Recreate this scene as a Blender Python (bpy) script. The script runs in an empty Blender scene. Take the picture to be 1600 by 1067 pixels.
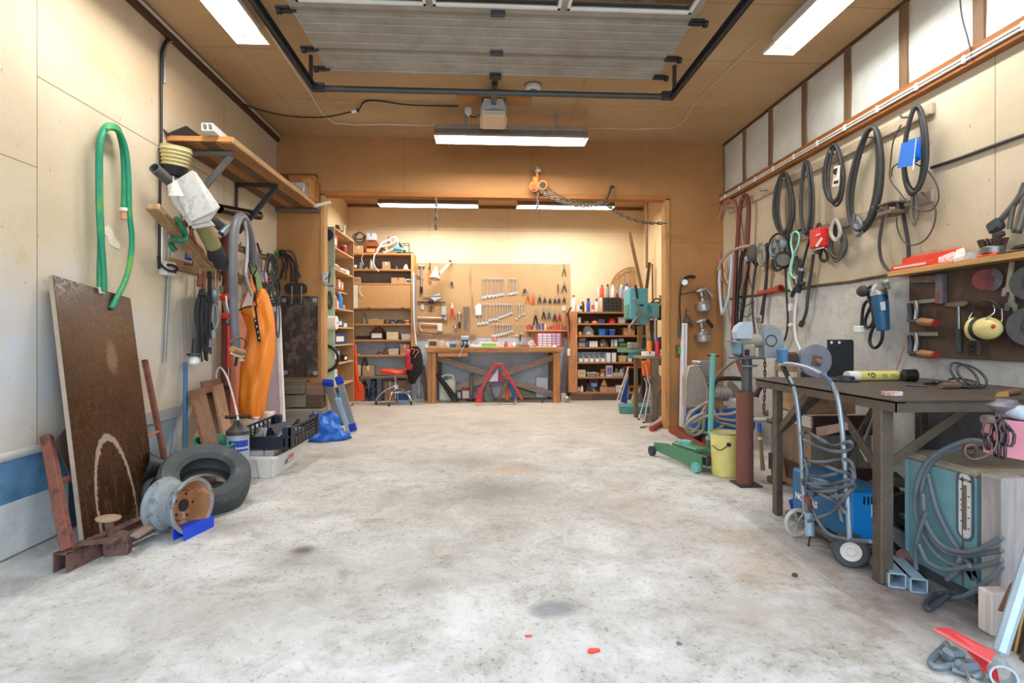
import bpy, math, random
from mathutils import Vector, Matrix
random.seed(7)
SC=bpy.context.scene; COL=SC.collection
V=Vector; PI=math.pi; sin=math.sin; cos=math.cos
F=840.; H=1.1; HY=523.; YAW=math.atan(45/F)
cs,sn=cos(YAW),sin(YAW)
XL,XR,YD,YB,ZC=-2.32,2.82,6.18,9.35,3.34
OX0,OX1,OZ=-1.795,2.14,2.69          # opening in the inner wall
def ray(px,py):
 x=(px-800)/F
 return V((sn+x*cs, cs-x*sn, (HY-py)/F))
EYE=V((0,0,H))
def PY(px,py,Y): r=ray(px,py); return EYE+r*(Y/r.y)
def PZ(px,py,z=0): r=ray(px,py); return EYE+r*((z-H)/r.z)
def PX(px,py,x): r=ray(px,py); return EYE+r*(x/r.x)
def RW(px,py,o=.03): return PX(px,py,XR-o)
def LW(px,py,o=.03): return PX(px,py,XL+o)
def BW(px,py,o=.03): return PY(px,py,YB-o)
def DW(px,py,o=.03): return PY(px,py,YD-o)
def path(fn,pts,o=.03): return [fn(p[0],p[1],p[2] if len(p)>2 else o) for p in pts]
def lin(c):
 c=c/255.
 return c/12.92 if c<=.04045 else ((c+.055)/1.055)**2.4
def C(r,g,b): return (lin(r),lin(g),lin(b),1)
_M={}
def N(nt,t,**k):
 n=nt.nodes.new(t)
 for a,v in k.items(): setattr(n,a,v)
 return n
def mix(nt,fac,a,b,blend='MIX'):
 n=N(nt,'ShaderNodeMix',data_type='RGBA',blend_type=blend)
 for i,x in ((0,fac),(6,a),(7,b)):
  if hasattr(x,'links') or hasattr(x,'is_linked'): nt.links.new(x,n.inputs[i])
  else: n.inputs[i].default_value=x
 return n.outputs[2]
def noise(nt,vec,scale,detail=4,rough=.6,dist=0):
 n=N(nt,'ShaderNodeTexNoise'); n.inputs['Scale'].default_value=scale; n.inputs['Detail'].default_value=detail
 n.inputs['Roughness'].default_value=rough; n.inputs['Distortion'].default_value=dist
 nt.links.new(vec,n.inputs['Vector']); return n.outputs['Fac']
def ramp(nt,x,a,b):
 n=N(nt,'ShaderNodeMapRange'); n.inputs[1].default_value=a; n.inputs[2].default_value=b; nt.links.new(x,n.inputs[0]); return n.outputs[0]
def math_(nt,op,a,b=0.,c=None):
 n=N(nt,'ShaderNodeMath',operation=op)
 for i,x in ((0,a),(1,b),(2,c)):
  if x is None: continue
  if hasattr(x,'is_linked'): nt.links.new(x,n.inputs[i])
  else: n.inputs[i].default_value=x
 return n.outputs[0]
def newmat(name):
 m=bpy.data.materials.new(name); m.use_nodes=True; nt=m.node_tree; b=nt.nodes['Principled BSDF']; return m,nt,b
def mt(col,rough=.6,metal=0.,var=.12,scale=9.,col2=None,cut=(.5,.62),wood=None,bump=0.,alpha=None,trans=0.):
 """procedural material: base colour with noise variation; col2 = wear / rust patches; wood = grain axis"""
 key=(col,rough,metal,var,scale,col2,cut,wood,bump,alpha,trans)
 if key in _M: return _M[key]
 m,nt,b=newmat('mat_%03d'%len(_M)); L=nt.links.new
 tc=N(nt,'ShaderNodeTexCoord').outputs['Object']
 c=C(*col); d=tuple(x*(1-var) for x in c[:3])+(1,); e=tuple(min(1,x*(1+var)) for x in c[:3])+(1,)
 if wood:
  mp=N(nt,'ShaderNodeMapping'); L(tc,mp.inputs[0])
  mp.inputs['Scale'].default_value=[ .12 if a==wood else 1. for a in 'xyz']
  n1=noise(nt,mp.outputs[0],scale*4,5,.65,.6); n2=noise(nt,mp.outputs[0],scale*16,3,.6)
  d=tuple(x*(1-var*2.2) for x in c[:3])+(1,)
  col_=mix(nt,ramp(nt,n1,.3,.7),d,e); col_=mix(nt,math_(nt,'MULTIPLY',ramp(nt,n2,.5,.75),.35),col_,d)
  hgt=n1
 else:
  n1=noise(nt,tc,scale,5,.65); col_=mix(nt,ramp(nt,n1,.3,.7),d,e); hgt=n1
 if col2:
  n3=noise(nt,tc,scale*.8+1.3,8,.72); col_=mix(nt,ramp(nt,n3,cut[0],cut[1]),col_,C(*col2)); hgt=n3
  if metal>.4:
   L(math_(nt,'SUBTRACT',metal,ramp(nt,n3,cut[0],cut[1])),b.inputs['Metallic'])
 L(col_,b.inputs['Base Color'])
 b.inputs['Roughness'].default_value=rough
 if not(col2 and metal>.4): b.inputs['Metallic'].default_value=metal
 if trans: b.inputs['Transmission Weight'].default_value=trans
 if alpha is not None: b.inputs['Alpha'].default_value=alpha
 if bump:
  bp=N(nt,'ShaderNodeBump'); bp.inputs['Strength'].default_value=bump; bp.inputs['Distance'].default_value=.004
  L(hgt,bp.inputs['Height']); L(bp.outputs[0],b.inputs['Normal'])
 _M[key]=m; return m
def wd(col,ax,var=.16,scale=5.,rough=.75): return mt(col,rough,0,var,scale,wood=ax,bump=.25)
STEEL=mt((150,152,155),.38,.85,.15,14); CHROME=mt((205,207,210),.2,.95,.05); DKSTEEL=mt((70,72,76),.5,.6,.2,12)
GALV=mt((150,158,164),.45,.55,.18,10); BLACK=mt((24,25,28),.5,0,.2); RUBBER=mt((38,40,43),.65,0,.25,12); RUBBERG=mt((66,68,70),.7,0,.2,12)
RUST=mt((105,62,48),.85,.1,.25,12,(70,48,42)); WHITE=mt((228,226,220),.5,0,.05); CARD=mt((176,140,98),.85,0,.1); RED=mt((205,52,36),.5,0,.1)
BLUE=mt((28,84,190),.5,0,.1); ORANGE=mt((238,110,30),.5,0,.1); GREEN=mt((40,120,60),.5,0,.12); PINE=wd((200,150,92),'z'); PINEX=wd((196,146,90),'x'); PINEY=wd((196,146,90),'y')
GREYW=wd((150,138,124),'z'); DKWOOD=wd((74,52,42),'z')
def basis(d,up=None):
 d=V(d).normalized(); up=V(up) if up else (V((0,0,1)) if abs(d.z)<.95 else V((0,1,0)))
 x=up.cross(d).normalized(); y=d.cross(x).normalized(); return x,y,d
def frame(p,d,up=None):
 x,y,z=basis(d,up); return Matrix(((x.x,y.x,z.x,p[0]),(x.y,y.y,z.y,p[1]),(x.z,y.z,z.z,p[2]),(0,0,0,1)))
def axes(p,u,v):
 u=V(u).normalized(); v=V(v); v=(v-u*v.dot(u)).normalized(); w=u.cross(v)
 return Matrix(((u.x,v.x,w.x,p[0]),(u.y,v.y,w.y,p[1]),(u.z,v.z,w.z,p[2]),(0,0,0,1)))
def at(x,y,z=0,rz=0,rx=0,ry=0):
 return Matrix.Translation((x,y,z))@Matrix.Rotation(rz,4,'Z')@Matrix.Rotation(ry,4,'Y')@Matrix.Rotation(rx,4,'X')
def spline(pts,k=5,cl=False):
 pts=[V(p) for p in pts]; n=len(pts)
 if n<3 or k<2: return pts
 out=[]
 for i in range(n if cl else n-1):
  if cl: a,b,c,d=pts[i-1],pts[i],pts[(i+1)%n],pts[(i+2)%n]
  else:
   b,c=pts[i],pts[i+1]; a=pts[i-1] if i else b*2-c; d=pts[i+2] if i+2<n else c*2-b
  for j in range(k):
   t=j/k; out.append(.5*((2*b)+(c-a)*t+(2*a-5*b+4*c-d)*t*t+(3*b-a-3*c+d)*t**3))
 if not cl: out.append(pts[-1])
 return out
class MB:
 def __init__(s,M=None): s.v=[];s.f=[];s.s=[];s.M=M
 def add(s,vs,fs,sm=False):
  b=len(s.v); s.v+=[(s.M@V(p)) if s.M else V(p) for p in vs]
  s.f+=[tuple(b+i for i in f) for f in fs]; s.s+=[sm]*len(fs); return s
 def bx(s,x0,y0,z0,x1,y1,z1,b=0.): return s.box(((x0+x1)/2,(y0+y1)/2,(z0+z1)/2),(abs(x1-x0),abs(y1-y0),abs(z1-z0)),b)
 def box(s,c,d,b=0.,R=None):
  hx,hy,hz=d[0]/2,d[1]/2,d[2]/2; b=min(b,hx*.9,hy*.9,hz*.9); T=Matrix.Translation(V(c))@(R.to_4x4() if R else Matrix())
  if b<=0:
   vs=[(i*hx,j*hy,k*hz) for i in(-1,1) for j in(-1,1) for k in(-1,1)]
   return s.add([T@V(p) for p in vs],[(0,1,3,2),(4,6,7,5),(0,4,5,1),(2,3,7,6),(0,2,6,4),(1,5,7,3)])
  vs=[];ix={}
  for i in(-1,1):
   for j in(-1,1):
    for k in(-1,1):
     for a in range(3):
      p=[i*(hx-b),j*(hy-b),k*(hz-b)]; p[a]=(i*hx,j*hy,k*hz)[a]; ix[i,j,k,a]=len(vs); vs.append(T@V(p))
  fs=[]
  for a in range(3):
   o=[x for x in range(3) if x!=a]
   for sg in(-1,1):
    q=[]
    for u,v in((-1,-1),(1,-1),(1,1),(-1,1)):
     t=[0,0,0]; t[a]=sg; t[o[0]]=u; t[o[1]]=v; q.append(ix[t[0],t[1],t[2],a])
    fs.append(tuple(q))
   for u in(-1,1):
    for v in(-1,1):
     t=[0,0,0]; t[o[0]]=u; t[o[1]]=v; t[a]=-1; A=tuple(t); t[a]=1; B=tuple(t)
     fs.append((ix[A+(o[0],)],ix[B+(o[0],)],ix[B+(o[1],)],ix[A+(o[1],)]))
  for i in(-1,1):
   for j in(-1,1):
    for k in(-1,1): fs.append(tuple(ix[i,j,k,a] for a in range(3)))
  return s.add(vs,fs)
 def bar(s,p,q,w,h,up=None,b=0.):
  p,q=V(p),V(q); x,y,z=basis(q-p,up); R=Matrix(((x.x,y.x,z.x),(x.y,y.y,z.y),(x.z,y.z,z.z)))
  return s.box((p+q)/2,(w,h,(q-p).length),b,R)
 def tube(s,pts,r,n=8,cl=False,k=5,cap=True):
  rs=None
  if isinstance(r,(list,tuple)): rs=[q.x for q in spline([(a,0,0) for a in r],k,cl)]
  P=spline(pts,k,cl); m=len(P)
  if m<2: return s
  T=[(P[(i+1)%m]-P[i-1]) if cl else (P[min(i+1,m-1)]-P[max(i-1,0)]) for i in range(m)]
  T=[t.normalized() if t.length>1e-9 else V((0,0,1)) for t in T]
  x,y,_=basis(T[0]); vs=[];fs=[]
  for i in range(m):
   t=T[i]; x=(x-t*x.dot(t)); x=x.normalized() if x.length>1e-6 else basis(t)[0]; y=t.cross(x)
   rr=rs[i] if rs else r
   vs+=[P[i]+(x*cos(a)+y*sin(a))*rr for a in [2*PI*j/n for j in range(n)]]
  for i in range(m if cl else m-1):
   a,b=i*n,((i+1)%m)*n
   fs+=[(a+j,a+(j+1)%n,b+(j+1)%n,b+j) for j in range(n)]
  s.add(vs,fs,True)
  if cap and not cl: s.add(vs[:n],[tuple(range(n))[::-1]]); s.add(vs[-n:],[tuple(range(n))])
  return s
 def lathe(s,prof,p=(0,0,0),d=(0,0,1),n=20,arc=None):
  Fm=frame(p,d); vs=[];fs=[]; full=arc is None; ang=[(2*PI if full else arc)*j/n for j in range(n if full else n+1)]; w=len(ang)
  rows=[]
  def row(r,z):
   b=len(vs); vs.extend(Fm@V((r*cos(a),r*sin(a),z)) for a in ang); return b
  prev=row(*prof[0])
  for i in range(1,len(prof)):
   cur=row(*prof[i]); fs+=[(prev+j,prev+(j+1)%w,cur+(j+1)%w,cur+j) for j in range(w if full else w-1)]
   if i+1<len(prof):
    a=V((prof[i][0]-prof[i-1][0],prof[i][1]-prof[i-1][1])); b=V((prof[i+1][0]-prof[i][0],prof[i+1][1]-prof[i][1]))
    prev=row(*prof[i]) if a.length>1e-9 and b.length>1e-9 and a.angle(b)>.6 else cur
  return s.add(vs,fs,True)
 def cyl(s,p,q,r,n=14,r2=None):
  p,q=V(p),V(q); h=(q-p).length; r2=r if r2 is None else r2
  return s.lathe([(1e-4,0),(r,0),(r2,h),(1e-4,h)],p,q-p,n)
 def pipe(s,p,q,r,t,n=16):
  p,q=V(p),V(q); h=(q-p).length
  return s.lathe([(r-t,0),(r,0),(r,h),(r-t,h),(r-t,0)],p,q-p,n)
 def ball(s,c,r,n=12,m=8,R=None):
  r=(r,r,r) if not isinstance(r,(tuple,list)) else r; vs=[];fs=[]
  for i in range(m+1):
   t=PI*i/m
   for j in range(n):
    a=2*PI*j/n; q=V((r[0]*sin(t)*cos(a),r[1]*sin(t)*sin(a),r[2]*cos(t))); vs.append(V(c)+((R@q) if R else q))
  for i in range(m): fs+=[(i*n+j,i*n+(j+1)%n,(i+1)*n+(j+1)%n,(i+1)*n+j) for j in range(n)]
  return s.add(vs,fs,True)
 def tor(s,c,R,r,d=(0,0,1),n=24,m=8):
  Fm=frame(c,d); return s.tube([Fm@V((R*cos(2*PI*i/n),R*sin(2*PI*i/n),0)) for i in range(n)],r,m,True,1)
 def arc(s,c,R,r,d,a0,a1,n=14,m=8,up=None):
  Fm=frame(c,d,up); return s.tube([Fm@V((R*cos(a0+(a1-a0)*i/n),R*sin(a0+(a1-a0)*i/n),0)) for i in range(n+1)],r,m,False,1)
 def prism(s,poly,h,M=None,hole=None):
  M=M or Matrix(); n=len(poly); b=[M@V((x,y,0)) for x,y in poly]; t=[M@V((x,y,h)) for x,y in poly]
  if hole:
   k=len(hole); assert k==n
   hb=[M@V((x,y,0)) for x,y in hole]; ht=[M@V((x,y,h)) for x,y in hole]
   fs=[]
   for i in range(n):
    j=(i+1)%n; fs+=[(i,j,n+j,n+i),(2*n+i,3*n+i,3*n+j,2*n+j),(i,n+i,3*n+i,2*n+i) if 0 else (n+i,n+j,3*n+j,3*n+i),(2*n+i,2*n+j,j,i)]
   fs=[]
   for i in range(n):
    j=(i+1)%n
    fs+=[(i,j,n+j,n+i),(2*n+j,2*n+i,3*n+i,3*n+j),(j,i,2*n+i,2*n+j),(n+i,n+j,3*n+j,3*n+i)]
   return s.add(b+t+hb+ht,fs)
  return s.add(b+t,[tuple(range(n))[::-1],tuple(range(n,2*n))]+[(i,(i+1)%n,n+(i+1)%n,n+i) for i in range(n)])
 def plate(s,pts,th,nrm=None):
  pts=[V(p) for p in pts]; n=len(pts)
  w=V(nrm).normalized()*th if nrm else (pts[1]-pts[0]).cross(pts[2]-pts[1]).normalized()*th
  return s.add(pts+[p+w for p in pts],[tuple(range(n))[::-1],tuple(range(n,2*n))]+[(i,(i+1)%n,n+(i+1)%n,n+i) for i in range(n)])
 def sheet(s,rows,sm=True,th=0,wrap=False):
  n=len(rows[0]); m=len(rows); vs=[V(p) for r in rows for p in r]
  fs=[(i*n+j,i*n+(j+1)%n,(i+1)*n+(j+1)%n,(i+1)*n+j) for i in range(m-1) for j in range(n if wrap else n-1)]
  if th:
   nr=[V((0,0,0)) for _ in vs]
   for f in fs:
    q=(vs[f[1]]-vs[f[0]]).cross(vs[f[2]]-vs[f[0]])
    for i in f: nr[i]+=q
   vs2=[v-(q.normalized() if q.length>1e-12 else V((0,0,1)))*th for v,q in zip(vs,nr)]; b=len(vs)
   f2=[tuple(b+i for i in f[::-1]) for f in fs]
   edge={}
   for f in fs:
    for a,c in zip(f,f[1:]+f[:1]): edge[(a,c)]=1
   f3=[(a,a+b,c+b,c) for (a,c) in edge if (c,a) not in edge]
   return s.add(vs+vs2,fs+f2+f3,sm)
  return s.add(vs,fs,sm)
 def chain(s,pts,L=.04,r=.005,w=None,k=6):
  P=spline(pts,k); w=w or L*.33; d=[0]
  for a,b in zip(P,P[1:]): d.append(d[-1]+(b-a).length)
  n=max(1,int(d[-1]/(L*.74))); q=[]
  for i in range(n+1):
   t=d[-1]*i/n; j=0
   while j<len(d)-2 and d[j+1]<t: j+=1
   q.append(P[j].lerp(P[j+1],(t-d[j])/max(1e-9,d[j+1]-d[j])))
  for i in range(n):
   c=(q[i]+q[i+1])/2; z=(q[i+1]-q[i]); x,y,z=basis(z,(.3,.9,.2)); u=x if i%2 else y
   h=L/2-w/2; pt=[c+z*h+u*(w/2)*cos(a)+z*(w/2)*sin(a) for a in (0,PI/3,2*PI/3,PI)]+[c-z*h+u*(w/2)*cos(a)+z*(w/2)*sin(a) for a in (PI,4*PI/3,5*PI/3,2*PI)]
   s.tube(pt,r,5,True,1)
  return s
 def text(s,txt,M,size,ext=.0006,bold=0.):
  cu=bpy.data.curves.new('t','FONT'); cu.body=txt; cu.size=size; cu.extrude=ext; cu.align_x='CENTER'; cu.align_y='CENTER'; cu.resolution_u=2; cu.offset=bold*size
  o=bpy.data.objects.new('t',cu); me=bpy.data.meshes.new_from_object(o)
  s.add([M@v.co for v in me.vertices],[tuple(p.vertices) for p in me.polygons])
  bpy.data.objects.remove(o); bpy.data.curves.remove(cu); bpy.data.meshes.remove(me); return s
def mesh(name,mb,mat,org=V((0,0,0))):
 me=bpy.data.meshes.new(name); me.from_pydata([v-org for v in mb.v],[],mb.f); me.polygons.foreach_set('use_smooth',mb.s)
 me.materials.append(mat); o=bpy.data.objects.new(name,me); COL.objects.link(o); return o
def bounds(mbs):
 vs=[v for m in mbs for v in m.v]; return V([min(v[i] for v in vs) for i in range(3)]),V([max(v[i] for v in vs) for i in range(3)])
def T(name,label,cat,parts,group=None,kind=None):
 """one thing. parts: a (mb, mat) pair for a thing that is one mesh, or a list of (part name, mb, mat[, sub-parts or label])."""
 solo=isinstance(parts,tuple); allm=[]
 def gather(ps):
  for p in ps:
   allm.append(p[1])
   for e in p[3:]:
    if isinstance(e,list): gather(e)
 if solo: allm=[parts[0]]
 else: gather(parts)
 lo,hi=bounds(allm); org=V(((lo.x+hi.x)/2,(lo.y+hi.y)/2,lo.z))
 if solo: r=mesh(name,parts[0],parts[1],org)
 else: r=bpy.data.objects.new(name,None); COL.objects.link(r); r.empty_display_size=.05
 r.location=org; r['label']=label; r['category']=cat
 if group: r['group']=group
 if kind: r['kind']=kind
 def build(ps,par,porg):
  for p in ps:
   if p[1] is None: continue
   l2,h2=bounds([p[1]]); o2=V(((l2.x+h2.x)/2,(l2.y+h2.y)/2,(l2.z+h2.z)/2))
   o=mesh(p[0],p[1],p[2],o2); o.parent=par; o.location=o2-porg
   for e in p[3:]:
    if isinstance(e,list): build(e,o,o2)
    elif isinstance(e,str): o['label']=e
 if not solo: build(parts,r,org)
 return r
def S(name,mb,mat):
 o=mesh(name,mb,mat); o['kind']='structure'; return o
ORD=['first','second','third','fourth','fifth','sixth','seventh','eighth','ninth','tenth','eleventh','twelfth','thirteenth','fourteenth','fifteenth','sixteenth']
def nth(i,n,side='left'):
 if i==0: return side+'most'
 if i==n-1: return ('rightmost' if side=='left' else 'leftmost')
 return ORD[i]+' from '+side
def geo(nt): return N(nt,'ShaderNodeNewGeometry').outputs['Position']
def xyz(nt,v):
 s=N(nt,'ShaderNodeSeparateXYZ'); nt.links.new(v,s.inputs[0]); return s.outputs
def line(nt,x,p,hw): return math_(nt,'LESS_THAN',math_(nt,'ABSOLUTE',math_(nt,'SUBTRACT',x,p)),hw)
def blob(nt,P,cx,cy,rx,ry,soft=.5,nz=None,amt=.5):
 """soft elliptical mask on a surface, edge broken by noise"""
 a=math_(nt,'DIVIDE',math_(nt,'SUBTRACT',P[0],cx),rx); b=math_(nt,'DIVIDE',math_(nt,'SUBTRACT',P[1],cy),ry)
 d=math_(nt,'SQRT',math_(nt,'ADD',math_(nt,'MULTIPLY',a,a),math_(nt,'MULTIPLY',b,b)))
 if nz is not None: d=math_(nt,'ADD',d,math_(nt,'MULTIPLY',math_(nt,'SUBTRACT',nz,.5),amt*2.5))
 return ramp(nt,d,1.,1.-soft)
def board(col,col2,seams=(),stain=.25,dark=(60,40,24),fleck=.12,tint_patches=(),sax=(1,2)):
 m,nt,b=newmat('board'); L=nt.links.new; P=geo(nt); X=xyz(nt,P)
 n1=noise(nt,P,1.1,4,.6); n2=noise(nt,P,60,2,.7); n3=noise(nt,P,3.3,6,.7)
 c=mix(nt,ramp(nt,n1,.35,.7),C(*col),C(*col2)); c=mix(nt,math_(nt,'MULTIPLY',ramp(nt,n2,.55,.75),fleck),c,C(*dark))
 c=mix(nt,math_(nt,'MULTIPLY',ramp(nt,n3,.58,.8),stain),c,C(*dark))
 n4=noise(nt,P,24,3,.5); c=mix(nt,math_(nt,'MULTIPLY',ramp(nt,n4,.70,.74),.35),c,C(*dark))
 for (cx,cy,rx,ry,cc,am) in tint_patches:
  mk=blob(nt,(X[sax[0]],X[sax[1]]),cx,cy,rx,ry,.8,n3,.5); c=mix(nt,math_(nt,'MULTIPLY',mk,am),c,C(*cc))
 for ax,p,hw,lo,hi in seams:
  k=line(nt,X['xyz'.index(ax)],p,hw); o='xyz'.index(lo[0])
  k=math_(nt,'MULTIPLY',k,math_(nt,'MULTIPLY',math_(nt,'GREATER_THAN',X[o],lo[1]),math_(nt,'LESS_THAN',X[o],hi)))
  c=mix(nt,math_(nt,'MULTIPLY',k,.6),c,C(*dark))
 L(c,b.inputs['Base Color']); b.inputs['Roughness'].default_value=.8
 bp=N(nt,'ShaderNodeBump'); bp.inputs['Strength'].default_value=.12; bp.inputs['Distance'].default_value=.004; L(n3,bp.inputs['Height']); L(bp.outputs[0],b.inputs['Normal'])
 return m
def concrete(col,col2,dark,sc=1.,bump=.35):
 m,nt,b=newmat('concrete'); L=nt.links.new; P=geo(nt)
 n1=noise(nt,P,1.3*sc,6,.65); n2=noise(nt,P,14*sc,6,.7); n3=noise(nt,P,70*sc,2,.6); n4=noise(nt,P,3.1*sc,8,.75)
 c=mix(nt,ramp(nt,n1,.35,.65),C(*col),C(*col2)); c=mix(nt,math_(nt,'MULTIPLY',ramp(nt,n2,.5,.72),.45),c,C(*dark))
 c=mix(nt,math_(nt,'MULTIPLY',ramp(nt,n4,.55,.7),.4),c,C(*dark)); c=mix(nt,math_(nt,'MULTIPLY',ramp(nt,n3,.68,.74),.5),c,C(*dark))
 L(c,b.inputs['Base Color']); b.inputs['Roughness'].default_value=.85
 bp=N(nt,'ShaderNodeBump'); bp.inputs['Strength'].default_value=bump; bp.inputs['Distance'].default_value=.006; L(n2,bp.inputs['Height']); L(bp.outputs[0],b.inputs['Normal'])
 return m
def floor_mat():
 m,nt,b=newmat('floor_concrete'); L=nt.links.new; P=geo(nt); X=xyz(nt,P)
 n1=noise(nt,P,.9,6,.65); n2=noise(nt,P,7,8,.72); n3=noise(nt,P,42,3,.65); n4=noise(nt,P,2.6,8,.75,.4); n5=noise(nt,P,150,2,.5)
 c=mix(nt,ramp(nt,n1,.32,.68),C(182,180,174),C(212,212,210))
 c=mix(nt,math_(nt,'MULTIPLY',ramp(nt,n4,.5,.68),.6),c,C(146,139,128))
 c=mix(nt,math_(nt,'MULTIPLY',ramp(nt,n2,.52,.68),.6),c,C(132,126,116))
 c=mix(nt,math_(nt,'MULTIPLY',ramp(nt,n4,.46,.3),.75),c,C(232,231,227))
 c=mix(nt,math_(nt,'MULTIPLY',ramp(nt,n3,.58,.66),.7),c,C(100,94,86))
 c=mix(nt,math_(nt,'MULTIPLY',ramp(nt,n5,.58,.68),.45),c,C(120,114,104))
 ap=ramp(nt,math_(nt,'ADD',X[1],math_(nt,'MULTIPLY',n1,1.8)),4.4,2.7); c=mix(nt,math_(nt,'MULTIPLY',math_(nt,'MULTIPLY',ap,ramp(nt,n4,.62,.36)),.75),c,C(232,234,238))  # cool daylight near the open front, put into the floor colour
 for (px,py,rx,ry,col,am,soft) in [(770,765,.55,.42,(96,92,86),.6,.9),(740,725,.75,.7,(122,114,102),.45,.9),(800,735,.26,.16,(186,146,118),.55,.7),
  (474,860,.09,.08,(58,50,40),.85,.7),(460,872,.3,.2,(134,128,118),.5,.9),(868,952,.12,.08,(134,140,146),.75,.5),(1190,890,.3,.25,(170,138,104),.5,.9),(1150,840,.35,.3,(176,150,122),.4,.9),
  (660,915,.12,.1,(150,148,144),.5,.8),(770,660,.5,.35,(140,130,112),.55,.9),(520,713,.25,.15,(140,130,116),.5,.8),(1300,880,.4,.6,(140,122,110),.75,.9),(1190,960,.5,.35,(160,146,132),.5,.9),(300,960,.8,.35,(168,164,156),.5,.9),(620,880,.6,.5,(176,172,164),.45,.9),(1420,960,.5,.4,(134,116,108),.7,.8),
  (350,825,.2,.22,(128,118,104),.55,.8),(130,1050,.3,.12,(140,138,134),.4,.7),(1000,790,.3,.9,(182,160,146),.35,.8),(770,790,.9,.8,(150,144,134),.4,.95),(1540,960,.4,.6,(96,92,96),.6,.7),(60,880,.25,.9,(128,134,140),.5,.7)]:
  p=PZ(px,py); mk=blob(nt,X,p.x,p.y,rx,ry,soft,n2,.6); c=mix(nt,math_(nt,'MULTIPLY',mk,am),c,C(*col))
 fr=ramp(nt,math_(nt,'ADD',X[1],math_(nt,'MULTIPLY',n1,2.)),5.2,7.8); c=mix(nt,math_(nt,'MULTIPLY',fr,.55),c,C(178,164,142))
 L(c,b.inputs['Base Color']); b.inputs['Roughness'].default_value=.78
 bp=N(nt,'ShaderNodeBump'); bp.inputs['Strength'].default_value=.5; bp.inputs['Distance'].default_value=.006; L(n2,bp.inputs['Height']); L(bp.outputs[0],b.inputs['Normal'])
 return m
Y0=-.3
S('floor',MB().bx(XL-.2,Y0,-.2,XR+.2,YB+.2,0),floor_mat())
S('ground_outside',MB().bx(-14,-14,-.25,14,Y0,-.012),concrete((196,194,190),(178,176,172),(120,118,114)))
S('ceiling',MB().bx(XL-.2,Y0,ZC,XR+.2,YB+.2,ZC+.15),board((190,158,118),(172,138,98),[('y',PZ(500,155,ZC).y,.003,('x',-9),9),('y',3.55,.003,('x',-9),9),('y',PZ(1100,95,ZC).y,.003,('x',-9),9),('x',-1.9,.002,('y',0),9),('x',.9,.002,('y',4.3),7)],.22,fleck=.08,tint_patches=[(-1.3,5.6,.5,.25,(206,180,140),.5),(-1.9,5.4,.3,.3,(206,180,140),.4),(1.9,4.2,.4,.3,(206,180,140),.4)],sax=(0,1)))
CHIP=((214,199,173),(198,180,150))
zs=LW(58,110,0).z; ys=LW(58,200,0).y
lw=MB(); ze=.49; y1=LW(280,650,0).y
lw.bx(XL-.2,Y0,0,XL-.02,YB+.2,ZC); lw.bx(XL-.02,Y0,ze,XL,y1,ZC); lw.bx(XL-.02,y1,0,XL,YB,ZC)
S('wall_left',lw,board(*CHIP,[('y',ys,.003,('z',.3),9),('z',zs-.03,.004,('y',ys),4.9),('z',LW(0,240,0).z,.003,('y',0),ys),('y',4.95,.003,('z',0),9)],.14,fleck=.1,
  tint_patches=[(2.2,1.0,1.4,.75,(196,206,220),.85),(3.3,.95,.6,.5,(184,198,214),.75),(4.3,.9,.9,.6,(206,206,204),.55),(LW(130,640,0).y,LW(130,640,0).z,.2,.22,(110,96,84),.5),(LW(95,600,0).y,LW(95,600,0).z,.06,.3,(150,140,130),.5),(1.6,1.9,.8,.5,(216,214,208),.5),(4.2,2.9,1.4,.35,(190,150,104),.5)]))  # low bluish patches put cool daylight from the open front into the wall colour
zb=LW(0,792,0).z
S('trim_1',MB().bx(XL-.02,Y0,zb,XL-.008,LW(222,700,0).y,ze+.02),mt((88,134,172),.7,0,.2,5,(66,104,136),(.5,.7)))
S('trim_9',MB().bx(XL-.02,LW(222,700,0).y+.002,0.005,XL-.007,y1,ze+.02),mt((168,186,200),.7,0,.15,5))
S('baseboard_left',MB().bx(XL-.02,Y0,0.01,XL-.004,2.55,zb).bx(XL-.02,2.556,.01,XL-.004,LW(108,800,0).y,zb),concrete((214,218,220),(196,202,206),(140,146,150)))
S('trim_2',MB().bx(XL-.02,LW(108,800,0).y,.01,XL-.006,LW(222,700,0).y,zb),mt((48,78,98),.7,0,.2,6))
lip=MB(); n=14
rows=[]
for i in range(n+1):
 y=Y0+(y1-Y0)*i/n; w=.004+.002*sin(i*2.3)
 rows.append([(XL-.001,y,ze+.05),(XL+w*.5,y,ze+.02),(XL+w,y,ze-.006)])
lip.sheet(rows,th=.004); S('trim_3',lip,mt((196,196,192),.7,0,.1,6))
S('trim_4',MB().bx(XL-.01,LW(205,640,0).y,ze-.01,XL+.016,y1,ze+.07),mt((170,172,170),.7,0,.15,6))
tc=MB().bx(XL,Y0,ZC-.07,XL+.035,YD,ZC-.001); S('trim_5',tc,wd((92,56,30),'y'))
zr=1.51; zt=2.64
S('wall_right',MB().bx(XR+.02,Y0,0,XR+.2,YB+.2,ZC).bx(XR,Y0,zr,XR+.02,YB,zt),board(*CHIP,[('y',RW(1555,200,0).y,.003,('z',.3),9),('y',RW(1228,350,0).y,.002,('z',.3),9),('z',RW(1500,247,0).z,.003,('y',0),RW(1457,200,0).y)],.16,fleck=.1,
  tint_patches=[(4.6,1.75,.7,.3,(176,150,120),.5),(5.4,1.7,.6,.3,(170,140,104),.5),(3.9,1.62,.3,.2,(190,176,156),.5)]))
S('wall_right_base',MB().bx(XR+.001,Y0,0,XR+.02,YD,zr),concrete((204,202,194),(176,176,174),(120,120,120),1.,.6))
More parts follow.
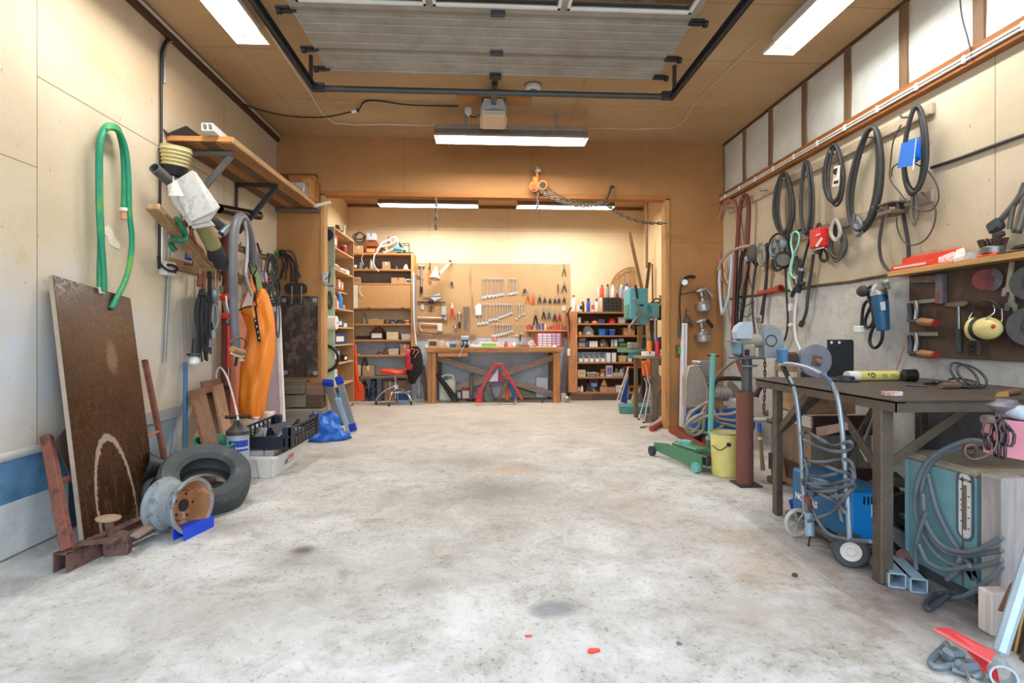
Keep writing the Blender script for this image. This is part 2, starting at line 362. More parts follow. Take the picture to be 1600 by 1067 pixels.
S('shaded_base_right',MB().bx(XR-.03,.2,0,XR+.001,3.3,.77),concrete((132,134,136),(104,106,110),(52,54,58),1.6,1.))  # added plinth: pitted concrete, its colour darkened by the shade under the table
ledge=MB()
ledge.tube([(XR-.004,y,zr+.004*sin(y*9)) for y in [2.2+.2*i for i in range(20)]],.012,6); S('trim_6',ledge,mt((96,76,58),.9,0,.3,30))
S('trim_7',MB().bx(XR-.05,Y0,zt-.005,XR+.02,YD,zt+.10,.004),wd((150,92,40),'y'))
S('trim_8',MB().bx(XR-.008,Y0,ZC-.014,XR+.02,YD,ZC-.001),wd((96,62,34),'y'))
def insul():
 m,nt,b=newmat('insulation'); L=nt.links.new; P=geo(nt); n1=noise(nt,P,3,6,.6); n2=noise(nt,P,28,4,.65); n3=noise(nt,P,5.5,8,.8,.8)
 c=mix(nt,ramp(nt,n1,.3,.7),C(234,236,230),C(214,218,212)); c=mix(nt,math_(nt,'MULTIPLY',ramp(nt,n3,.62,.78),.4),c,C(140,132,116))
 L(c,b.inputs['Base Color']); b.inputs['Roughness'].default_value=.35
 bp=N(nt,'ShaderNodeBump'); bp.inputs['Strength'].default_value=.6; bp.inputs['Distance'].default_value=.02; L(n3,bp.inputs['Height'])
 L(bp.outputs[0],b.inputs['Normal']); return m
edges=[(1130,1130),(1160,1163),(1200,1205),(1252,1258),(1318,1327),(1404,1416),(1519,1536)]
ysd=[]
for a,c in edges[1:]:
 ysd.append((RW(a,200,0).y,RW(c,200,0).y))
k=2; d=ysd[-2][0]-ysd[-1][0]
yy=ysd[-1][0]
while yy>.4: yy-=.62; ysd.append((yy,yy-.06))
ib=MB(); prev=YD
for a,c in ysd+[(Y0,Y0)]:
 rows=[]
 for i in range(9):
  u=i/8; y=prev+(a-prev)*u
  rows.append([(XR+.019-.016*(sin(PI*u)**.5)*(sin(PI*j/6)**.5 if 0<j<6 else 0)+.003*sin(17*y+5*j),y,zt+.09+(ZC-.02-zt-.09)*j/6) for j in range(7)])
 ib.sheet(rows); prev=c
S('wall_insulation',ib,insul())
for i,(a,c) in enumerate(ysd): S('trim_%d'%(20+i),MB().bx(XR+.002,c,zt+.09,XR+.02,a,ZC-.012),wd((128,100,74),'z'))
HARD=board((178,128,76),(160,112,64),[('x',-.9,.002,('z',2.7),9),('x',.55,.002,('z',2.7),9),('x',1.85,.002,('z',2.7),9),('z',2.18,.002,('x',2.1),9)],.25,(70,40,16),.14,tint_patches=[(2.5,1.4,.3,.5,(150,96,54),.5),(2.45,.35,.4,.35,(104,96,94),.75),(-2.05,1.,.3,.6,(160,108,62),.4)],sax=(0,2))
S('wall_inner',MB().bx(XL,YD,OZ,XR,YD+.12,ZC).bx(XL,YD,0,OX0,YD+.12,OZ).bx(OX1,YD,0,XR,YD+.12,OZ),HARD)
S('trim_10',MB().bx(OX0-.035,YD-.012,0,OX0+.004,YD+.125,OZ,.003),PINE)
S('trim_11',MB().bx(OX1-.02,YD-.012,0,OX1+.035,YD+.125,OZ,.003),wd((196,142,84),'z'))
S('trim_12',MB().bx(OX0-.035,YD-.012,OZ-.018,OX1+.035,YD+.121,OZ+.035,.003),wd((176,112,52),'x'))
S('wall_back',MB().bx(XL,YB,0,XR,YB+.2,ZC),board((234,212,174),(222,198,156),[('z',BW(800,361,0).z,.003,('x',-9),9),('x',BW(670,400,0).x,.002,('z',0),9),('x',BW(794,400,0).x,.002,('z',0),9)],.08,(110,80,46),.06))
S('wall_back_base',MB().bx(XL,YB-.02,0,XR,YB,1.06),concrete((196,206,216),(176,188,200),(126,136,146)))
S('wall_niche_left',MB().bx(XL-.01,YD+.12,0,XL+.004,YB,ZC),board((230,206,164),(218,192,146),[('y',8.2,.003,('z',0),9)],.08,(110,80,46),.06))
S('wall_niche_right',MB().bx(XR-.004,YD+.12,0,XR+.01,YB,ZC),board((230,206,164),(218,192,146),[('y',7.9,.003,('z',0),9),('z',2.35,.003,('y',0),9)],.08,(110,80,46),.06))
S('trim_13',MB().bx(XL,YB-.03,ZC-.05,XR,YB,ZC-.001),wd((140,90,44),'x'))
S('trim_14',MB().bx(OX1+.05,YD+.9,2.,XR-.62,YD+.98,ZC-.01),wd((150,100,54),'z'))
for nm,pts in (('floor_crack',[(1225,745),(1228,800),(1232,830),(1225,862),(1190,880),(1150,908),(1100,940),(1075,965)]),('floor_crack',[(1232,862),(1290,905),(1330,930),(1360,958)])):
 q=[];
 for a,b in zip(pts,pts[1:]):
  for t in (0,.2,.4,.6,.8): q.append(PZ(a[0]+(b[0]-a[0])*t+random.uniform(-4,4),a[1]+(b[1]-a[1])*t+random.uniform(-2,2)))
 rows=[[(p.x-.0014,p.y-.0014,.0006),(p.x+.0014,p.y+.0014,.0006)] for p in q]
 S(nm,MB().sheet(rows,False),mt((120,110,98),.9))
def garage_door():
 z=3.12; x0,x1=-1.19,1.36; PAN=mt((160,158,152),.45,.1,.16,5,(140,126,106),(.5,.75)); parts=[]
 PAN,pn,pbs=newmat('door_panel'); Pp=geo(pn); nn=noise(pn,Pp,4,6,.65); n2=noise(pn,Pp,60,3,.6); yx=xyz(pn,Pp)[1]
 cc=mix(pn,ramp(pn,nn,.35,.7),C(168,164,156),C(140,132,120)); cc=mix(pn,math_(pn,'MULTIPLY',ramp(pn,n2,.5,.7),.3),cc,C(120,112,100))
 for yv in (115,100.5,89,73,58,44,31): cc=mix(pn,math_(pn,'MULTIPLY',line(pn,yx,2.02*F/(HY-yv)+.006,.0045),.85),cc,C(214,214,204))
 for yv in (84.5,23.5): cc=mix(pn,math_(pn,'MULTIPLY',line(pn,yx,2.02*F/(HY-yv),.02),.5),cc,C(104,92,76))
 pn.links.new(cc,pbs.inputs['Base Color']); pbs.inputs['Roughness'].default_value=.5
 def sec(y0,y1,ribs):
  m=MB().bx(x0,y0+.004,z,x1,y1-.004,z+.04,.004)
  for y in ribs: m.bx(x0+.01,y-.006,z-.006,x1-.01,y+.006,z+.001,.003)
  return m
 Yp=lambda y:2.02*F/(HY-y)
 parts.append(('door_section',sec(3.87,4.2,[Yp(115),Yp(100.5),Yp(89)]),PAN))
 parts.append(('door_section',sec(3.39,3.87,[Yp(73),Yp(58),Yp(44),Yp(31)]),PAN))
 w=MB(); gl=MB();
 for y0,y1 in ((2.88,2.96),(3.3,3.39)): w.bx(x0,y0,z,x1,y1,z+.04,.004)
 for i in range(4):
  xa=x0+(x1-x0-.08)*i/3; w.bx(xa,2.96,z,xa+.08,3.3,z+.04,.004)
  if i<3: gl.bx(xa+.08,2.96,z+.015,xa+.08+(x1-x0-.08)/3-.08,3.3,z+.021)
 trimm=MB()
 for i in range(3):
  xa=x0+(x1-x0-.08)*i/3+.08; xb=xa+(x1-x0-.08)/3-.08
  for q in ((xa-.02,2.95,xb+.02,2.975),(xa-.02,3.285,xb+.02,3.31),(xa-.02,2.95,xa,3.31),(xb,2.95,xb+.02,3.31)): trimm.bx(q[0],q[1],z-.012,q[2],q[3],z+.002,.002)
 parts.append(('window_section',w,PAN,[('window_trim',trimm,WHITE),('window_pane',gl,mt((120,104,84),.08,0,.05,3,trans=.6))]))
 parts.append(('door_section',sec(2.39,2.88,[2.5,2.62,2.74]),PAN))
 for (px,py) in ((778,23),(776,84)):
  p=PZ(px,py,z-.01); m=MB().bx(p.x-.045,p.y-.03,z-.012,p.x+.045,p.y+.03,z+.001,.003).cyl((p.x-.045,p.y,z-.012),(p.x+.045,p.y,z-.012),.01)
  parts.append(('hinge',m,DKSTEEL))
 for y in (3.4,3.86,4.14):
  for sx,x in ((-1,x0),(1,x1)):
   m=MB().bx(min(x,x+sx*.06)-.03,y-.035,z-.012,max(x,x+sx*.06)+.0,y+.035,z+.002,.003).cyl((x-sx*.03,y,z-.014),(x+sx*.075,y,z-.014),.009).cyl((x+sx*.06,y,z-.014),(x+sx*.085,y,z-.014),.022)
   parts.append(('roller_hinge',m,BLACK))
 T('garage_door','white ribbed sectional garage door slid back flat under the ceiling','garage door',parts)
 zt=3.1; xa,xb=PZ(488,137,zt).x,PZ(1052,150,zt).x; ye=PZ(490,137,zt).y; parts=[]
 for sx,x in ((-1,xa),(1,xb)):
  m=MB()
  m.bx(x-.004,.4,zt-.03,x+.004,ye,zt+.03); m.bx(x,.4,zt-.03,x-sx*.03,ye,zt-.024); m.bx(x,.4,zt+.024,x-sx*.03,ye,zt+.03)
  m.bx(x-sx*.004,.4,zt-.006,x+sx*.014,ye,zt+.006)
  parts.append(('rail',m,DKSTEEL))
  parts+=[('hanger',MB().bx(x-.012,yy-.02,zt+.03,x+.012,yy+.01,ZC),DKSTEEL) for yy in (2.6,ye-.03)]
  parts.append(('corner_bracket',MB().bx(min(x,x-sx*.1),ye-.03,zt-.034,max(x,x-sx*.1),ye+.012,zt+.032,.003),DKSTEEL))
 parts.append(('crossbar',MB().tube([(xa,ye,zt-.005),(xb,ye,zt-.005)],.024,10,k=1),mt((84,86,86),.5,.5,.15)))
 T('door_track','grey steel overhead door track with crossbar below the ceiling','door track',parts)
garage_door()
def opener():
 xc=PY(771,170,4.95).x; y0=4.85; G=mt((186,182,176),.5,0,.06); parts=[]
 b=MB(); w=.125
 prof=[(-w,.0),(w,0),(w,.12),(w*.78,.2),(-w*.78,.2),(-w,.12)]
 zb=3.09
 rows=[]
 for y,s,dz in ((0,.84,.03),(.03,.9,.0),(.1,1,0),(.34,1,0),(.38,.92,.02)):
  rows.append([(xc+a*s,y0+y,zb+max(c,dz)) for a,c in ((-w,.0),(w,0),(w,.08),(w*.8,.14),(-w*.8,.14),(-w,.08))])
 b.sheet(rows,False,wrap=True); b.add(rows[0],[tuple(range(6))[::-1]]); b.add(rows[-1],[tuple(range(6))])
 sl=MB()
 for i in range(9): sl.bx(xc-.075+i*.0185,y0-.003,zb+.03,xc-.068+i*.0185,y0+.006,zb+.03+.022-abs(i-4)*.003)
 lens=MB().bx(xc-.11,y0+.01,zb-.01,xc+.11,y0+.34,zb+.02,.008)
 parts=[('housing',b,G,[('vent',sl,BLACK),('lamp_cover',lens,mt((214,190,158),.4,0,.05))])]
 rail=MB().bx(xc-.022,4.12,3.17,xc+.022,4.85,3.205).bx(xc-.03,4.2,3.2,xc+.03,4.8,3.21); parts.append(('guide_rail',rail,mt((110,112,114),.5,.5,.1)))
 arm=MB().bx(xc-.045,4.14,3.09,xc+.045,4.2,3.115,.004).bar((xc,4.17,3.1),(xc+.01,4.42,3.17),.03,.012); parts.append(('door_arm',arm,BLACK))
 br=MB().bx(xc-.02,4.4,3.14,xc+.02,4.5,3.2,.004); parts.append(('trolley',br,BLACK))
 parts+=[('mounting_strap',MB().bx(xc+e-.01,5.04,3.16,xc+e+.01,5.1,3.31),GALV) for e in (-.12,.12)]
 T('door_opener','grey garage door opener with row of vent slots under wooden board','door opener',parts)
 p0=PZ(715,152,3.31); p1=PZ(830,157,3.31)
 T('mounting_board','pine board on ceiling above the grey door opener','board',(MB().bx(p0.x,5.0,3.31,p1.x,5.19,ZC,.002),wd((192,132,74),'x')))
 p=PZ(732,170,ZC)
 T('ceiling_socket','white socket on ceiling left of the door opener','socket',[('housing',MB().lathe([(.0001,-.05),(.035,-.05),(.04,-.03),(.04,0)],(p.x,p.y,ZC-.001),(0,0,1),16),WHITE),('plug',MB().bx(p.x-.015,p.y-.015,ZC-.075,p.x+.015,p.y+.015,ZC-.05,.004),WHITE),('lead',MB().tube([(p.x,p.y,ZC-.07),(p.x+.06,p.y-.02,ZC-.09),(xc-.13,5.0,3.14)],.005,6),BLACK)])
opener()
p=PZ(833,133,ZC)
T('smoke_detector','round white smoke detector on the ceiling behind the track crossbar','smoke detector',[('base',MB().lathe([(.0001,-.012),(.078,-.012),(.08,0)],(p.x,p.y,ZC-.0005),(0,0,1),24),mt((120,110,100),.6)),('cover',MB().lathe([(.0001,-.05),(.045,-.05),(.068,-.036),(.072,-.012)],(p.x,p.y,ZC),(0,0,1),24),mt((206,204,198),.5)),('grille',MB().tor((p.x,p.y,ZC-.051),.03,.006,n=18,m=6),DKSTEEL)])
LM,lnt,lb=newmat('lamp_tube'); lb.inputs['Base Color'].default_value=(1,1,1,1); lb.inputs['Emission Color'].default_value=(1,.97,.92,1); lb.inputs['Emission Strength'].default_value=9.
REFL=mt((240,238,232),.35,0,.03)
def fluor(name,label,c,axis,power,ceil_gap,ln=1.53,grp='fluorescent ceiling lamps',hood=mt((150,142,132),.5,.2,.2,10)):
 """c: centre of the lower opening; axis 'x' or 'y'"""
 R=Matrix.Translation(c)@(Matrix() if axis=='x' else Matrix.Rotation(PI/2,4,'Z')); h=ln/2
 ch=MB(R).bx(-h,-.045,.094,h,.045,.14,.004)
 wing=MB(R); rows=[]
 for x in (-h,h): rows.append([(x,-.115,0),(x,-.112,.02),(x,-.05,.085),(x,.05,.085),(x,.112,.02),(x,.115,0)])
 wing.sheet(rows,False,th=.0)
 out=MB(R).sheet([[(p[0],p[1]*1.03,p[2]+.004) for p in r] for r in rows],False)
 parts=[('chassis',ch,hood,[('reflector_hood',out,hood)]),('reflector',wing,REFL)]
 for x in (-h,h): parts.append(('end_plate',MB(R).plate([(x,p[1],p[2]) for p in rows[0]],.003,(1,0,0)),REFL))
 for yy in (-.045,.045):
  t=MB(R).cyl((-h+.06,yy,.045),(h-.06,yy,.045),.013,12)
  parts.append(('tube',t,LM,[('lamp_holder',MB(R).bx(e,yy-.012,.03,e+.04,yy+.012,.085,.003),WHITE) for e in (-h+.02,h-.06)]))
 if ceil_gap>.01:
  for x in (-h*.6,h*.6): parts.append(('hanger',MB(R).bx(x-.015,-.012,.14,x+.015,.012,.14+ceil_gap,.002),GALV))
 T(name,label,'lamp',parts,grp)
 la=bpy.data.lights.new('tube_light','AREA'); la.shape='RECTANGLE'; la.size=ln-.14; la.size_y=.13; la.energy=power; la.color=(1,.975,.94)
 lo=bpy.data.objects.new('tube_light',la); COL.objects.link(lo); lo.matrix_world=R@Matrix.Translation((0,0,.028))
 return lo
a=PY(680,226,5.54).x; b=PY(914,227,5.54).x
fluor('fluorescent_lamp','white fluorescent lamp hanging crosswise in front of the wide opening',V(((a+b)/2,5.43,3.06)),'x',46,ZC-3.06-.14)
for (pa,pb,lbl,pw) in ((594,746,'fluorescent lamp over the bench, behind the hanging chain end on the left',54),(807,957,'fluorescent lamp over the bench, behind the slack hoist chain',54)):
 fluor('fluorescent_lamp',lbl,V(((PY(pa,326,8.45).x+PY(pb,328,8.45).x)/2,8.4,3.10)),'x',pw,ZC-3.10-.14)
WH=mt((235,234,228),.4,0,.03)
fluor('fluorescent_lamp','twin tube ceiling lamp beside the left rail of the door track',V((-1.66,3.98-.765,ZC-.14)),'y',29,0,hood=WH)
fluor('fluorescent_lamp','twin tube ceiling lamp between door track and insulated right wall',V((2.21,3.92-.765,ZC-.14)),'y',29,0,hood=WH)
zc=ZC-.008
T('ceiling_cable','thin white cable across the ceiling from left lamp to middle lamp','cable',(MB().tube([PZ(415,42,zc),PZ(487,150,zc),PZ(521,192,zc),PZ(600,194,zc),PZ(662,196,zc),V((a+.02,5.4,3.2))],.005,6,k=2),WHITE))
T('ceiling_cable','thin white cable across the ceiling from middle lamp to right lamp','cable',(MB().tube([V((b-.02,5.4,3.2)),PZ(925,200,zc),PZ(1051,200,zc),PZ(1082,165,zc),PZ(1185,62,zc)],.005,6,k=2),mt((206,192,166),.5)))
bc=MB().tube([PZ(370,157,zc-.01),PZ(400,170,zc-.06),PZ(450,181,zc-.1),PZ(505,183,zc-.1),PZ(548,175,zc-.05)],.007,7).tube([PZ(560,172,zc-.03),PZ(577,157,zc),PZ(640,164,zc-.02),PZ(716,166,zc)],.007,7)
p=PZ(550,175,zc-.05); q=PZ(561,172,zc-.03)
T('power_cable','black power cable slung under ceiling with white plug joint','cable',[('cable',bc,BLACK),('plug',MB().tube([p,p.lerp(q,.7)],.016,8,k=1),WHITE),('socket',MB().tube([p.lerp(q,.65),q],.017,8,k=1),BLACK)])
cd=MB()
for o in (.045,.06): cd.tube([(XL+o,1.2,ZC-.012-o*.3),(XL+o,YD-.05,ZC-.012-o*.3)],.008,6,k=1)
T('cable_run','pair of grey cables clipped along left wall under the ceiling','cable',(cd,mt((196,192,184),.5)))
cd=MB();
for i,o in enumerate((.0,.022)): cd.tube([(XR-.057,Y0,zt+.03+o),(XR-.057,3.,zt+.032+o),(XR-.057,YD-.04,zt+.028+o)],.0075,6,k=1)
cl=MB()
for i in range(16): cl.bx(XR-.066,.9+i*.34,zt+.02,XR-.05,.92+i*.34,zt+.066,.002)
T('cable_run','twin white cables clipped along timber rail under the insulation','cable',[('cable',cd,WHITE),('clip',cl,WHITE)])
T('hanging_wire','thin dark wire hanging down over the insulation film','wire',(MB().tube(path(RW,[(1498,-40),(1502,20),(1512,60),(1518,85),(1517,96)],.06),.004,6),DKSTEEL))
T('wall_cable','black cable run along the board seam of right wall','cable',(MB().tube(path(RW,[(1455,262),(1500,247),(1560,225),(1640,197)],.012),.01,6),mt((60,56,52),.6)))
def coil(fn,cx,top,bot,w,n,r,o=.05,jit=3.,seed=1,lean=0.,mb=None,k=3,nn=8,thick=.02,pinch=.5):
 """n loops of cable hung from one point; pixel sizes on the wall plane given by fn"""
 rd=random.Random(seed); mb=mb or MB()
 for i in range(n):
  ww=w*(.55+.45*rd.random()); b=bot+rd.uniform(-jit,jit)*2; t=top+rd.uniform(-jit,jit)*.4; x0=cx+rd.uniform(-jit,jit); oo=o+rd.uniform(0,thick); pts=[]
  for j in range(10):
   a=2*PI*j/10; y=(t+b)/2-(b-t)/2*cos(a); f=(y-t)/(b-t); ws=pinch+(1-pinch)*min(1,f*1.8)
   pts.append(fn(x0+lean*f+ww/2*sin(a)*ws,y,oo+rd.uniform(-.004,.004)))
  mb.tube(pts,r,nn,True,k)
 return mb
c1=MB().tube(path(LW,[(263,60),(254,75),(252,100),(252,220),(250,300),(249,420)],.02),.0095,8,k=2)
T('wall_conduit','black conduit running down left wall from ceiling behind the shelf','conduit',(c1,BLACK))
c2=MB().tube(path(LW,[(274,62),(262,68),(258,80),(257,130)],.02),.009,7)
T('wall_conduit','short grey conduit bending from ceiling corner down left wall','conduit',(c2,GALV))
T('wall_conduit','long thin grey rod running down from the white junction box','conduit',(MB().tube(path(LW,[(263,345),(263,430),(260,500),(257,567)],.018),.011,7,k=2),GALV))
T('wall_conduit','white pipe stub entering top of the junction box','conduit',(MB().tube(path(LW,[(251,345),(251,408)],.018),.013,8,k=1),WHITE))
a=LW(247,407,0);b=LW(263,432,0)
T('junction_box','white junction box on left wall with curled black lead','junction box',[('box',MB().bx(XL,a.y,b.z,XL+.06,b.y,a.z,.008),WHITE),('lead',MB().tube(path(LW,[(247,400),(250,412),(262,422),(273,424),(277,419),(270,415),(262,414)],.075),.009,7),BLACK),('switch',MB().bx(XL+.058,b.y-.03,b.z+.02,XL+.066,b.y-.01,b.z+.05,.002),DKSTEEL)])
T('torn_patch','ragged pale patch where the wall facing has torn off beside green hose','patch',(MB().plate([LW(*p,0) for p in [(160,352),(166,355),(168,352),(175,360),(180,372),(188,382),(187,390),(178,386),(170,380),(168,370),(162,364)]],.0025,(1,0,0)),mt((236,228,208),.9,0,.08,30)))
h=MB().tube(path(LW,[(157,452),(157,420),(158,380),(156,330),(155,270),(156,225),(162,203),(172,196),(183,201),(190,220),(194,250),(195,290),(194,330)],.05),.019,10)
h2=MB().tube(path(LW,[(163,455),(162,420),(159,380),(155,340),(154,280),(156,230),(163,205),(175,200),(187,208),(197,235),(201,280),(202,330),(206,372),(203,410),(195,440),(182,466),(174,482)],.075),.0155,10)
cp=MB().tube([LW(194,329,.05),LW(194,343,.05)],.02,10,k=1); cp2=MB().tube([LW(157,449,.05),LW(157,459,.05)],.024,10,k=1)
GH=mt((18,140,104),.4,0,.15,4,(96,160,64),(.5,.62))
T('garden_hose','long loop of green garden hose hung on left wall above brown sheet','hose',[('hose',h,GH),('hose',h2,GH),('coupling',cp,mt((206,150,112),.5),[('collar',MB().tube([LW(194,325,.05),LW(194,330,.05)],.026,10,k=1),WHITE)]),('coupling',cp2,mt((196,180,168),.5)),('nail',MB().tube([LW(166,203,0),LW(168,200,.1)],.005,6,k=1),STEEL)])
zs0,zs1=2.52,2.56; xs=-1.86; ya,yb=4.08,6.17
pl=[]; ws=[(XL+.004,-2.21,wd((120,84,52),'y')),(-2.205,-2.1,wd((168,116,66),'y')),(-2.095,-2.0,wd((112,86,62),'y')),(-1.995,xs,wd((176,124,74),'y'))]
sp=[('plank',MB().bx(x0,ya+.01*i,zs0+(.003 if i%2 else 0),x1,yb,zs1,.004),m) for i,(x0,x1,m) in enumerate(ws)]
sp.append(('front_edge',MB().bx(xs+.001,ya,zs0-.003,xs+.014,yb,zs1+.002,.002),wd((206,166,116),'y'))); sp.append(('end_strip',MB().bx(XL+.004,ya-.016,zs0+.002,xs+.01,ya-.001,zs1,.002),wd((196,134,74),'x')))
for i,(y,m) in enumerate(((4.28,mt((128,126,124),.45,.5,.12)),(5.18,mt((66,68,72),.5,.4,.15)))):
 b=MB().bx(XL+.002,y-.02,zs0-.034,-1.93,y+.02,zs0-.002,.004).bar((-1.95,y,zs0-.03),(XL+.02,y,2.06),.045,.03,(0,1,0),.004).bx(XL+.001,y-.025,1.98,XL+.012,y+.025,zs0-.003,.003)
 sp.append(('bracket',b,m))
sp.append(('cleat',MB().bx(XL+.004,YD-.05,zs0-.05,xs+.02,YD-.003,zs0-.002,.004),wd((120,100,82),'x')))
T('wall_shelf','plank shelf on steel brackets high on left wall','shelf',sp)
p=PY(274,222,4.1); L_=.95
ang=MB()
xa=p.x; y=4.03
ang.plate([(xa-.02,y,zs1+.003),(xa-.02,y+L_,zs1+.003),(xa-.1,y+L_,zs1+.08),(xa-.1,y,zs1+.08)],.004).plate([(xa-.02,y,zs1+.003),(xa-.02,y+L_,zs1+.003),(xa+.06,y+L_,zs1+.1),(xa+.06,y+.1,zs1+.1)],.004)
T('metal_angle','dark grey folded metal angle lying on near end of the plank shelf','metal profile',(ang,mt((104,104,106),.5,.4,.15)))
R=at(PY(327,212,4.0).x,3.97,zs1+.005,.03,-.02); pr=MB(R)
for q in ((-.04,0,.04,.006),(-.04,.05,.04,.056),(-.04,0,-.034,.056),(.034,0,.04,.056),(-.003,0,.003,.05)): pr.bx(q[0],0,q[1],q[2],1.1,q[3])
T('window_profile','white hollow plastic profile on edge of the plank shelf','profile',(pr,WHITE))
p=PY(274,255,4.02); ax=V((.12,-.1,1))
rg=[];
for i in range(5): rg+=[(.098-.004*i,.1-.026*i),(.108-.004*i,.087-.026*i)]
rg=[(.09,.112),(.1,.115)]+rg+[(.078,-.03),(.075,-.03),(.088,.1),(.09,.112)]
T('corrugated_sleeve','beige ribbed plastic sleeve with black cup bottom hanging below shelf end','sleeve',[('sleeve',MB().lathe(rg,p,ax,24),mt((196,182,132),.5,0,.08)),('cup',MB().lathe([(.0001,-.1),(.05,-.1),(.07,-.085),(.086,-.02),(.08,-.02)],p,ax,20),BLACK),('cord',MB().tube([p+V((0,0,-.1)),PY(271,274,4.05),PY(271,284,3.68)],.004,6),WHITE)])
bg=MB(); rows=[]
for i in range(7):
 t=i/6; y=282+24*t; w=2.5+11*t**.9
 rows.append([PY(273+t*2+w*sin(2*PI*j/12),y,3.66-.05*(.3+t*.7)*max(0,cos(2*PI*j/12))-.01*sin(5*j+3*t)) for j in range(12)])
bg.sheet(rows,wrap=True); bg.add(rows[-1],[tuple(range(12))])
T('plastic_bag','small knotted clear plastic bag of screws against the white folded tarp','bag',(bg,mt((216,218,206),.25,0,.15,40,(120,150,120),(.55,.65))))
tp=[]; TARP=mt((214,210,204),.6,0,.1,14,(166,158,148),(.52,.66),bump=.3)
for i,(poly,y) in enumerate([([(262,296),(286,284),(324,340),(334,352),(302,357),(270,318)],3.78),([(261,290),(300,266),(320,300),(340,324),(325,345),(295,352),(275,320)],3.75),([(272,285),(302,268),(316,296),(334,330),(316,338),(298,346),(280,312)],3.72)]):
 m=MB().plate([PY(px,py,y+(py-300)*.0006) for px,py in poly],.022,(0.1,1,0)); tp.append(('fold',m,TARP))
m=MB().plate([PY(px,py,3.735) for px,py in [(304,268),(342,323),(333,331),(318,303)]],.02,(0,1,0)); tp.append(('fold',m,TARP))
T('folded_tarp','dirty white folded plastic tarp wedged behind grey pipe under shelf','tarp',tp)
T('grey_pipe','thick grey pipe slung diagonally behind the folded tarp','pipe',[('pipe',MB().pipe(LW(241,262,.12),LW(356,364,.24),.036,.006),mt((92,90,90),.5,.1,.1)),('joint',MB().pipe(LW(346,366,.25),LW(357,355,.28),.03,.004),GALV)])
T('cardboard_tube','olive tube with black lower end hanging below the folded tarp','tube',[('tube',MB().cyl(LW(312,342,.3),LW(334,386,.3),.056,18),mt((142,134,88),.8,0,.12)),('end_cap',MB().cyl(LW(333.5,385,.3),LW(347,414,.3),.058,18),mt((42,44,48),.6))])
a,b=LW(238,322,.16),LW(326,420,.16)
T('split_plank','split raw timber plank hung diagonally on left wall under grey pipe','plank',[('plank',MB().bar(a,b,.05,.085,(1,0,0),.006),wd((176,140,100),'z',.22)),('splinter',MB().bar(LW(256,334,.2),LW(333,418,.2),.02,.03,(1,0,0),.004),wd((150,116,84),'z'))])
T('green_strap','green hose offcut looped round the split plank','hose',(MB().tube(path(LW,[(276,342,.16),(283,352,.25),(290,368,.25),(285,376,.25),(274,374,.2),(268,376,.1),(268,384,.1),(274,392,.12)]),.02,9),mt((16,110,78),.45,0,.12)))
for i,(pts,col) in enumerate([([(286,345),(294,372),(312,396),(322,408)],(150,92,70)),([(292,344),(288,368),(300,395),(308,400)],(120,70,48)),([(296,350),(304,376),(316,390),(322,404)],(186,130,110)),([(302,345),(298,380),(310,402),(318,412)],(96,56,40))]):
 T('copper_pipe',['brown copper pipe outermost behind the split plank','dark brown bent pipe behind middle of split plank','pinkish copper pipe between split plank and olive tube','dark rusty pipe nearest the wall behind the split plank'][i],'pipe',(MB().tube(path(LW,pts,.05+.025*i),.013,8),mt(col,.4,.6,.15)),'bent pipes behind the split plank')
T('blue_stopper','bright blue plastic cap under the split plank','cap',(MB().lathe([(.0001,0),(.032,0),(.034,.06),(.03,.07),(.0001,.07)],LW(296,405,.08),(0,.2,1),12),BLUE))
T('black_pipe','shiny black pipe lying on the middle shelf bracket','pipe',(MB().pipe(PY(343,326,4.75),PY(405,337,5.35),.042,.007,20),mt((22,22,24),.2,0,.1)))
T('drain_hose','thick grey drain hose hung over the bracket and down to floor','hose',[('hose',MB().tube([LW(396,412,.3),LW(394,385,.32),LW(388,356,.34),LW(380,340,.36),LW(372,341,.38),LW(366,365,.38),LW(364,410,.38),LW(365,470,.36),LW(368,530,.36),LW(370,552,.36)],.034,12),mt((112,111,114),.4,0,.12))])
T('drain_hose','thin corrugated silver hose beside the thick grey drain hose','hose',(MB().tube(path(LW,[(382,345),(386,370),(386,400),(384,425),(388,445),(394,462)],.4),.014,8),mt((176,178,182),.35,.5,.15,60)))
T('rusty_pole','red-brown steel pole standing at left wall behind grey drain hose','pole',(MB().cyl(LW(353,655,.1),LW(353,370,.06),.034,12),mt((104,52,40),.8,0,.2)))
T('backing_board','dark framed board standing on the far end of plank shelf','board',(MB().bx(XL+.03,YD-.045,zs1,PY(497,300,YD).x,YD-.01,PY(460,273,YD).z,.004),wd((112,70,34),'x')))
T('metal_box','dented galvanised metal box on the far end of plank shelf','box',(MB().bx(PY(446,295,5.7).x,5.62,zs1,PY(479,295,5.7).x,5.8,PY(470,287,5.7).z,.012),mt((170,168,164),.4,.6,.2,10,(120,112,100))))
a=PY(480,300,5.95)
T('wood_block','pine offcut stood on the shelf beside the galvanised box','wood block',(MB().box((a.x+.03,5.9,2.66),(.1,.2,.2),.006),wd((186,126,66),'x')))
T('wood_block','pine offcut stacked behind galvanised box, splintered at its top','wood block',(MB().box((a.x-.06,6.03,2.70),(.28,.16,.27),.006),wd((172,110,54),'x')))
T('white_batten','white painted batten poking out from the shelf end','batten',(MB().bar(PY(490,322,6.05),PY(517,316,6.05),.035,.03,None,.003),WHITE))
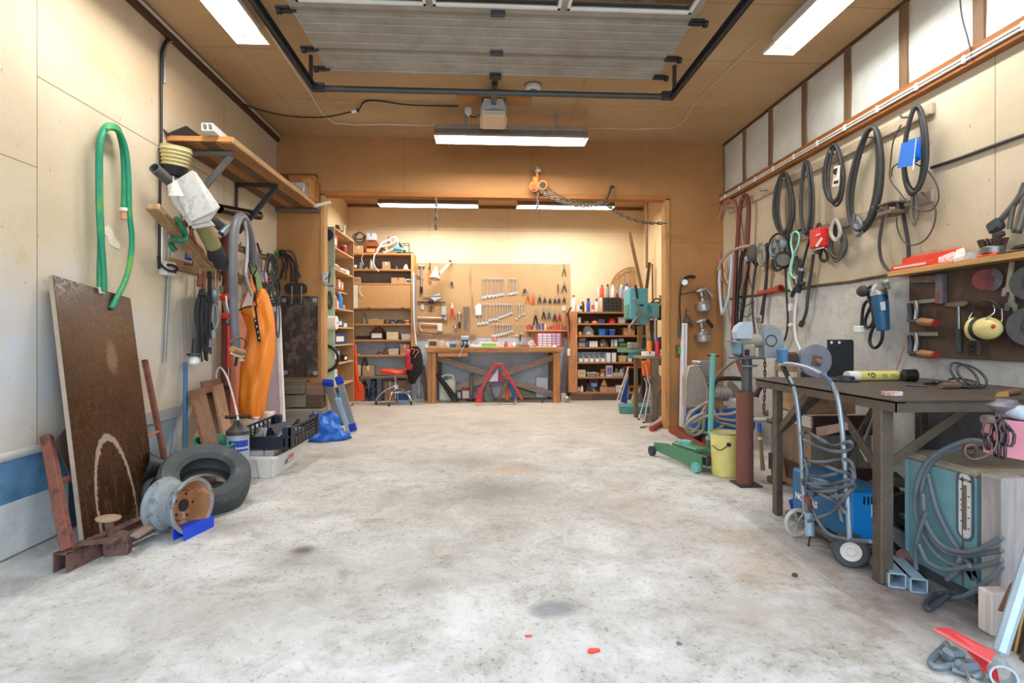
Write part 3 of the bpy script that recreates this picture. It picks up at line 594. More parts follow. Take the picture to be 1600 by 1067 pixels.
for nm,z0,z1,y0,y1,l in (('a',1.585,1.665,LW(257,410,0).y,YD-.05,'lower timber hook rail on left wall behind hanging cables'),('b',1.90,1.95,LW(328,370,0).y,YD-.1,'upper thin timber hook rail on left wall behind drain hose')):
 hk=MB()
 ps=[('rail',MB().bx(XL+.001,y0,z0,XL+.03,y1,z1,.004),wd((150,112,76),'y'))]
 for i in range(8):
  y=y0+.2+(y1-y0-.3)*i/7; ps.append(('hook',MB().tube([(XL+.03,y,z1-.02),(XL+.09,y,z1-.03),(XL+.1,y,z1)],.005,6,k=2),DKSTEEL))
 T('hook_rail',l,'rail',ps)
CB=mt((44,47,50),.55,0,.2,8)
bnd=MB(); rd=random.Random(5)
for i in range(22):
 x=305+24*rd.random(); o=.08+.07*rd.random(); xt=312+8*rd.random()
 bnd.tube(path(LW,[(xt,452),(x,468+6*rd.random()),(x+rd.uniform(-2,2),510),(x+rd.uniform(-1,5),545+20*rd.random())],o),.008,6,k=4)
T('extension_lead','thick bundle of black cable hung in long folds on left wall','cable',[('cable',bnd,CB),('tie',MB().tube(path(LW,[(310,462),(313,459),(318,460),(321,463)],.16),.008,6),BLACK)])
p=LW(304,552,.18);
T('work_lamp','inspection lamp with bare bulb hanging at foot of black cable bundle','lamp',[('handle',MB().lathe([(.0001,.11),(.016,.11),(.02,.06),(.022,0),(.0001,0)],p,(0,.05,1),12),mt((36,40,50),.5)),('collar',MB().lathe([(.0001,0),(.05,0),(.052,-.015),(.04,-.022),(.0001,-.022)],p,(0,.05,1),16),DKSTEEL),('bulb',MB().lathe([(.0001,-.022),(.024,-.022),(.036,-.05),(.034,-.075),(.018,-.092),(.0001,-.096)],p,(0,.05,1),16),mt((226,228,226),.15))])
T('hanging_cable','pair of thin black cables hanging beside black cable bundle','cable',(MB().tube(path(LW,[(325,392),(326,430),(325,480),(327,530)],.05),.009,6).tube(path(LW,[(328,395),(329,440),(328,500),(330,525)],.05),.008,6),BLACK))
T('screwdriver','wooden handled screwdriver hanging over the black cable bundle','screwdriver',[('handle',MB().lathe([(.0001,0),(.016,0),(.02,.04),(.015,.1),(.0001,.1)],LW(311,448,.08),(0,.15,1),10),mt((140,70,40),.5)),('shank',MB().cyl(LW(312,428,.08),LW(312,410,.08),.007,8),STEEL)])
T('brush_tool','brown wooden handled brush hanging right of the screwdriver','brush',[('handle',MB().lathe([(.0001,0),(.012,0),(.015,.08),(.01,.2),(.0001,.2)],LW(318,462,.06),(0,.05,1),10),mt((120,76,50),.6)),('bristles',MB().bx(XL+.04,LW(316,474,.05).y,LW(318,474,.05).z,XL+.07,LW(321,474,.05).y,LW(318,460,.05).z,.004),mt((60,40,30),.9))])
pu=MB().tor(LW(336,463,.09),.055,.02,(1,.3,0),20,8).ball(LW(336,463,.09),(.02,.045,.045))
T('cable_winder','round grey and blue cable winder hung on string beside thin black cables','winder',[('wheel',pu,mt((120,140,150),.35,.4,.2,30)),('string',MB().tube(path(LW,[(333,408),(336,430),(336,455)],.07),.006,6).tube(path(LW,[(338,405),(337,430),(337,452)],.07),.006,6),mt((170,150,120),.8))])
T('thin_rope','hank of pale blue cord hung below the cable winder','cord',(coil(LW,335,474,512,13,9,.006,.08,1.5,3),mt((140,158,172),.5,0,.2)))
for i,(x,y,lb) in enumerate(((332,524,'grey plug connector hanging right of the black cable bundle'),(325,537,'pale blue plug connector hanging beside the work lamp'))):
 T('plug_connector',lb,'connector',[('body',MB().lathe([(.0001,-.03),(.022,-.03),(.024,.02),(.015,.04),(.0001,.05)],LW(x,y,.1),(0,0,1),12),mt((146,160,172) if i==0 else (120,150,176),.4)),('lead',MB().tube([LW(x,y-6,.1),LW(x-1,y-20,.1),LW(x-3,y-60,.06)],.007,6),BLACK)])
T('grease_gun','grey tool held by two red clips hanging left of drain hose','tool',[('body',MB().bar(LW(350,466,.1),LW(357,500,.1),.045,.03,(1,0,0),.008),mt((150,150,140),.5,.2,.15)),('clip',MB().bar(LW(347,466,.1),LW(357,462,.1),.05,.05,(1,0,0),.008),RED),('clip',MB().bar(LW(350,494,.1),LW(360,490,.1),.05,.05,(1,0,0),.008),RED),('shaft',MB().tube(path(LW,[(353,462),(355,480),(360,492)],.14),.008,6),WHITE),('tip',MB().bar(LW(355,500,.1),LW(358,510,.1),.03,.02,(1,0,0),.004),mt((160,156,140),.5))])
T('red_handle_saw','thin red tubular handle standing below the grey tool by the wall','handle',[('tube',MB().cyl(LW(357,508,.12),LW(357,574,.12),.014,10),mt((214,50,40),.4)),('rod',MB().cyl(LW(357,574,.12),LW(357,604,.12),.008,8),STEEL),('foot',MB().cyl(LW(354,606,.12),LW(359,604,.12),.018,10),DKSTEEL)])
p=LW(374,552,.42)
T('pipe_clamp','bent wire clamp with brown rollers hanging in front of drain hose','clamp',[('ring',MB().tube(path(LW,[(365,545),(361,535),(365,529),(375,527),(384,532),(386,542),(380,548)],.42),.008,6),mt((110,96,84),.5,.5)),('roller',MB().tube(path(LW,[(363,545),(370,549),(380,551)],.44),.026,8,k=2),mt((160,120,80),.6)),('band',MB().tube(path(LW,[(362,551),(370,555),(380,556)],.43),.012,8),WHITE),('tag',MB().bar(LW(370,558,.43),LW(368,572,.43),.02,.006),BLACK),('tag',MB().plate([LW(376,557,.43),LW(382,564,.43),LW(372,564,.43)],.004,(1,0,0)),mt((180,176,176),.5))])
def hang(name,label,cat,x,y0,y1,fn,mat,o=.06,kind='pl',m2=None,grp=None):
 a=fn(x,y0,o); b=fn(x,y1,o); L=(a-b).length; d=(b-a)
 if kind=='pl':  # pliers / shears hung by the jaws
  j=MB().bar(a,a+d*.3,.018,.012,(1,0,0),.003); h=[]
  u=V((0,1,0)) if fn is LW or fn is RW else V((1,0,0))
  h1=MB().tube([a+d*.28,a+d*.5+u*L*.12,b+u*L*.13],[.006,.009,.008],7); h2=MB().tube([a+d*.28,a+d*.5-u*L*.12,b-u*L*.13],[.006,.009,.008],7)
  return T(name,label,cat,[('jaws',j,STEEL),('handle',h1,mat),('handle',h2,mat)],grp)
 if kind=='ring':
  return T(name,label,cat,[('shank',MB().bar(a,b,.014,.008,(1,0,0),.002),mat),('ring_end',MB().tor(b,.016,.006,(1,0,0) if fn in (LW,RW) else (0,1,0),14,6),mat)],grp)
 return T(name,label,cat,[('blade',MB().bar(a,a+d*.55,.02,.004,(1,0,0),.001),STEEL),('handle',MB().lathe([(.0001,0),(.012,0),(.015,L*.2),(.011,L*.42),(.0001,L*.43)],a+d*.55,d,10),m2 or mat)],grp)
for i,(x,y0,y1,k,mat,lb) in enumerate([(340,432,452,'ring',STEEL,'small steel ring spanner above the cable winder'),(346,430,460,'bl',mt((120,100,70),.6),'chisel with brown handle on lower hook rail beside cable winder'),(351,436,462,'pl',DKSTEEL,'grey pliers hanging just left of drain hose'),(378,440,470,'ring',STEEL,'steel spanner hanging between drain hose and orange trousers'),(382,436,476,'bl',mt((110,116,122),.4),'grey handled scraper behind the silver hose'),(386,450,482,'pl',mt((110,130,150),.5),'blue grey pliers beside white patch of orange trousers'),(417,418,446,'pl',mt((150,40,34),.5),'red handled shears above the tangle of wires'),(424,415,440,'pl',mt((40,96,70),.5),'green handled pliers under the fan of black cables'),(431,412,436,'bl',mt((44,52,60),.5),'black handled screwdriver under the fan of black cables')]):
 hang('hand_tool',lb,'tool',x,y0,y1,LW,mat,.07 if x<390 else .16,k)
T('wire_net','ball of grey wire netting hanging behind orange trousers','wire',(coil(LW,402,395,432,12,14,.004,.1,3,9,thick=.12),mt((150,146,140),.5,.4,.2)))
T('scraper_tool','dark slender bar with hook end on left wall beside wire netting','tool',(MB().tube(path(LW,[(402,380),(406,395),(404,408),(409,424),(411,432)],.12),.011,7),mt((74,52,44),.8)))
T('spray_box','small white and red pack hung behind the orange trousers','box',[('pack',MB().bx(XL+.12,LW(404,425,.15).y,LW(404,440,.15).z,XL+.2,LW(411,425,.15).y,LW(404,424,.15).z,.004),mt((200,196,200),.5)),('label_panel',MB().bx(XL+.11,LW(410,425,.15).y+.03,LW(404,437,.15).z,XL+.21,LW(413,425,.15).y+.06,LW(404,428,.15).z,.004),RED)])
rdm=random.Random(11)
for i in range(3):
 T('wire_tangle',['upper tangle of dark wires hanging left of the timber board','middle tangle of dark wires beside the orange trousers','lowest loop of dark wire and tie below the tangle'][i],'wire',(coil(LW,[423,428,432][i],[398,435,470][i],[440,472,520][i],[20,22,9][i],[8,12,4][i],.006,.14,4,20+i,thick=.1),[mt((56,60,58),.6,.1,.2),mt((70,74,78),.5,.3,.2),mt((50,58,74),.5)][i]))
T('white_clip','white plastic clip on the wires left of timber board','clip',(MB().box(LW(432,484,.2),(.05,.1,.05),.006),mt((200,196,202),.5)))
fan=MB(); rd=random.Random(3)
for i in range(13):
 ex,ey=[(468,435),(470,432),(465,441),(464,442),(462,443),(455,442),(446,438),(443,425),(440,436),(450,420),(466,420),(458,440),(436,440)][i]
 fan.tube([DW(434+rd.uniform(-2,2),393+rd.uniform(-2,4),.05),DW((434+ex)/2+6+rd.uniform(-3,3),(393+ey)/2-10+rd.uniform(-6,6),.06),DW(ex,ey,.035)],.007,6)
T('cable_fan','fan of thin black cables spreading from the corner over inner wall','cable',[('cables',fan,BLACK),('tie',MB().tor(DW(435,395,.05),.03,.012,(1,0,0),14,6),GREEN)])
a,b=DW(440,463,.0),DW(497,588,.0)
bd=[('board',MB().bx(a.x,YD-.035,b.z,b.x,YD-.001,a.z,.004),mt((62,48,42),.7,0,.45,7,(88,74,68),(.5,.56),wood='z',bump=.4))]
for px,py in ((444,469),(492,469),(446,582),(493,583)): bd.append(('bolt',MB().lathe([(.0001,.03),(.014,.03),(.016,.012),(.03,.01),(.03,0)],DW(px,py,.034),(0,-1,0),6),GALV))
T('timber_board','dark grained timber board bolted to the inner wall','board',bd)
c=DW(463,451,.03); pts=[]
for i in range(20):
 t=2*PI*i/20; pts.append(((.06 if cos(t)>0 else -.06)+.062*cos(t),.062*sin(t)))
ov=MB().prism(pts,.03,axes(c,(1,0,0),(0,0,1)))
hk=[]
for px in (456,471): hk.append(('hook',MB().tube([DW(px,447,.07),DW(px,455,.075),DW(px,468,.06),DW(px-1,474,.045)],.008,6),STEEL))
T('rubber_plate','oval black rubber plate with two steel hooks above the timber board','plate',[('plate',ov,mt((40,38,34),.7,0,.2))]+hk)
a=DW(503,425,.0)
T('light_switch','grey switch box with lever on the left opening post','switch',[('box',MB().bx(a.x+.02,YD-.05,DW(503,442,0).z,a.x+.07,YD-.012,a.z,.005),mt((190,192,192),.4)),('lever',MB().tube([DW(509,437,.06),DW(514,430,.07),DW(516,415,.07)],.005,6),DKSTEEL),('bracket',MB().bx(a.x+.02,YD-.06,DW(503,447,0).z,a.x+.14,YD-.04,DW(503,445,0).z,.002),STEEL)])
bl=[((443,478),(617,637),.16,(124,116,104)),((477,505),(598,618),.13,(128,98,76)),((443,475),(594,616),.18,(106,98,88)),((477,503),(618,638),.16,(86,66,52)),((444,503),(640,665),.22,(150,140,128))]
lbl=['grey timber block under the dark one in the stack by left pier','light brown timber block atop the right of stack by left pier','weathered timber block on top left of stack by left pier','dark end-grain timber block on right of stack by left pier','long grey timber beam at foot of the stack by left pier']
for ((x0,x1),(y0,y1),dp,col),lb in zip(bl,lbl):
 yd=YD-.004-dp; a=PY(x0,y0,yd); b=PY(x1,y1,yd)
 T('timber_block',lb,'timber',(MB().bx(a.x,yd,max(0,b.z),b.x,yd+dp-.004,a.z,.008),wd(col,'x')),'timber blocks stacked by the left pier')
Yo=4.95
L_=[(451,401,414),(462,397,420),(472,388,423),(482,375,426),(488,376,427),(500,381,429),(515,386,430),(535,382,430),(554,378,429),(575,375,426),(595,374,422),(615,373,418),(635,372,415),(648,374,413),(655,388,409)]
def outfit(rows_px,y0,dp,nf,sd,n=26):
 rows=[]
 for y,l,r in rows_px:
  ph=y*.035+sd; ring=[]
  for j in range(n):
   a=2*PI*j/n; c=(l+r)/2; w=(r-l)/2
   f=.012*sin(nf*a+ph)+.008*sin((nf+2)*a-ph*1.7)
   ring.append(PY(c+w*cos(a)*(1+.0*f),y,y0+(dp+f*2.2)*sin(a)*(.75+.25*min(1,w/25))))
  rows.append(ring)
 return MB().sheet(rows,wrap=True)
OR=mt((252,142,44),.4,0,.08,5,bump=.9)
tr=outfit(L_,Yo,.1,5,.3)
bib=MB(); rows=[]
for y,l,r in ((429,391,393),(440,389,397),(452,387,401),(465,382,401),(480,375,402),(492,380,404)): rows.append([PY(l+(r-l)*j/6,y,Yo-.06-.03*sin(PI*j/6)) for j in range(7)])
bib.sheet(rows,th=.006)
patch=MB().plate([PY(388,455,Yo-.098),PY(394,452,Yo-.102),PY(395,478,Yo-.105),PY(378,481,Yo-.08)],.004,(0,-1,0))
bind=MB().tube([PY(373,485,Yo-.1),PY(383,480,Yo-.12),PY(397,478,Yo-.12)],.006,6).tube([PY(401,455,Yo-.1),PY(399,465,Yo-.12),PY(402,480,Yo-.125)],.006,6)
st=MB().plate([PY(x,y,Yo-.115) for x,y in [(396,478),(400,477),(407,530),(408,534),(403,534),(397,500)]],.006,(0,-1,0))
st2=MB().plate([PY(x,y,Yo-.08) for x,y in [(392,430),(396,430),(400,478),(396,479)]],.006,(0,-1,0)); st3=MB().plate([PY(x,y,Yo-.07) for x,y in [(395,430),(399,432),(402,456),(399,458)]],.005,(0,-1,0))
wb=MB().plate([PY(x,y,Yo-.05) for x,y in [(383,385),(388,383),(399,418),(394,422)]],.006,(0,-1,0)); wb2=MB().plate([PY(x,y,Yo-.06) for x,y in [(392,420),(400,418),(411,452),(403,456)]],.006,(0,-1,0))
wbe=MB().tube([PY(381,386,Yo-.05),PY(387,408,Yo-.055),PY(394,430,Yo-.06)],.008,6).tube([PY(388,384,Yo-.05),PY(395,405,Yo-.055),PY(401,420,Yo-.06),PY(395,430,Yo-.07)],.006,6)
txt=MB()
for i in range(5):
 M=axes(PY(397.5+i*1.9,492+i*9,Yo-.124),PY(398.9+i*1.9,502+i*9,Yo-.124)-PY(397.5+i*1.9,492+i*9,Yo-.124),(1,0,0)); M=M@Matrix.Rotation(PI,4,'X') if 0 else M
 txt.prism([(-.008,-.005),(.008,-.005),(.008,.003),(-.008,.004)],.001,M)
GB=mt((150,176,120),.7,0,.1)
T('bib_trousers','bright orange waterproof bib trousers hanging by green braces on left wall','trousers',[('trousers',tr,OR),('bib',bib,OR,[('patch',patch,mt((240,222,216),.6,0,.04))]),('binding',bind,BLACK),('strap',st,mt((34,24,22),.6),[('lettering',txt,WHITE)]),('strap',st2,BLACK),('strap',st3,BLACK),('brace',wb,GB),('brace',wb2,GB),('brace_edge',wbe,BLACK)])
a=PY(420,672,5.55)
pn=MB().plate([PY(418,672,5.5),PY(440,672,5.5),PY(431,480,5.75),PY(424,480,5.75)],.03,(0,1,0)); pe=MB().bar(PY(443,676,5.48),PY(434.5,478,5.74),.04,.04,(0,1,0),.004)
T('foam_board','tall pale lilac panel with white edge leaning behind orange trousers','panel',[('panel',pn,mt((206,200,220),.6,0,.05)),('edge_strip',pe,mt((232,234,232),.5))])
T('blue_pipe','thin blue pipe standing against left wall behind the tyre','pipe',(MB().cyl(LW(289,700,.08),LW(290,566,.03),.016,10),mt((70,116,160),.5,0,.12)))
T('pink_board','board tinted with bounced orange light leaning at the wall behind the orange trousers','board',(MB().plate([LW(346,660,.06),LW(392,645,.06),LW(390,488,.03),LW(356,480,.03)],.012,(1,0,0)),mt((196,128,100),.8,0,.1,6)))  # pinkish colour holds the orange light bounced off the trousers
tr=MB()
A,B,C_,D_=LW(294,612,.1),LW(328,604,.1),LW(351,692,.42),LW(317,706,.42)
def quad(a,b,c,d,th,n=None): return MB().plate([a,b,c,d],th,n)
w1=wd((124,88,66),'z'); w2=wd((154,118,88),'z')
T('wooden_trough','open wooden trough leaning on left wall behind the green basin','trough',[('board',quad(A,A.lerp(B,.62),D_.lerp(C_,.62),D_,.02,(1,0,.4)),w1),('board',quad(LW(314,607,.02),LW(334,601,.02),LW(356,688,.32),LW(338,694,.32),.02,(1,0,.4)),wd((110,84,62),'z')),('board',quad(LW(330,604,.09),LW(345,600,.09),LW(360,682,.42),LW(347,690,.42),.02,(1,0,.4)),w2),('end_board',MB().bar(LW(316,606,.1),LW(345,600,.1),.1,.02,(1,0,.2),.003),w1)])
T('white_cable','white cable looping down from wall into the oil extractor','cable',(MB().tube([LW(340,605,.05),LW(338,585,.08),LW(344,574,.12),LW(355,590,.2),LW(364,620,.3),PY(372,655,3.9)],.008,6),mt((222,216,206),.5)))
TL,TR=PX(82,430,XL+.05),PX(203,466,XL+.05); BL=PZ(131,843,.045); BR=BL+TR-TL; BR.z=max(.004,BR.z)
nrm=(TR-TL).cross(BL-TL).normalized(); nrm=-nrm if nrm.x<0 else nrm
def sheetmat():
 m,nt,b=newmat('brown_sheet'); Lk=nt.links.new; P=geo(nt); X=xyz(nt,P)
 n1=noise(nt,P,2.2,6,.7); n2=noise(nt,P,38,6,.8); mp=N(nt,'ShaderNodeMapping'); Lk(P,mp.inputs[0]); mp.inputs['Scale'].default_value=(1,1,.1); n3=noise(nt,mp.outputs[0],46,4,.7)
 c=mix(nt,ramp(nt,n1,.3,.7),C(50,27,13),C(76,45,22))
 low=ramp(nt,X[2],.95,.1)
 c=mix(nt,math_(nt,'MULTIPLY',math_(nt,'MULTIPLY',ramp(nt,n2,.6,.7),ramp(nt,n1,.42,.62)),math_(nt,'MULTIPLY',low,.8)),c,C(150,126,110))
 c=mix(nt,math_(nt,'MULTIPLY',math_(nt,'MULTIPLY',ramp(nt,n3,.52,.75),ramp(nt,X[2],.5,.3)),.4),c,C(150,124,106))
 a=math_(nt,'DIVIDE',math_(nt,'SUBTRACT',X[1],3.16),.155); e=math_(nt,'DIVIDE',math_(nt,'SUBTRACT',X[2],.1),.42)
 d=math_(nt,'ADD',math_(nt,'MULTIPLY',a,a),math_(nt,'MULTIPLY',e,e)); d=math_(nt,'ADD',d,math_(nt,'MULTIPLY',math_(nt,'SUBTRACT',n2,.5),.5)); rg=line(nt,d,1.,.11)
 c=mix(nt,math_(nt,'MULTIPLY',rg,.7),c,C(190,170,156))
 k=blob(nt,(X[1],X[2]),3.32,.98,.07,.15,.5,n1,.9); c=mix(nt,math_(nt,'MULTIPLY',k,.6),c,C(142,112,86))
 Lk(c,b.inputs['Base Color']); Lk(ramp(nt,n2,.2,1.3),b.inputs['Roughness']); b.inputs['Specular IOR Level'].default_value=.6; return m
T('brown_sheet','large dark brown coated plywood sheet leaning against left wall','sheet',[('face',MB().plate([TL,TR,BR,BL],.003,nrm),sheetmat()),('core',MB().plate([TL-nrm*.024,TR-nrm*.024,BR-nrm*.024,BL-nrm*.024],.0235,nrm),mt((178,160,140),.8,0,.15,20))])
RS=mt((128,78,64),.75,.1,.2,14,(92,56,46),(.5,.6)); RS2=mt((112,84,76),.75,.1,.2,16,(80,52,44),(.5,.6))
a,b=PZ(95,880,.045),PZ(250,808,.045); dv=(b-a).normalized(); nv=V((-dv.y,dv.x,0))
ch=MB().bar(a-nv*.03,b-nv*.03,.008,.085,(0,0,1)).bar(a+nv*.03,b+nv*.03,.008,.085,(0,0,1)).bar(a+V((0,0,.042)),b+V((0,0,.042)),.068,.008,(0,0,1))
ch=MB()
for s_ in (-.03,.03): ch.bar(a+nv*s_,b+nv*s_,.008,.088,(0,0,1))
ch=MB()
for s_ in (-.032,.032):
 ch.plate([a+nv*s_+V((0,0,-.045)),b+nv*s_+V((0,0,-.045)),b+nv*s_+V((0,0,.045)),a+nv*s_+V((0,0,.045))],.008,nv)
ch.plate([a-nv*.032+V((0,0,.037)),b-nv*.032+V((0,0,.037)),b+nv*.04+V((0,0,.037)),a+nv*.04+V((0,0,.037))],.008,(0,0,1))
p0=a.lerp(b,.06)+V((0,0,.045)); tp=LW(73,682,.05)
lg=MB().bar(p0,tp,.045,.045,(1,0,0),.004)
ft=MB().plate([a.lerp(b,.12)+V((0,0,.046)),a.lerp(b,.28)+V((0,0,.046)),a.lerp(b,.3)-nv*.13+V((0,0,.05)),a.lerp(b,.2)-nv*.15+V((0,0,.05))],.006,(0,0,1))
st_=p0.lerp(tp,.55)
T('rusty_stand','rusty steel frame with channel base lying in front of brown sheet','frame',[('channel',ch,RS2),('post',lg,RS),('foot_plate',ft,RS2),('stub',MB().bar(st_,st_+V((-.03,.12,0)),.03,.03,None,.003),RS)])
T('sheet_offcut','dark triangular metal offcut standing behind rusty post','offcut',(MB().plate([LW(84,688,.1),LW(126,640,.03),LW(132,800,.05)],.006,(1,0,0)),mt((124,104,96),.6,.2,.15)))
a,b=LW(226,562,.04),LW(262,742,.22)
T('rusty_ladder','tall rusty bar with side rung leaning on left wall beside brown sheet','bar',[('rail',MB().bar(a,b,.03,.03,(1,0,0),.003),RS),('rung',MB().bar(a.lerp(b,.62),a.lerp(b,.62)+V((.0,-.22,-.03)),.025,.012,None,.002),mt((160,110,76),.8))])
a=PZ(182,850,.05); b=PZ(248,818,.06); dv=(b-a).normalized()
T('axle_stub','rusty axle stub with round flange lying beside channel base','axle',[('knuckle',MB().prism([(-.05,-.05),(.05,-.05),(.055,.01),(.04,.045),(.015,.06),(-.02,.06),(-.045,.045),(-.055,.01)],.06,axes(a+V((0,.03,0)),(1,.25,0),(0,0,1))),RS2),('spindle',MB().tube([a+V((-.02,0,.02)),a+V((-.04,0,.13))],.02,10,k=1),RS2,[('flange',MB().lathe([(.0001,.0),(.052,.0),(.055,.008),(.03,.016),(.0001,.016)],a+V((-.04,0,.125)),(.1,0,1),18),mt((156,130,110),.7))]),('arm',MB().bar(a+dv*.08,b,.05,.05,None,.004),RS2),('cover',MB().plate([PZ(203,838,.085),PZ(228,822,.085),PZ(240,826,.085),PZ(215,842,.085)],.008,(0,0,1)),mt((150,130,118),.8))])
n=V((.97,-.24,.04)).normalized(); c=PY(279,789,3.06)
RR=.148; prof=[(.118,-.1),(RR,-.1),(RR+.003,-.09),(RR-.012,-.082),(RR-.014,-.055),(.112,-.04),(.112,.02),(RR-.016,.045),(RR-.012,.082),(RR+.003,.09),(RR,.1),(RR-.014,.096),(.116,.05)]
rimM=mt((150,158,164),.6,.25,.2,9,(104,92,84),(.52,.62)); rimI=mt((158,108,68),.8,.1,.2,11,(196,176,156),(.58,.7))
inner=[(RR-.004,.1),(.125,.085),(.108,.04),(.1,.02),(.085,.015),(.075,.03),(.05,.034),(.032,.03)]
holes=MB(); Fm=frame(c,n)
for i in range(5):
 q=Fm@V((.062*cos(i*2*PI/5),.062*sin(i*2*PI/5),.031)); holes.cyl(q,q+n*.004,.008,8)
T('wheel_rim','bare rusty steel wheel rim standing in front of the tyre','wheel rim',[('barrel',MB().lathe(prof,c,n,36),rimM),('disc',MB().lathe(inner,c,n,36),rimI,[('hub_hole',MB().cyl(c+n*.024,c+n*.037,.032,20),BLACK),('bolt_hole',holes,BLACK)])])
ax=V((.30,-.44,.85)).normalized(); tw=.1; TRo=.262
c=PY(320,752,3.52)
tp=[(.14,-tw*.7),(.165,-tw*.95),(.235,-tw*1.05),(.258,-tw*.8),(TRo,-tw*.5)]
for i in range(5):
 x=-tw*.5+tw*i/5; tp+=[(TRo+.002,x+.004),(TRo+.002,x+tw/5-.006),(TRo-.006,x+tw/5-.004),(TRo-.006,x+tw/5-.001)]
tp+=[(TRo,tw*.5),(.258,tw*.8),(.235,tw*1.05),(.165,tw*.95),(.14,tw*.7),(.146,tw*.55),(.2,tw*.75),(.24,tw*.4),(.24,-tw*.4),(.2,-tw*.75),(.146,-tw*.55),(.14,-tw*.7)]
tread=MB(); Fm=frame(c,ax)
for i in range(64):
 a=2*PI*i/64
 for z in (-.055,.055):
  q=Fm@V(((TRo-.0085)*cos(a),(TRo-.0085)*sin(a),z)); r=(Fm.to_3x3()@V((cos(a),sin(a),0))); t=(Fm.to_3x3()@V((-sin(a),cos(a),0)))
  tread.box(q,(.011,.014,.03),.002,Matrix((( r.x,t.x,ax.x),(r.y,t.y,ax.y),(r.z,t.z,ax.z))))
TY=mt((70,74,76),.7,0,.2,10,(104,106,104),(.58,.7))
T('car_tyre','worn black tyre leaning half flat behind the bare rusty rim','tyre',[('carcass',MB().lathe(tp,c,ax,48),TY),('tread',tread,TY)])
T('car_tyre','dark tyre mostly hidden between brown sheet and the bare rim','tyre',(MB().lathe([(.09,-.04),(.12,-.05),(.135,-.03),(.135,.03),(.12,.05),(.09,.04),(.09,-.04)],PY(250,772,3.5),(.9,-.3,.3),28),RUBBERG))
T('plant_pot','black plastic pot tipped over behind the tyre','pot',(MB().lathe([(.0001,0),(.07,0),(.1,.17),(.108,.17),(.108,.19),(.095,.19),(.065,.01)],PY(266,742,3.6),(-.5,-.6,.35),20),BLACK))
for i,(px,py,col,lb) in enumerate(((330,760,(96,60,56),'red scrap of cloth inside the tyre'),(346,764,(50,90,60),'green bottle top in the tyre hole'),(318,752,(74,70,66),'grey metal scrap inside the tyre'))):
 T('scrap_piece',lb,'scrap',(MB().ball(PZ(px,py,.03),(.09,.08,.035),9,6),mt(col,.6,0,.3,30)))  # scraps enlarged to fill the tyre hole and darken the bright floor in it
a,b=PZ(279,845,.0),PZ(326,822,.0); dv=(b-a).normalized(); nv=V((dv.y,-dv.x,0))
bc=MB(); w_=.034
for s_ in (-w_,w_-.005): bc.plate([a+nv*s_,b+nv*s_,b+nv*s_+V((0,0,.06)),a+nv*s_+V((0,0,.06))],.005,nv)
bc.plate([a-nv*w_+V((0,0,.06)),b-nv*w_+V((0,0,.06)),b+nv*w_+V((0,0,.06)),a+nv*w_+V((0,0,.06))],.005,(0,0,1))
T('blue_channel','bright blue painted steel channel lying on the floor by the rim','channel',(bc,mt((20,70,216),.4,0,.08,12,(60,90,190),(.62,.7))))
p=PY(338,689,3.9)
T('plastic_basin','green plastic basin tilted behind the tyre','basin',[('bowl',MB().lathe([(.0001,-.1),(.1,-.1),(.125,-.02),(.135,.0),(.128,.0),(.095,-.09),(.0001,-.09)],p,(.15,-.1,1),28),mt((26,112,76),.45,0,.08)),('rim',MB().tor(p,.137,.008,(.15,-.1,1),30,6),mt((34,128,88),.45))])
p=PZ(372,762,0); rr=.074; hh=p.y/F
Zy=lambda y:H-(y-HY)/F*p.y
oe=[('tank',MB().lathe([(.0001,.0),(rr,.0),(rr+.003,.02),(rr,.03),(rr,Zy(716)),(rr+.004,Zy(714)),(rr,Zy(712)),(rr,Zy(676)),(rr*.96,Zy(672)),(.0001,Zy(671))],p,n=28),mt((160,168,176),.35,0,.05),[('band',MB().lathe([(rr+.004,Zy(742)),(rr+.006,Zy(740)),(rr+.004,Zy(738))],p,n=28),WHITE)]),
 ('lid',MB().lathe([(.0001,Zy(656)),(.02,Zy(657)),(rr*.9,Zy(666)),(rr+.006,Zy(669)),(rr+.006,Zy(674)),(.0001,Zy(674))],p,n=28),mt((58,56,54),.5)),
 ('pump_rod',MB().cyl((p.x,p.y,Zy(664)),(p.x,p.y,Zy(648)),.009,10).box((p.x-.012,p.y,Zy(659)),(.035,.035,.05),.006),DKSTEEL),
 ('handle',MB().tube([(p.x-.085,p.y-.01,Zy(648)),(p.x+.085,p.y+.01,Zy(648))],.012,10,k=1),BLACK)]
lab=MB(); rows=[]; vd=math.atan2(-p.y,-p.x)
for i in range(13):
 a=vd-.9+1.9*i/12; rows.append([(p.x+(rr+.0015)*cos(a),p.y+(rr+.0015)*sin(a),z) for z in (Zy(698),Zy(682))])
lab.sheet(rows,th=0)
tx=MB()
def curved(mb,txt,r,ang,z,size,bold=.03):
 t=MB().text(txt,Matrix(),size,.0004,bold);
 for v in t.v: pass
 mb.add([(p.x+(r+v.z)*cos(ang+v.x/r),p.y+(r+v.z)*sin(ang+v.x/r),z+v.y) for v in t.v],t.f)
curved(tx,'Oil Extractor',rr+.0025,vd+.12,Zy(693),.026)
for k in (0,1): tx.bar((p.x+(rr+.003)*cos(vd-.8+.1*k),p.y+(rr+.003)*sin(vd-.8+.1*k),Zy(691-k)),(p.x+(rr+.003)*cos(vd-.5+.1*k),p.y+(rr+.003)*sin(vd-.5+.1*k),Zy(684.5-k)),.003,.002)
oe.append(('label_band',lab,mt((22,62,170),.4),[('lettering',tx,WHITE)]))
T('oil_extractor','grey cylindrical oil extractor pump with blue label beside white bin','oil extractor',oe)
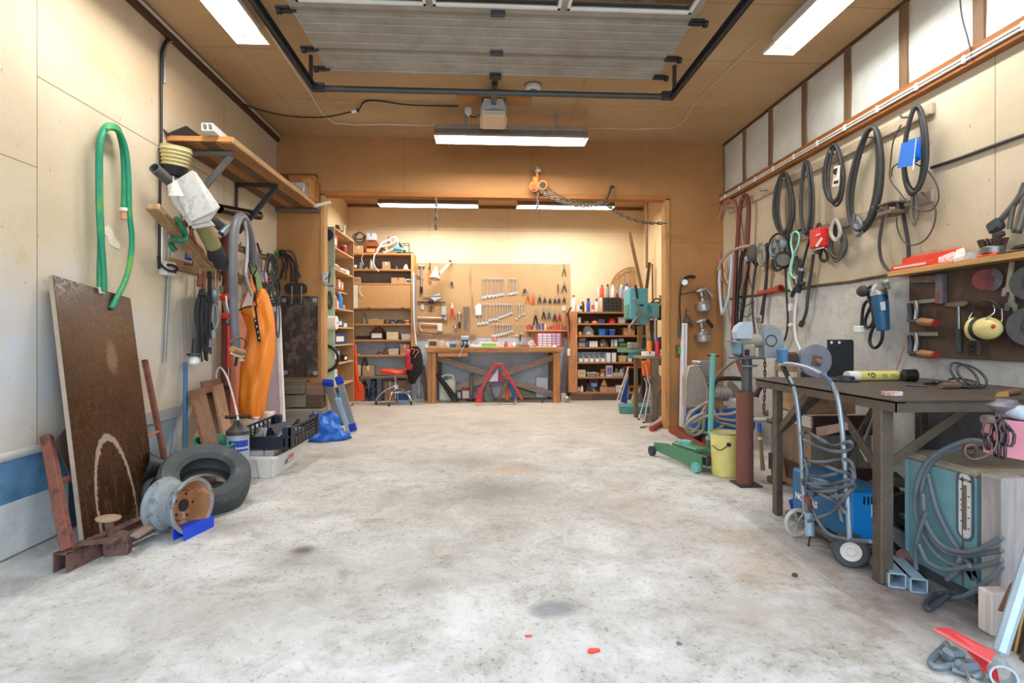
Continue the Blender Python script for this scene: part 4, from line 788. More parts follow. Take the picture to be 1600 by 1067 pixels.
T('pipe_fitting','brass coloured pipe fitting on floor at foot of oil extractor','fitting',[('ring',MB().tube([PZ(376,748,.09),PZ(379,744,.09)+V((.03,-.05,0))],.045,14,k=1),mt((190,160,140),.5,.2)),('bore',MB().cyl(PZ(379,744,.09)+V((.03,-.051,0)),PZ(379,744,.09)+V((.031,-.055,0)),.025,12),mt((110,60,40),.7)),('foot',MB().box(PZ(377,752,.03),(.06,.06,.06),.01),mt((160,140,120),.6))])
T('green_wedge','small mint green plastic wedge on the floor by the oil extractor','wedge',(MB().box(PZ(380,756,.02),(.09,.05,.035),.006),mt((80,190,150),.4)))
Yf=4.2; xl=PY(362,700,Yf).x; xr=PY(432,700,Yf).x; Yr=4.9; zt_=.165
WB=mt((226,224,220),.45,0,.06,8,(190,182,172),(.62,.75))
wb=MB()
def tub(x0,y0,x1,y1,h,tp,th,mb):
 o=[(x0+tp,y0+tp),(x1-tp,y0+tp),(x1-tp,y1-tp),(x0+tp,y1-tp)]; t=[(x0,y0),(x1,y0),(x1,y1),(x0,y1)]; i=[(x0+th,y0+th),(x1-th,y0+th),(x1-th,y1-th),(x0+th,y1-th)]; ib=[(x0+tp+th,y0+tp+th),(x1-tp-th,y0+tp+th),(x1-tp-th,y1-tp-th),(x0+tp+th,y1-tp-th)]
 mb.sheet([[(x,y,0.002) for x,y in o],[(x,y,h) for x,y in t],[(x,y,h) for x,y in i],[(x,y,.012) for x,y in ib]],False,wrap=True); mb.add([(x,y,.002) for x,y in o],[(3,2,1,0)]); mb.add([(x,y,.012) for x,y in ib],[(0,1,2,3)])
tub(xl,Yf,xr,Yr,zt_,.03,.006,wb)
rim=MB()
for q in ((xl-.012,Yf-.012,xr+.012,Yf+.004),(xl-.012,Yr-.004,xr+.012,Yr+.012),(xl-.012,Yf,xl+.004,Yr),(xr-.004,Yf,xr+.012,Yr)): rim.bx(q[0],q[1],zt_-.02,q[2],q[3],zt_+.006,.004)
rib=MB().plate([(PY(402,720,Yf).x,Yf-.004,zt_-.02),(PY(424,720,Yf).x,Yf-.004,zt_-.02),(PY(421,740,Yf).x,Yf+.02,.004),(PY(405,740,Yf).x,Yf+.02,.004)],.012,(0,-1,0))
lm=axes((xr+.001,4.52,.105),(0,1,0),(.18,0,1))
logo=MB()
for i in range(5): logo.prism([(-.058+.024*i,-.016),(-.042+.024*i,-.016),(-.04+.024*i,.016),(-.056+.024*i,.016)],.0008,lm)
logo2=MB().plate([lm@V((-.12,-.045,.001)),lm@V((-.075,-.03,.001)),lm@V((-.075,.0,.001)),lm@V((-.12,-.02,.001))],.0008); logo3=MB().plate([lm@V((-.1,-.05,.001)),lm@V((.08,-.032,.001)),lm@V((.08,-.028,.001)),lm@V((-.1,-.046,.001))],.0008)
T('plastic_bin','white plastic storage bin on floor under the black crate','bin',[('tub',wb,WB),('rim',rim,WB),('rib',rib,WB),('logo',logo,mt((216,96,70),.5),[('swoosh',logo2,mt((40,50,130),.5)),('underline',logo3,mt((40,100,160),.5))])])
T('clear_box','translucent plastic box inside the white bin','box',(MB().bx(xl+.03,Yf+.03,.015,xl+.22,Yr-.06,.215,.01),mt((196,188,192),.25,0,.15,10)))
T('parcel_box','tan and white carton inside the white bin beside translucent box','box',(MB().bx(xl+.225,Yf+.035,.015,xr-.035,Yr-.06,.212,.006),mt((188,178,168),.6,0,.15,10)))
zb_=.218; cx0=PY(378,690,4.26).x; cx1=PY(457,690,4.26).x; y0,y1=4.22,4.92; BK=mt((26,34,46),.5,0,.15,12,(90,96,104),(.66,.76))
cr=MB()
h1=.1; h2=.17
cr.bx(cx0,y0,zb_,cx1,y1,zb_+.008)
def slat(x0,y_0,x1,y_1,z0,z1): cr.bx(x0,y_0,z0,x1,y_1,z1,.003)
slat(cx0,y0,cx1,y0+.012,zb_,zb_+h1); slat(cx0,y1-.012,cx1,y1,zb_,zb_+h1)
for x in (cx0,cx1-.012):
 for z0,z1 in ((zb_,zb_+.075),(zb_+.09,zb_+.1),(zb_+.112,zb_+.122),(zb_+.15,zb_+h2)): slat(x,y0,x+.012,y1,z0,z1)
 for k in range(9): slat(x,y0+k*(y1-y0-.02)/8,x+.012,y0+.02+k*(y1-y0-.02)/8,zb_,zb_+h2-.02)
for k in range(13): cr.bx(cx0+.03+k*.025,y0-.004,zb_+.02,cx0+.04+k*.025,y0,zb_+.085)
for z in (.002,.09): cr.bx(cx0-.005,y0-.006,zb_+z,cx1+.005,y0+.002,zb_+z+.012,.002)
ps=[('basket',cr,BK)]
for x,y in ((cx0,y0),(cx1-.06,y0),(cx0,y1-.06),(cx1-.06,y1-.06)): ps.append(('corner_post',MB().bx(x-.004,y-.004,zb_,x+.064,y+.02 if y==y0 else y+.064,zb_+h2,.004).bx((x+.04) if x>cx0 else x-.004,y-.004,zb_,(x+.064) if x>cx0 else x+.02,y+.064,zb_+h2,.004),BK))
T('plastic_crate','black vegetable crate full of metal parts on top of white bin','crate',ps)
xm=(cx0+cx1)/2
T('guard_plate','dark folded sheet guard lying on parts in the black crate','plate',(MB().plate([(xm-.05,4.45,.36),(xm+.14,4.5,.4),(xm+.13,4.62,.38),(xm+.0,4.62,.3)],.01,(0,.3,1)).plate([(xm-.05,4.45,.36),(xm+.14,4.5,.4),(xm+.08,4.44,.31),(xm+.0,4.42,.3)],.006),mt((62,66,70),.4,.2,.15)))
T('hinge_bracket','perforated grey bracket sticking out of black crate','bracket',(MB().bar((xm-.09,4.36,.235),(xm-.12,4.5,.34),.05,.012,None,.003).bar((xm-.02,4.34,.235),(xm+.1,4.46,.36),.045,.012,None,.003),GALV))
T('white_sack','knotted white plastic sack standing in the black crate','sack',(MB().lathe([(.0001,0),(.05,0),(.062,.04),(.05,.1),(.02,.13),(.03,.16),(.0001,.165)],(PY(399,660,4.75).x,4.75,zb_+.01),(.05,0,1),14),mt((232,228,232),.5,0,.06)))
T('pipe_offcut','grey curved offcut in the left of the black crate','offcut',(MB().tube([(xm-.15,4.3,.25),(xm-.1,4.35,.3),(xm-.16,4.5,.31),(xm-.17,4.6,.25)],.03,10),mt((90,94,98),.5,.2,.2)))
T('oil_can','small translucent can lying at the back of the black crate','can',(MB().cyl((xm+.0,4.7,.27),(xm+.13,4.72,.27),.04,14),mt((150,150,150),.4)))
T('orange_carton','orange and white carton standing behind black crate','carton',(MB().bx(PY(408,650,5.05).x,5.0,0,PY(427,650,5.05).x,5.1,PY(415,643,5.05).z,.004),mt((244,196,176),.5,0,.3,6,(240,240,236),(.45,.55))))
bg=MB(); c=PZ(506,690,0)+V((0,.12,.0)); rows=[]; rd=random.Random(2)
for i in range(15):
 t=i/14; z=.005+.27*t; rows.append([])
 for j in range(36):
  a=2*PI*j/36; pr=(1-.5*t**2.2)*(.85+.15*sin(PI*min(1,t*3+.2)))
  cr_=1+.10*sin(3*a+7*t+1)+.07*sin(7*a-9*t)+.05*sin(13*a+21*t)+.04*sin(19*a-33*t)
  x=.225*pr*cr_*cos(a)-.05*t; y=.17*pr*cr_*sin(a); zz=z*(1+.1*sin(2*a+.6))*(1 if i else 1)
  rows[-1].append((c.x+x,c.y+y,zz))
bg.sheet(rows,wrap=True); bg.add(rows[-1],[tuple(range(36))])
m=mt((14,94,188),.3,0,.2,12,(70,150,220),(.62,.75),bump=.6)
T('tarp_bag','crumpled bright blue plastic tarpaulin bundle on floor by left pier','tarpaulin',(bg,m))
for i,(bx_,by,tx_,ty,yb_,w_,col,lb) in enumerate([(533,663,514,602,6.0,.1,(160,164,168),'wide silver profile leftmost of the bundle leaning on opening post'),(546,674,527,622,5.92,.055,(176,206,226),'pale blue white level in middle of the leaning bundle'),(553,674,532,600,6.05,.07,(150,156,158),'grey level rightmost of the bundle, blue cap at its foot')]):
 a=PZ(bx_,by,.0)+V((0,0,.003)); b=PY(tx_,ty,6.08)
 ps=[('bar',MB().bar(a,b,w_,.035,(0,1,0),.004),mt(col,.4,.3,.1))]
 BC=mt((18,60,180),.4)
 if i!=1: ps.append(('end_cap',MB().bar(b,b+(b-a).normalized()*.09,w_*1.12,.045,(0,1,0),.006),BC))
 if i==2: ps.append(('end_cap',MB().bar(a+(b-a).normalized()*.01,a+(b-a).normalized()*.1,w_*1.12,.045,(0,1,0),.006),BC))
 T('spirit_level',lb,'level',ps,'levels leaning on the opening post')
def zat(y,Y,x=800): return PY(x,y,Y).z
def item(kind,x0,x1,yt,zb,Y,col,name,label,cat,col2=(230,228,222),dp=None,grp=None):
 a=PY(x0,yt,Y); b=PY(x1,yt,Y); w=b.x-a.x; cx=(a.x+b.x)/2; h=max(.012,a.z-zb); r=w/2; zb+=.0012
 m=mt(col,.45,0,.12,20); m2=mt(col2,.45,0,.08,20)
 if kind=='carton':
  d=dp or min(.22,w); cy=Y+d/2
  return T(name,label,cat,[('body',MB().bx(a.x,Y,zb,b.x,Y+d,zb+h,.004),m),('tape',MB().bx(cx-w*.07,Y-.001,zb+h*.55,cx+w*.07,Y+d,zb+h+.0012,.0004),m2)],grp)
 if kind=='labelbox':
  d=dp or min(.22,w)
  return T(name,label,cat,[('body',MB().bx(a.x,Y,zb,b.x,Y+d,zb+h,.004),m),('label_patch',MB().bx(a.x+w*.12,Y-.001,zb+h*.2,b.x-w*.12,Y+.002,zb+h*.8,.0004),m2)],grp)
 if kind=='tub':
  d=dp or min(.22,w); t=.004; mb=MB(); tub(a.x,Y,b.x,Y+d,h,.06*w,t,mb)
  mb.v=[v+V((0,0,zb)) for v in mb.v]
  return T(name,label,cat,[('tub',mb,m),('rim',MB().bx(a.x-.003,Y-.003,zb+h-.006,b.x+.003,Y+.003,zb+h+.002,.001),m2)],grp)
 if kind=='bottle':
  return T(name,label,cat,[('body',MB().lathe([(.0001,0),(r*.9,0),(r,.01),(r,h*.62),(r*.85,h*.72),(r*.4,h*.85),(r*.36,h*.88),(.0001,h*.88)],(cx,Y+r,zb),n=16),m),('cap',MB().lathe([(.0001,h*.87),(r*.42,h*.87),(r*.42,h),(.0001,h)],(cx,Y+r,zb),n=12),m2)],grp)
 if kind=='spray':
  return T(name,label,cat,[('body',MB().lathe([(.0001,0),(r*.96,0),(r,.006),(r,h*.74),(r*.8,h*.8),(.0001,h*.8)],(cx,Y+r,zb),n=16),m),('cap',MB().lathe([(.0001,h*.78),(r*.72,h*.78),(r*.7,h),(.0001,h)],(cx,Y+r,zb),n=14),m2)],grp)
 if kind=='can':
  return T(name,label,cat,[('body',MB().lathe([(.0001,0),(r,0),(r,h),(.0001,h)],(cx,Y+r,zb),n=16),m),('band',MB().lathe([(r+.001,h*.25),(r+.001,h*.7)],(cx,Y+r,zb),n=16),m2)],grp)
 if kind=='lump':
  mb=MB(); rd=random.Random(int(x0*7+yt)); n=14; rows=[]
  for i in range(7):
   t=i/6; rows.append([])
   for j in range(n):
    q=2*PI*j/n; k=(1-.65*t**1.8)*(1+.14*sin(3*q+i+x0)+.1*sin(5*q-2*i))
    rows[-1].append((cx+r*k*cos(q),Y+r*.7+min(r,.12)*k*sin(q),zb+h*t*(1+.08*sin(4*q))))
  mb.sheet(rows,wrap=True); mb.add(rows[-1],[tuple(range(n))]); return T(name,label,cat,(mb,mt(col,.6,0,.25,30,col2,(.55,.65),bump=.4)),grp)
 if kind=='dome':
  return T(name,label,cat,(MB().lathe([(r,0),(r,.01),(r*.9,h*.5),(r*.6,h*.88),(.0001,h)],(cx,Y+r,zb),n=18),m),grp)
 if kind=='flat':
  return T(name,label,cat,(MB().bx(a.x,Y,zb,b.x,Y+(dp or .1),zb+h,.004),m),grp)
ga,gb,gx=7.38,8.42,-2.0; SH=[2.29,2.0,1.74,1.47,1.21,.965,.71,.40,.07]
GP=mt((176,200,178),.6,0,.06,5); BRD=wd((206,164,112),'y'); CHP=mt((176,140,96),.8,0,.15,40)
ps=[('side_panel',MB().bx(XL+.006,ga-.025,.0,gx,ga,2.555,.003),GP),('side_panel',MB().bx(XL+.006,gb,.0,gx,gb+.022,2.55,.003),CHP),('back_panel',MB().bx(XL+.005,ga,.05,XL+.012,gb,2.55),CHP),('top',MB().bx(XL+.006,ga,2.53,gx+.004,gb+.02,2.553,.003),BRD)]
for z in SH: ps.append(('shelf_board',MB().bx(XL+.012,ga,z-.022,gx-(.1 if z==1.74 else 0),gb,z,.002),BRD))
ps.append(('plinth',MB().bx(XL+.02,ga,.0,gx-.02,gb,.045),CHP))
T('shelf_unit','tall narrow shelf unit with pale green end panel just inside the opening','shelf unit',ps)
def onsh(kind,yy0,yy1,h,z,col,name,label,cat,col2=(230,228,222),x=-2.09,w=.12,grp=None):
 """things on the side shelves, placed by their depth along the wall"""
 m=mt(col,.5,0,.12,20); m2=mt(col2,.5,0,.08,20); z+=.0012
 if kind=='box': return T(name,label,cat,[('body',MB().bx(x-w,yy0,z,x+.06,yy1,z+h,.004),m),('label_patch',MB().bx(x+.06,yy0+(yy1-yy0)*.2,z+h*.25,x+.0612,yy1-(yy1-yy0)*.2,z+h*.75),m2)],grp)
 r=(yy1-yy0)/2; c=(x,(yy0+yy1)/2,z)
 if kind=='bottle': return T(name,label,cat,[('body',MB().lathe([(.0001,0),(r,0),(r,h*.65),(r*.45,h*.84),(.0001,h*.85)],c,n=14),m),('cap',MB().lathe([(.0001,h*.84),(r*.45,h*.84),(r*.42,h),(.0001,h)],c,n=10),m2)],grp)
 if kind=='can': return T(name,label,cat,[('body',MB().lathe([(.0001,0),(r,0),(r,h),(.0001,h)],c,n=14),m),('lid',MB().lathe([(.0001,h),(r*.9,h),(r*.88,h+.015),(.0001,h+.015)],c,n=14),m2)],grp)
 if kind=='bag': return T(name,label,cat,(MB().ball((x-.02,(yy0+yy1)/2,z+h/2),(w*.9,r,h/2),12,7),mt(col,.4,0,.3,18,col2,(.5,.58))),grp)
for a in [('box',7.42,7.62,.18,2.29,(206,70,40),'carton','red orange carton on second highest board of green-ended unit','box'),('can',8.15,8.24,.13,2.29,(170,50,50),'tin_can','small dark red tin at the far end of second highest side board','tin'),
 ('bag',7.45,7.8,.1,2.0,(200,60,50),'packet','red and white packet lying on third board of green-ended unit','packet'),('bag',7.82,8.1,.08,2.0,(210,190,180),'packet','pale pink packet behind the red one on third side board','packet'),('box',8.1,8.3,.07,2.0,(220,214,206),'carton','white little carton at the far end of third side board','box'),
 ('can',7.46,7.58,.16,1.74,(226,120,50),'tin_can','orange tin with pale lid on the short inner side board','tin'),('box',7.66,7.8,.14,1.74,(196,150,110),'carton','tan carton beside the orange tin on short board','box'),('box',7.84,7.94,.12,1.74,(206,160,120),'carton','small tan carton farthest along the short board','box'),
 ('bottle',7.42,7.52,.2,1.47,(40,70,160),'bottle','blue bottle nearest on the spray shelf of green-ended unit','bottle'),('bottle',7.56,7.67,.23,1.47,(226,110,50),'bottle','orange bottle with white top behind the blue one','bottle'),('bottle',7.72,7.8,.15,1.47,(236,220,200),'bottle','pale squat bottle behind the orange one on side shelf','bottle'),('bottle',7.88,7.98,.26,1.47,(36,130,206),'bottle','bright blue bottle with white cap on side shelf','bottle'),('can',8.1,8.17,.05,1.47,(150,150,150),'tin_can','tiny grey tin at far end of the bottle shelf','tin'),
 ('box',7.44,7.95,.11,1.21,(44,84,130),'tool_case','dark blue case with label on side shelf below the bottles','case'),('box',7.97,8.15,.06,1.21,(220,220,216),'carton','flat white box beside upper dark blue case','box'),
 ('box',7.42,8.1,.15,.965,(34,66,120),'tool_case','long navy blue case on side shelf below the smaller one','case'),('box',7.42,7.78,.21,.71,(70,70,68),'tool_case','dark grey plastic case on the lower side shelf','case'),('box',7.95,8.2,.09,.71,(40,40,42),'power_tool','black tool lying beyond dark grey case','tool'),
 ('box',7.42,7.62,.22,.40,(224,214,202),'carton','white carton on lowest but one board of green-ended unit','box'),('box',7.7,8.1,.2,.07,(40,130,200),'carton','blue and white carton on the bottom board behind leaning levels','box')]:
 onsh(a[0],a[1],a[2],a[3],a[4],a[5],a[6],a[7],a[8])
y0=7.2; p=PY(516,504,y0)
T('paper_roll','white paper roll held on the green end panel','roll',[('roll',MB().cyl((p.x-.12,ga-.12,p.z),(p.x+.07,ga-.12,p.z),.09,20),mt((236,234,228),.8,0,.03)),('holder',MB().tube([(p.x+.08,ga-.02,p.z+.02),(p.x+.085,ga-.12,p.z),(p.x-.13,ga-.12,p.z)],.006,6,k=1),STEEL)])
T('belt_loop','black rubber hoop hung on the green end panel under the paper roll','belt',(MB().tor(PY(508,560,ga-.05),.17,.02,(0,1,0),28,8),BLACK))
T('wire_hank','dark green wire hank hung on the green end panel','wire',(coil(lambda x,y,o:PY(x,y,ga-.03-o*.5),515,455,482,8,6,.004,.02,1.,4),mt((60,80,70),.6)))
T('steel_rule','dark rod with cross bar on the green end panel beside the switch','rod',(MB().tube([PY(516,426,ga-.03),PY(513,442,ga-.03)],.008,6,k=1).tube([PY(508,446,ga-.03),PY(521,447,ga-.03)],.008,6,k=1),DKSTEEL))
T('round_stopper','black round cap at top left of the green end panel','cap',(MB().cyl(PY(511,367,ga-.04),PY(511,367,ga-.07),.08,18),BLACK))
z=2.5545
T('glass_jar','tall dark jar on top of the green-ended unit','jar',(MB().lathe([(.0001,0),(.05,0),(.05,.1),(.03,.12),(.03,.14),(.0001,.14)],(-2.12,7.95,z),n=12),mt((90,84,70),.3)))
T('tin_can','grey tin beside the dark jar on top of green-ended unit','tin',(MB().lathe([(.0001,0),(.05,0),(.05,.09),(.046,.09),(.046,.01)],(-2.1,8.12,z),n=12),GALV))
T('white_stick','thin white stick standing in the junk on green-ended unit','stick',(MB().cyl((-2.1,8.2,z),(-2.08,8.22,z+.2),.01,8),WHITE))
fy=8.98; lx0=XL+.006; lx1=PY(646,500,fy).x; zs_=[zat(y,fy) for y in (397,421.5,443.5,483,506,530.5,554,)]
SB=wd((190,136,80),'x'); ps=[]
for i,z in enumerate(zs_):
 if i==3: continue
 ps.append(('shelf_board',MB().bx(lx0 if i>2 else lx0,fy,z-.03,lx1-.04,YB-.022,z,.003),SB))
ps.append(('upright',MB().bx(lx1-.04,fy-.01,zs_[6]-.05,lx1,YB-.022,zs_[0]+.002,.004),wd((206,156,98),'z')))
ps.append(('door_flap',MB().bx(PY(560,460,fy).x,fy-.014,zs_[3]+.01,lx1-.045,fy-.002,zs_[2]-.035,.003),mt((196,150,96),.8,0,.12,30),[('latch',MB().tube([PY(574,483,fy-.03),PY(576,480,fy-.03),PY(578,484,fy-.03)],.006,5).tube([PY(627,483,fy-.03),PY(629,480,fy-.03),PY(631,484,fy-.03)],.006,5),BLACK)]))
ps.append(('white_strip',MB().bx(PY(552,460,fy).x,fy-.012,zs_[3]+.01,PY(560,460,fy).x-.004,fy,zs_[2]-.035,.002),WHITE))
ps.append(('panel_bottom',MB().bx(lx0,fy,zs_[3]-.01,lx1-.04,YB-.022,zs_[3]+.008),SB))
ps.append(('back_panel',MB().bx(lx0,YB-.022,zs_[2],lx1-.04,YB-.016 if 0 else YB-.021,zs_[0]),mt((150,142,132),.8,0,.15,4)))
T('wall_shelving','open timber shelving with closed chipboard flap on the left of back wall','shelving',ps)
lt=zat(587,fy);
T('low_bench','low rough bench with grey post under the left back shelves','bench',[('top',MB().bx(lx0+.3,fy-.02,lt-.04,lx1-.05,YB-.03,lt,.004),wd((132,112,88),'x')),('leg',MB().bx(PY(589,600,fy).x,fy-.02,0,PY(596,600,fy).x,fy+.05,lt-.04,.004),mt((98,100,104),.6,.2,.2)),('leg',MB().bx(lx1-.12,fy,0,lx1-.06,fy+.06,lt-.04,.004),wd((130,100,70),'z'))])
Y_=fy+.05
L0,L1,L2,L4,L5,L6=zs_[0],zs_[1],zs_[2],zs_[4],zs_[5],zs_[6]
for a in [('carton',553,567,384,L0,Y_,(206,166,120),'carton','tan carton with torn flaps on top left of back shelving','box'),('labelbox',571,588,387,L0,Y_,(146,66,36),'drawer_box','reddish wooden drawer box with pale label on back shelving','drawer box',(214,170,100)),
 ('carton',573,587,364,L0+.225,Y_+.03,(200,206,212),'carton','white and blue carton on top of the stacked drawer boxes','box',(90,130,190)),
 ('lump',592,603,386,L0,Y_+.1,(96,80,66),'cloth_heap','dark cloth heap among the white tubes on back shelving','cloth'),('carton',600,606,378,L0,Y_+.2,(220,190,140),'carton','yellowish carton behind the white tubes on back shelving','box'),
 ('can',552,557,411,L1,Y_,(40,44,46),'tin_can','round black tin at left end of top inner shelf','tin'),('dome',560,566,409,L1,Y_,(120,124,124),'dust_mask','grey dust mask on top inner back shelf','mask'),('lump',566,575,414,L1,Y_,(36,40,50),'black_part','black machine part beside the grey dust mask','part'),('bottle',577,582,404,L1,Y_,(190,186,178),'bottle','clear bottle on top inner back shelf beside hanging hose','bottle'),
 ('carton',597,609,409,L1,Y_,(176,142,104),'carton','brown carton alone in the middle of top inner back shelf','box'),('dome',614,623,415,L1,Y_,(34,30,28),'bowl','black upturned bowl on top inner back shelf','bowl'),('lump',630,638,413,L1,Y_,(220,210,190),'paper_scrap','crumpled white paper at right end of top inner shelf','paper',(160,120,90)),
 ('labelbox',552,563,433,L2,Y_,(190,150,104),'carton','framed little box above the white strip of back shelving','box',(150,130,96)),('carton',611,632.5,434,L2,Y_,(190,148,104),'carton','long brown carton standing above the chipboard flap','box',(150,110,70)),('labelbox',633.5,643,436,L2,Y_,(232,226,216),'carton','small white box with printed label above the flap','box',(90,90,96)),('flat',578,603,442,L2,Y_,(50,44,40),'steel_strip','dark steel strip lying above the chipboard flap','strip'),
 ('bottle',565,572,489,L4,Y_,(130,140,146),'spray_bottle','clear trigger bottle on the shelf under chipboard flap','bottle',(60,64,70)),('tub',574,600,499,L4,Y_,(206,176,128),'tray','shallow cardboard tray of white rags under chipboard flap','tray',(206,176,128)),('lump',580,594,496,L4+.05,Y_+.03,(226,224,220),'rag','white rag heaped in the cardboard tray','rag'),('lump',606,617,500,L4,Y_,(40,38,38),'chain_heap','heap of black parts right of the cardboard tray','parts'),('lump',617,630,500,L4,Y_,(50,46,44),'parts_heap','second heap of dark parts on shelf under the flap','parts',(90,80,70)),('can',632,641,500,L4,Y_,(224,218,206),'tin_can','white tin with red band at right end under flap','tin',(200,60,40)),
 ('tub',556,577,525,L5,Y_,(38,38,42),'tray','flat black tray on shelf beside the black and white box','tray',(50,50,54)),('labelbox',578,599,518,L5,Y_,(30,30,34),'carton','black box with white lettering on middle back shelf','box',(226,224,220)),('dome',580,599,511,L5+.125,Y_+.01,(140,60,50),'lid','dark red domed lid on top of the black and white box','lid'),('carton',604,622,519,L5,Y_-.03,(214,194,158),'carton','cream carton in middle of the back shelving','box',(200,178,140)),('tub',627,642,522,L5,Y_,(214,208,200),'tray','pale plastic tray at right end of middle back shelf','tray'),
 ('lump',598,612,543,L6,Y_+.05,(104,104,100),'work_glove','grey glove lying across the white tub','glove'),('tub',607,623,545,L6,Y_,(214,214,214),'tub','white plastic tub on lowest back shelf','tub'),('carton',625,640,538,L6,Y_,(190,142,98),'carton','square brown carton at right end of lowest back shelf','box'),('lump',588,596,550,L6,Y_,(60,60,64),'small_part','small dark part left of the white tub','part'),('lump',556,562,551,L6,Y_,(120,120,120),'small_part','small grey part at left end of lowest back shelf','part'),
 ('lump',562,575,560,lt,Y_-.03,(50,54,60),'tool_bag','black and grey tool bag at left on the low bench','bag',(120,120,116)),('carton',566,584,572,lt,Y_-.06,(170,144,104),'carton','worn brown carton in front of the tool bag','box'),('carton',557,563.5,571,lt,Y_-.05,(206,186,150),'carton','narrow cream carton beside worn brown one','box'),
 ('lump',562,575,596,0,Y_,(34,36,40),'black_sack','black sack on floor behind the orange shovel','sack'),('lump',575,591,590,0,Y_,(36,56,104),'cloth_bundle','navy and white cloth bundle on floor under low bench','cloth',(210,210,212)),('carton',601,618,596,0,Y_,(170,136,100),'carton','brown carton on floor under low bench left of blue box','box'),('carton',620,641,594,0,Y_+.06,(176,140,104),'carton','tall brown carton at back under the low bench','box',(170,130,90)),
 ('labelbox',620,640.5,612,0,Y_-.19,(120,170,220),'carton','pale blue box with dark lettering behind the stool','box',(40,60,110))]:
 k=dict(col2=a[10]) if len(a)>10 else {}
 item(*a[:10],**k)
item('labelbox',571,588,377,L0+.115,Y_,(150,72,40),'drawer_box','reddish wooden drawer box stacked over the labelled one','drawer box',(160,80,46))
WT=mt((226,220,208),.35,0,.06)
for i,(pts,r,lb,m) in enumerate([([(588,394),(593,386),(604,384),(616,378),(618,372)],.02,'white bent tube frame lowest in the heap on back shelving',WT),([(590,390),(597,380),(608,374),(617,370),(622,380)],.018,'white bent tube arched over the heap on back shelving',WT),([(600,395),(612,390),(622,383),(610,377)],.018,'white tube kinked in the middle of heap on back shelving',WT),([(605,372),(611,371),(616,368)],.014,'short reddish tube on top of the white tubes',mt((150,84,60),.6)),([(618,374),(626,384),(633,394)],.022,'black strut slanting down right of the white tubes',BLACK),([(606,380),(615,377),(620,375)],.016,'brown tube between the white frames on back shelving',mt((120,64,40),.6))]):
 T('bent_tube',lb,'tube',(MB().tube([PY(x,y,fy+.1+.03*i) for x,y in pts],r,8),m),'tubes heaped on the back shelving')
T('gas_bottle','light blue bottle lying among white tubes on back shelving','bottle',[('body',MB().cyl(PY(615,388,fy+.06),PY(628,389.5,fy+.06),.035,14),mt((60,150,210),.4)),('neck',MB().cyl(PY(628,389.5,fy+.06),PY(632,390,fy+.06),.02,10),mt((150,190,220),.4))])
T('wire_stand','small metal wire stand at right end of back shelving top','stand',(MB().tube([PY(628,381,fy+.1),PY(639,380,fy+.1),PY(639.5,395.5,fy+.1)],.01,6,k=1).tube([PY(630,384,fy+.1),PY(639,383,fy+.1)],.008,6,k=1).tube([PY(620,395,fy+.1),PY(646,395,fy+.05)],.014,6,k=1),DKSTEEL))
T('wire_loops','coil of thin dark cable on the torn carton','cable',(coil(lambda x,y,o:PY(x,y,fy+.15+o),562,363,377,22,6,.007,.0,2,8),mt((90,84,76),.6)))
T('white_hose','thin white hose dangling from the heap over the top inner shelf','hose',(MB().tube([PY(590,394,fy-.02),PY(585,399,fy-.04),PY(584,412,fy-.04),PY(588,420,fy-.04),PY(592,424,fy-.05)],.011,7).tube([PY(584.5,412,fy-.035),PY(584,420,fy-.03)],.009,6,k=1),WHITE))
T('white_wire','thin white wire dangling from torn carton on back shelving','wire',(MB().tube([PY(568,396,fy-.03),PY(565,404,fy-.03),PY(568,414,fy-.03)],.005,5).tube([PY(563,446,fy-.03),PY(562,456,fy-.03),PY(567,463,fy-.03)],.005,5),WHITE))
op=[(552,532),(556,540),(558,570),(560,594),(567,603),(569,610),(569,625),(564,627),(552,624)]
T('orange_shovel','tall orange plastic snow shovel blade standing at end of green unit','shovel',[('blade',MB().plate([PY(x,y,8.72) for x,y in op],.03,(0,1,0)),mt((240,92,44),.45,0,.1,8)),('rib',MB().tube([PY(554,536,8.7),PY(556,580,8.7),PY(562,612,8.7)],.014,8),mt((226,76,34),.45))])
sc=PZ(617,628,0)+V((0,-.0,0)); sc=V((PY(618,628,8.62).x,8.62,0)); CH=CHROME
st=[]; seat=MB(); rows=[]
zse=zat(581,8.62)
for i,(s_,dz) in enumerate(((.001,-.03),(.9,-.03),(1.,-.012),(1.,.01),(.93,.03),(.001,.036))):
 rows.append([(sc.x-.02+.235*s_*cos(q)*(1 if cos(q)<0 else .93),8.62+.2*s_*sin(q),zse+dz+.02*(cos(q)<0)*s_) for q in [2*PI*j/28 for j in range(28)]])
seat.sheet(rows,wrap=True)
st.append(('seat',seat,mt((236,76,34),.45,0,.08)))
st.append(('seat_plate',MB().bar((sc.x-.07,8.62,zse-.045),(sc.x+.2,8.62,zse-.05),.16,.02,None,.004),GALV))
st.append(('column',MB().cyl((sc.x,8.62,.3),(sc.x,8.62,zse-.04),.016,12).cyl((sc.x,8.62,.27),(sc.x,8.62,.34),.028,12).cyl((sc.x,8.62,.08),(sc.x,8.62,.3),.01,8),CH))
st.append(('hub',MB().cyl((sc.x,8.62,.24),(sc.x,8.62,.30),.05,14),WHITE))
for i in range(5):
 q=2*PI*i/5-1.75; dx,dy=cos(q),sin(q); e=(sc.x+.3*dx,8.62+.26*dy,.06)
 st.append(('leg',MB().tube([(sc.x+.02*dx,8.62+.02*dy,.28),(sc.x+.16*dx,8.62+.14*dy,.22),(sc.x+.27*dx,8.62+.235*dy,.12),e],.014,8),CH,[('caster',MB().cyl((e[0]-.012,e[1],.027),(e[0]+.012,e[1],.027),.027,12),BLACK)]))
st.append(('foot_ring',MB().tor((sc.x,8.62,.2),.17,.008,(0,0,1),28,6),CH))
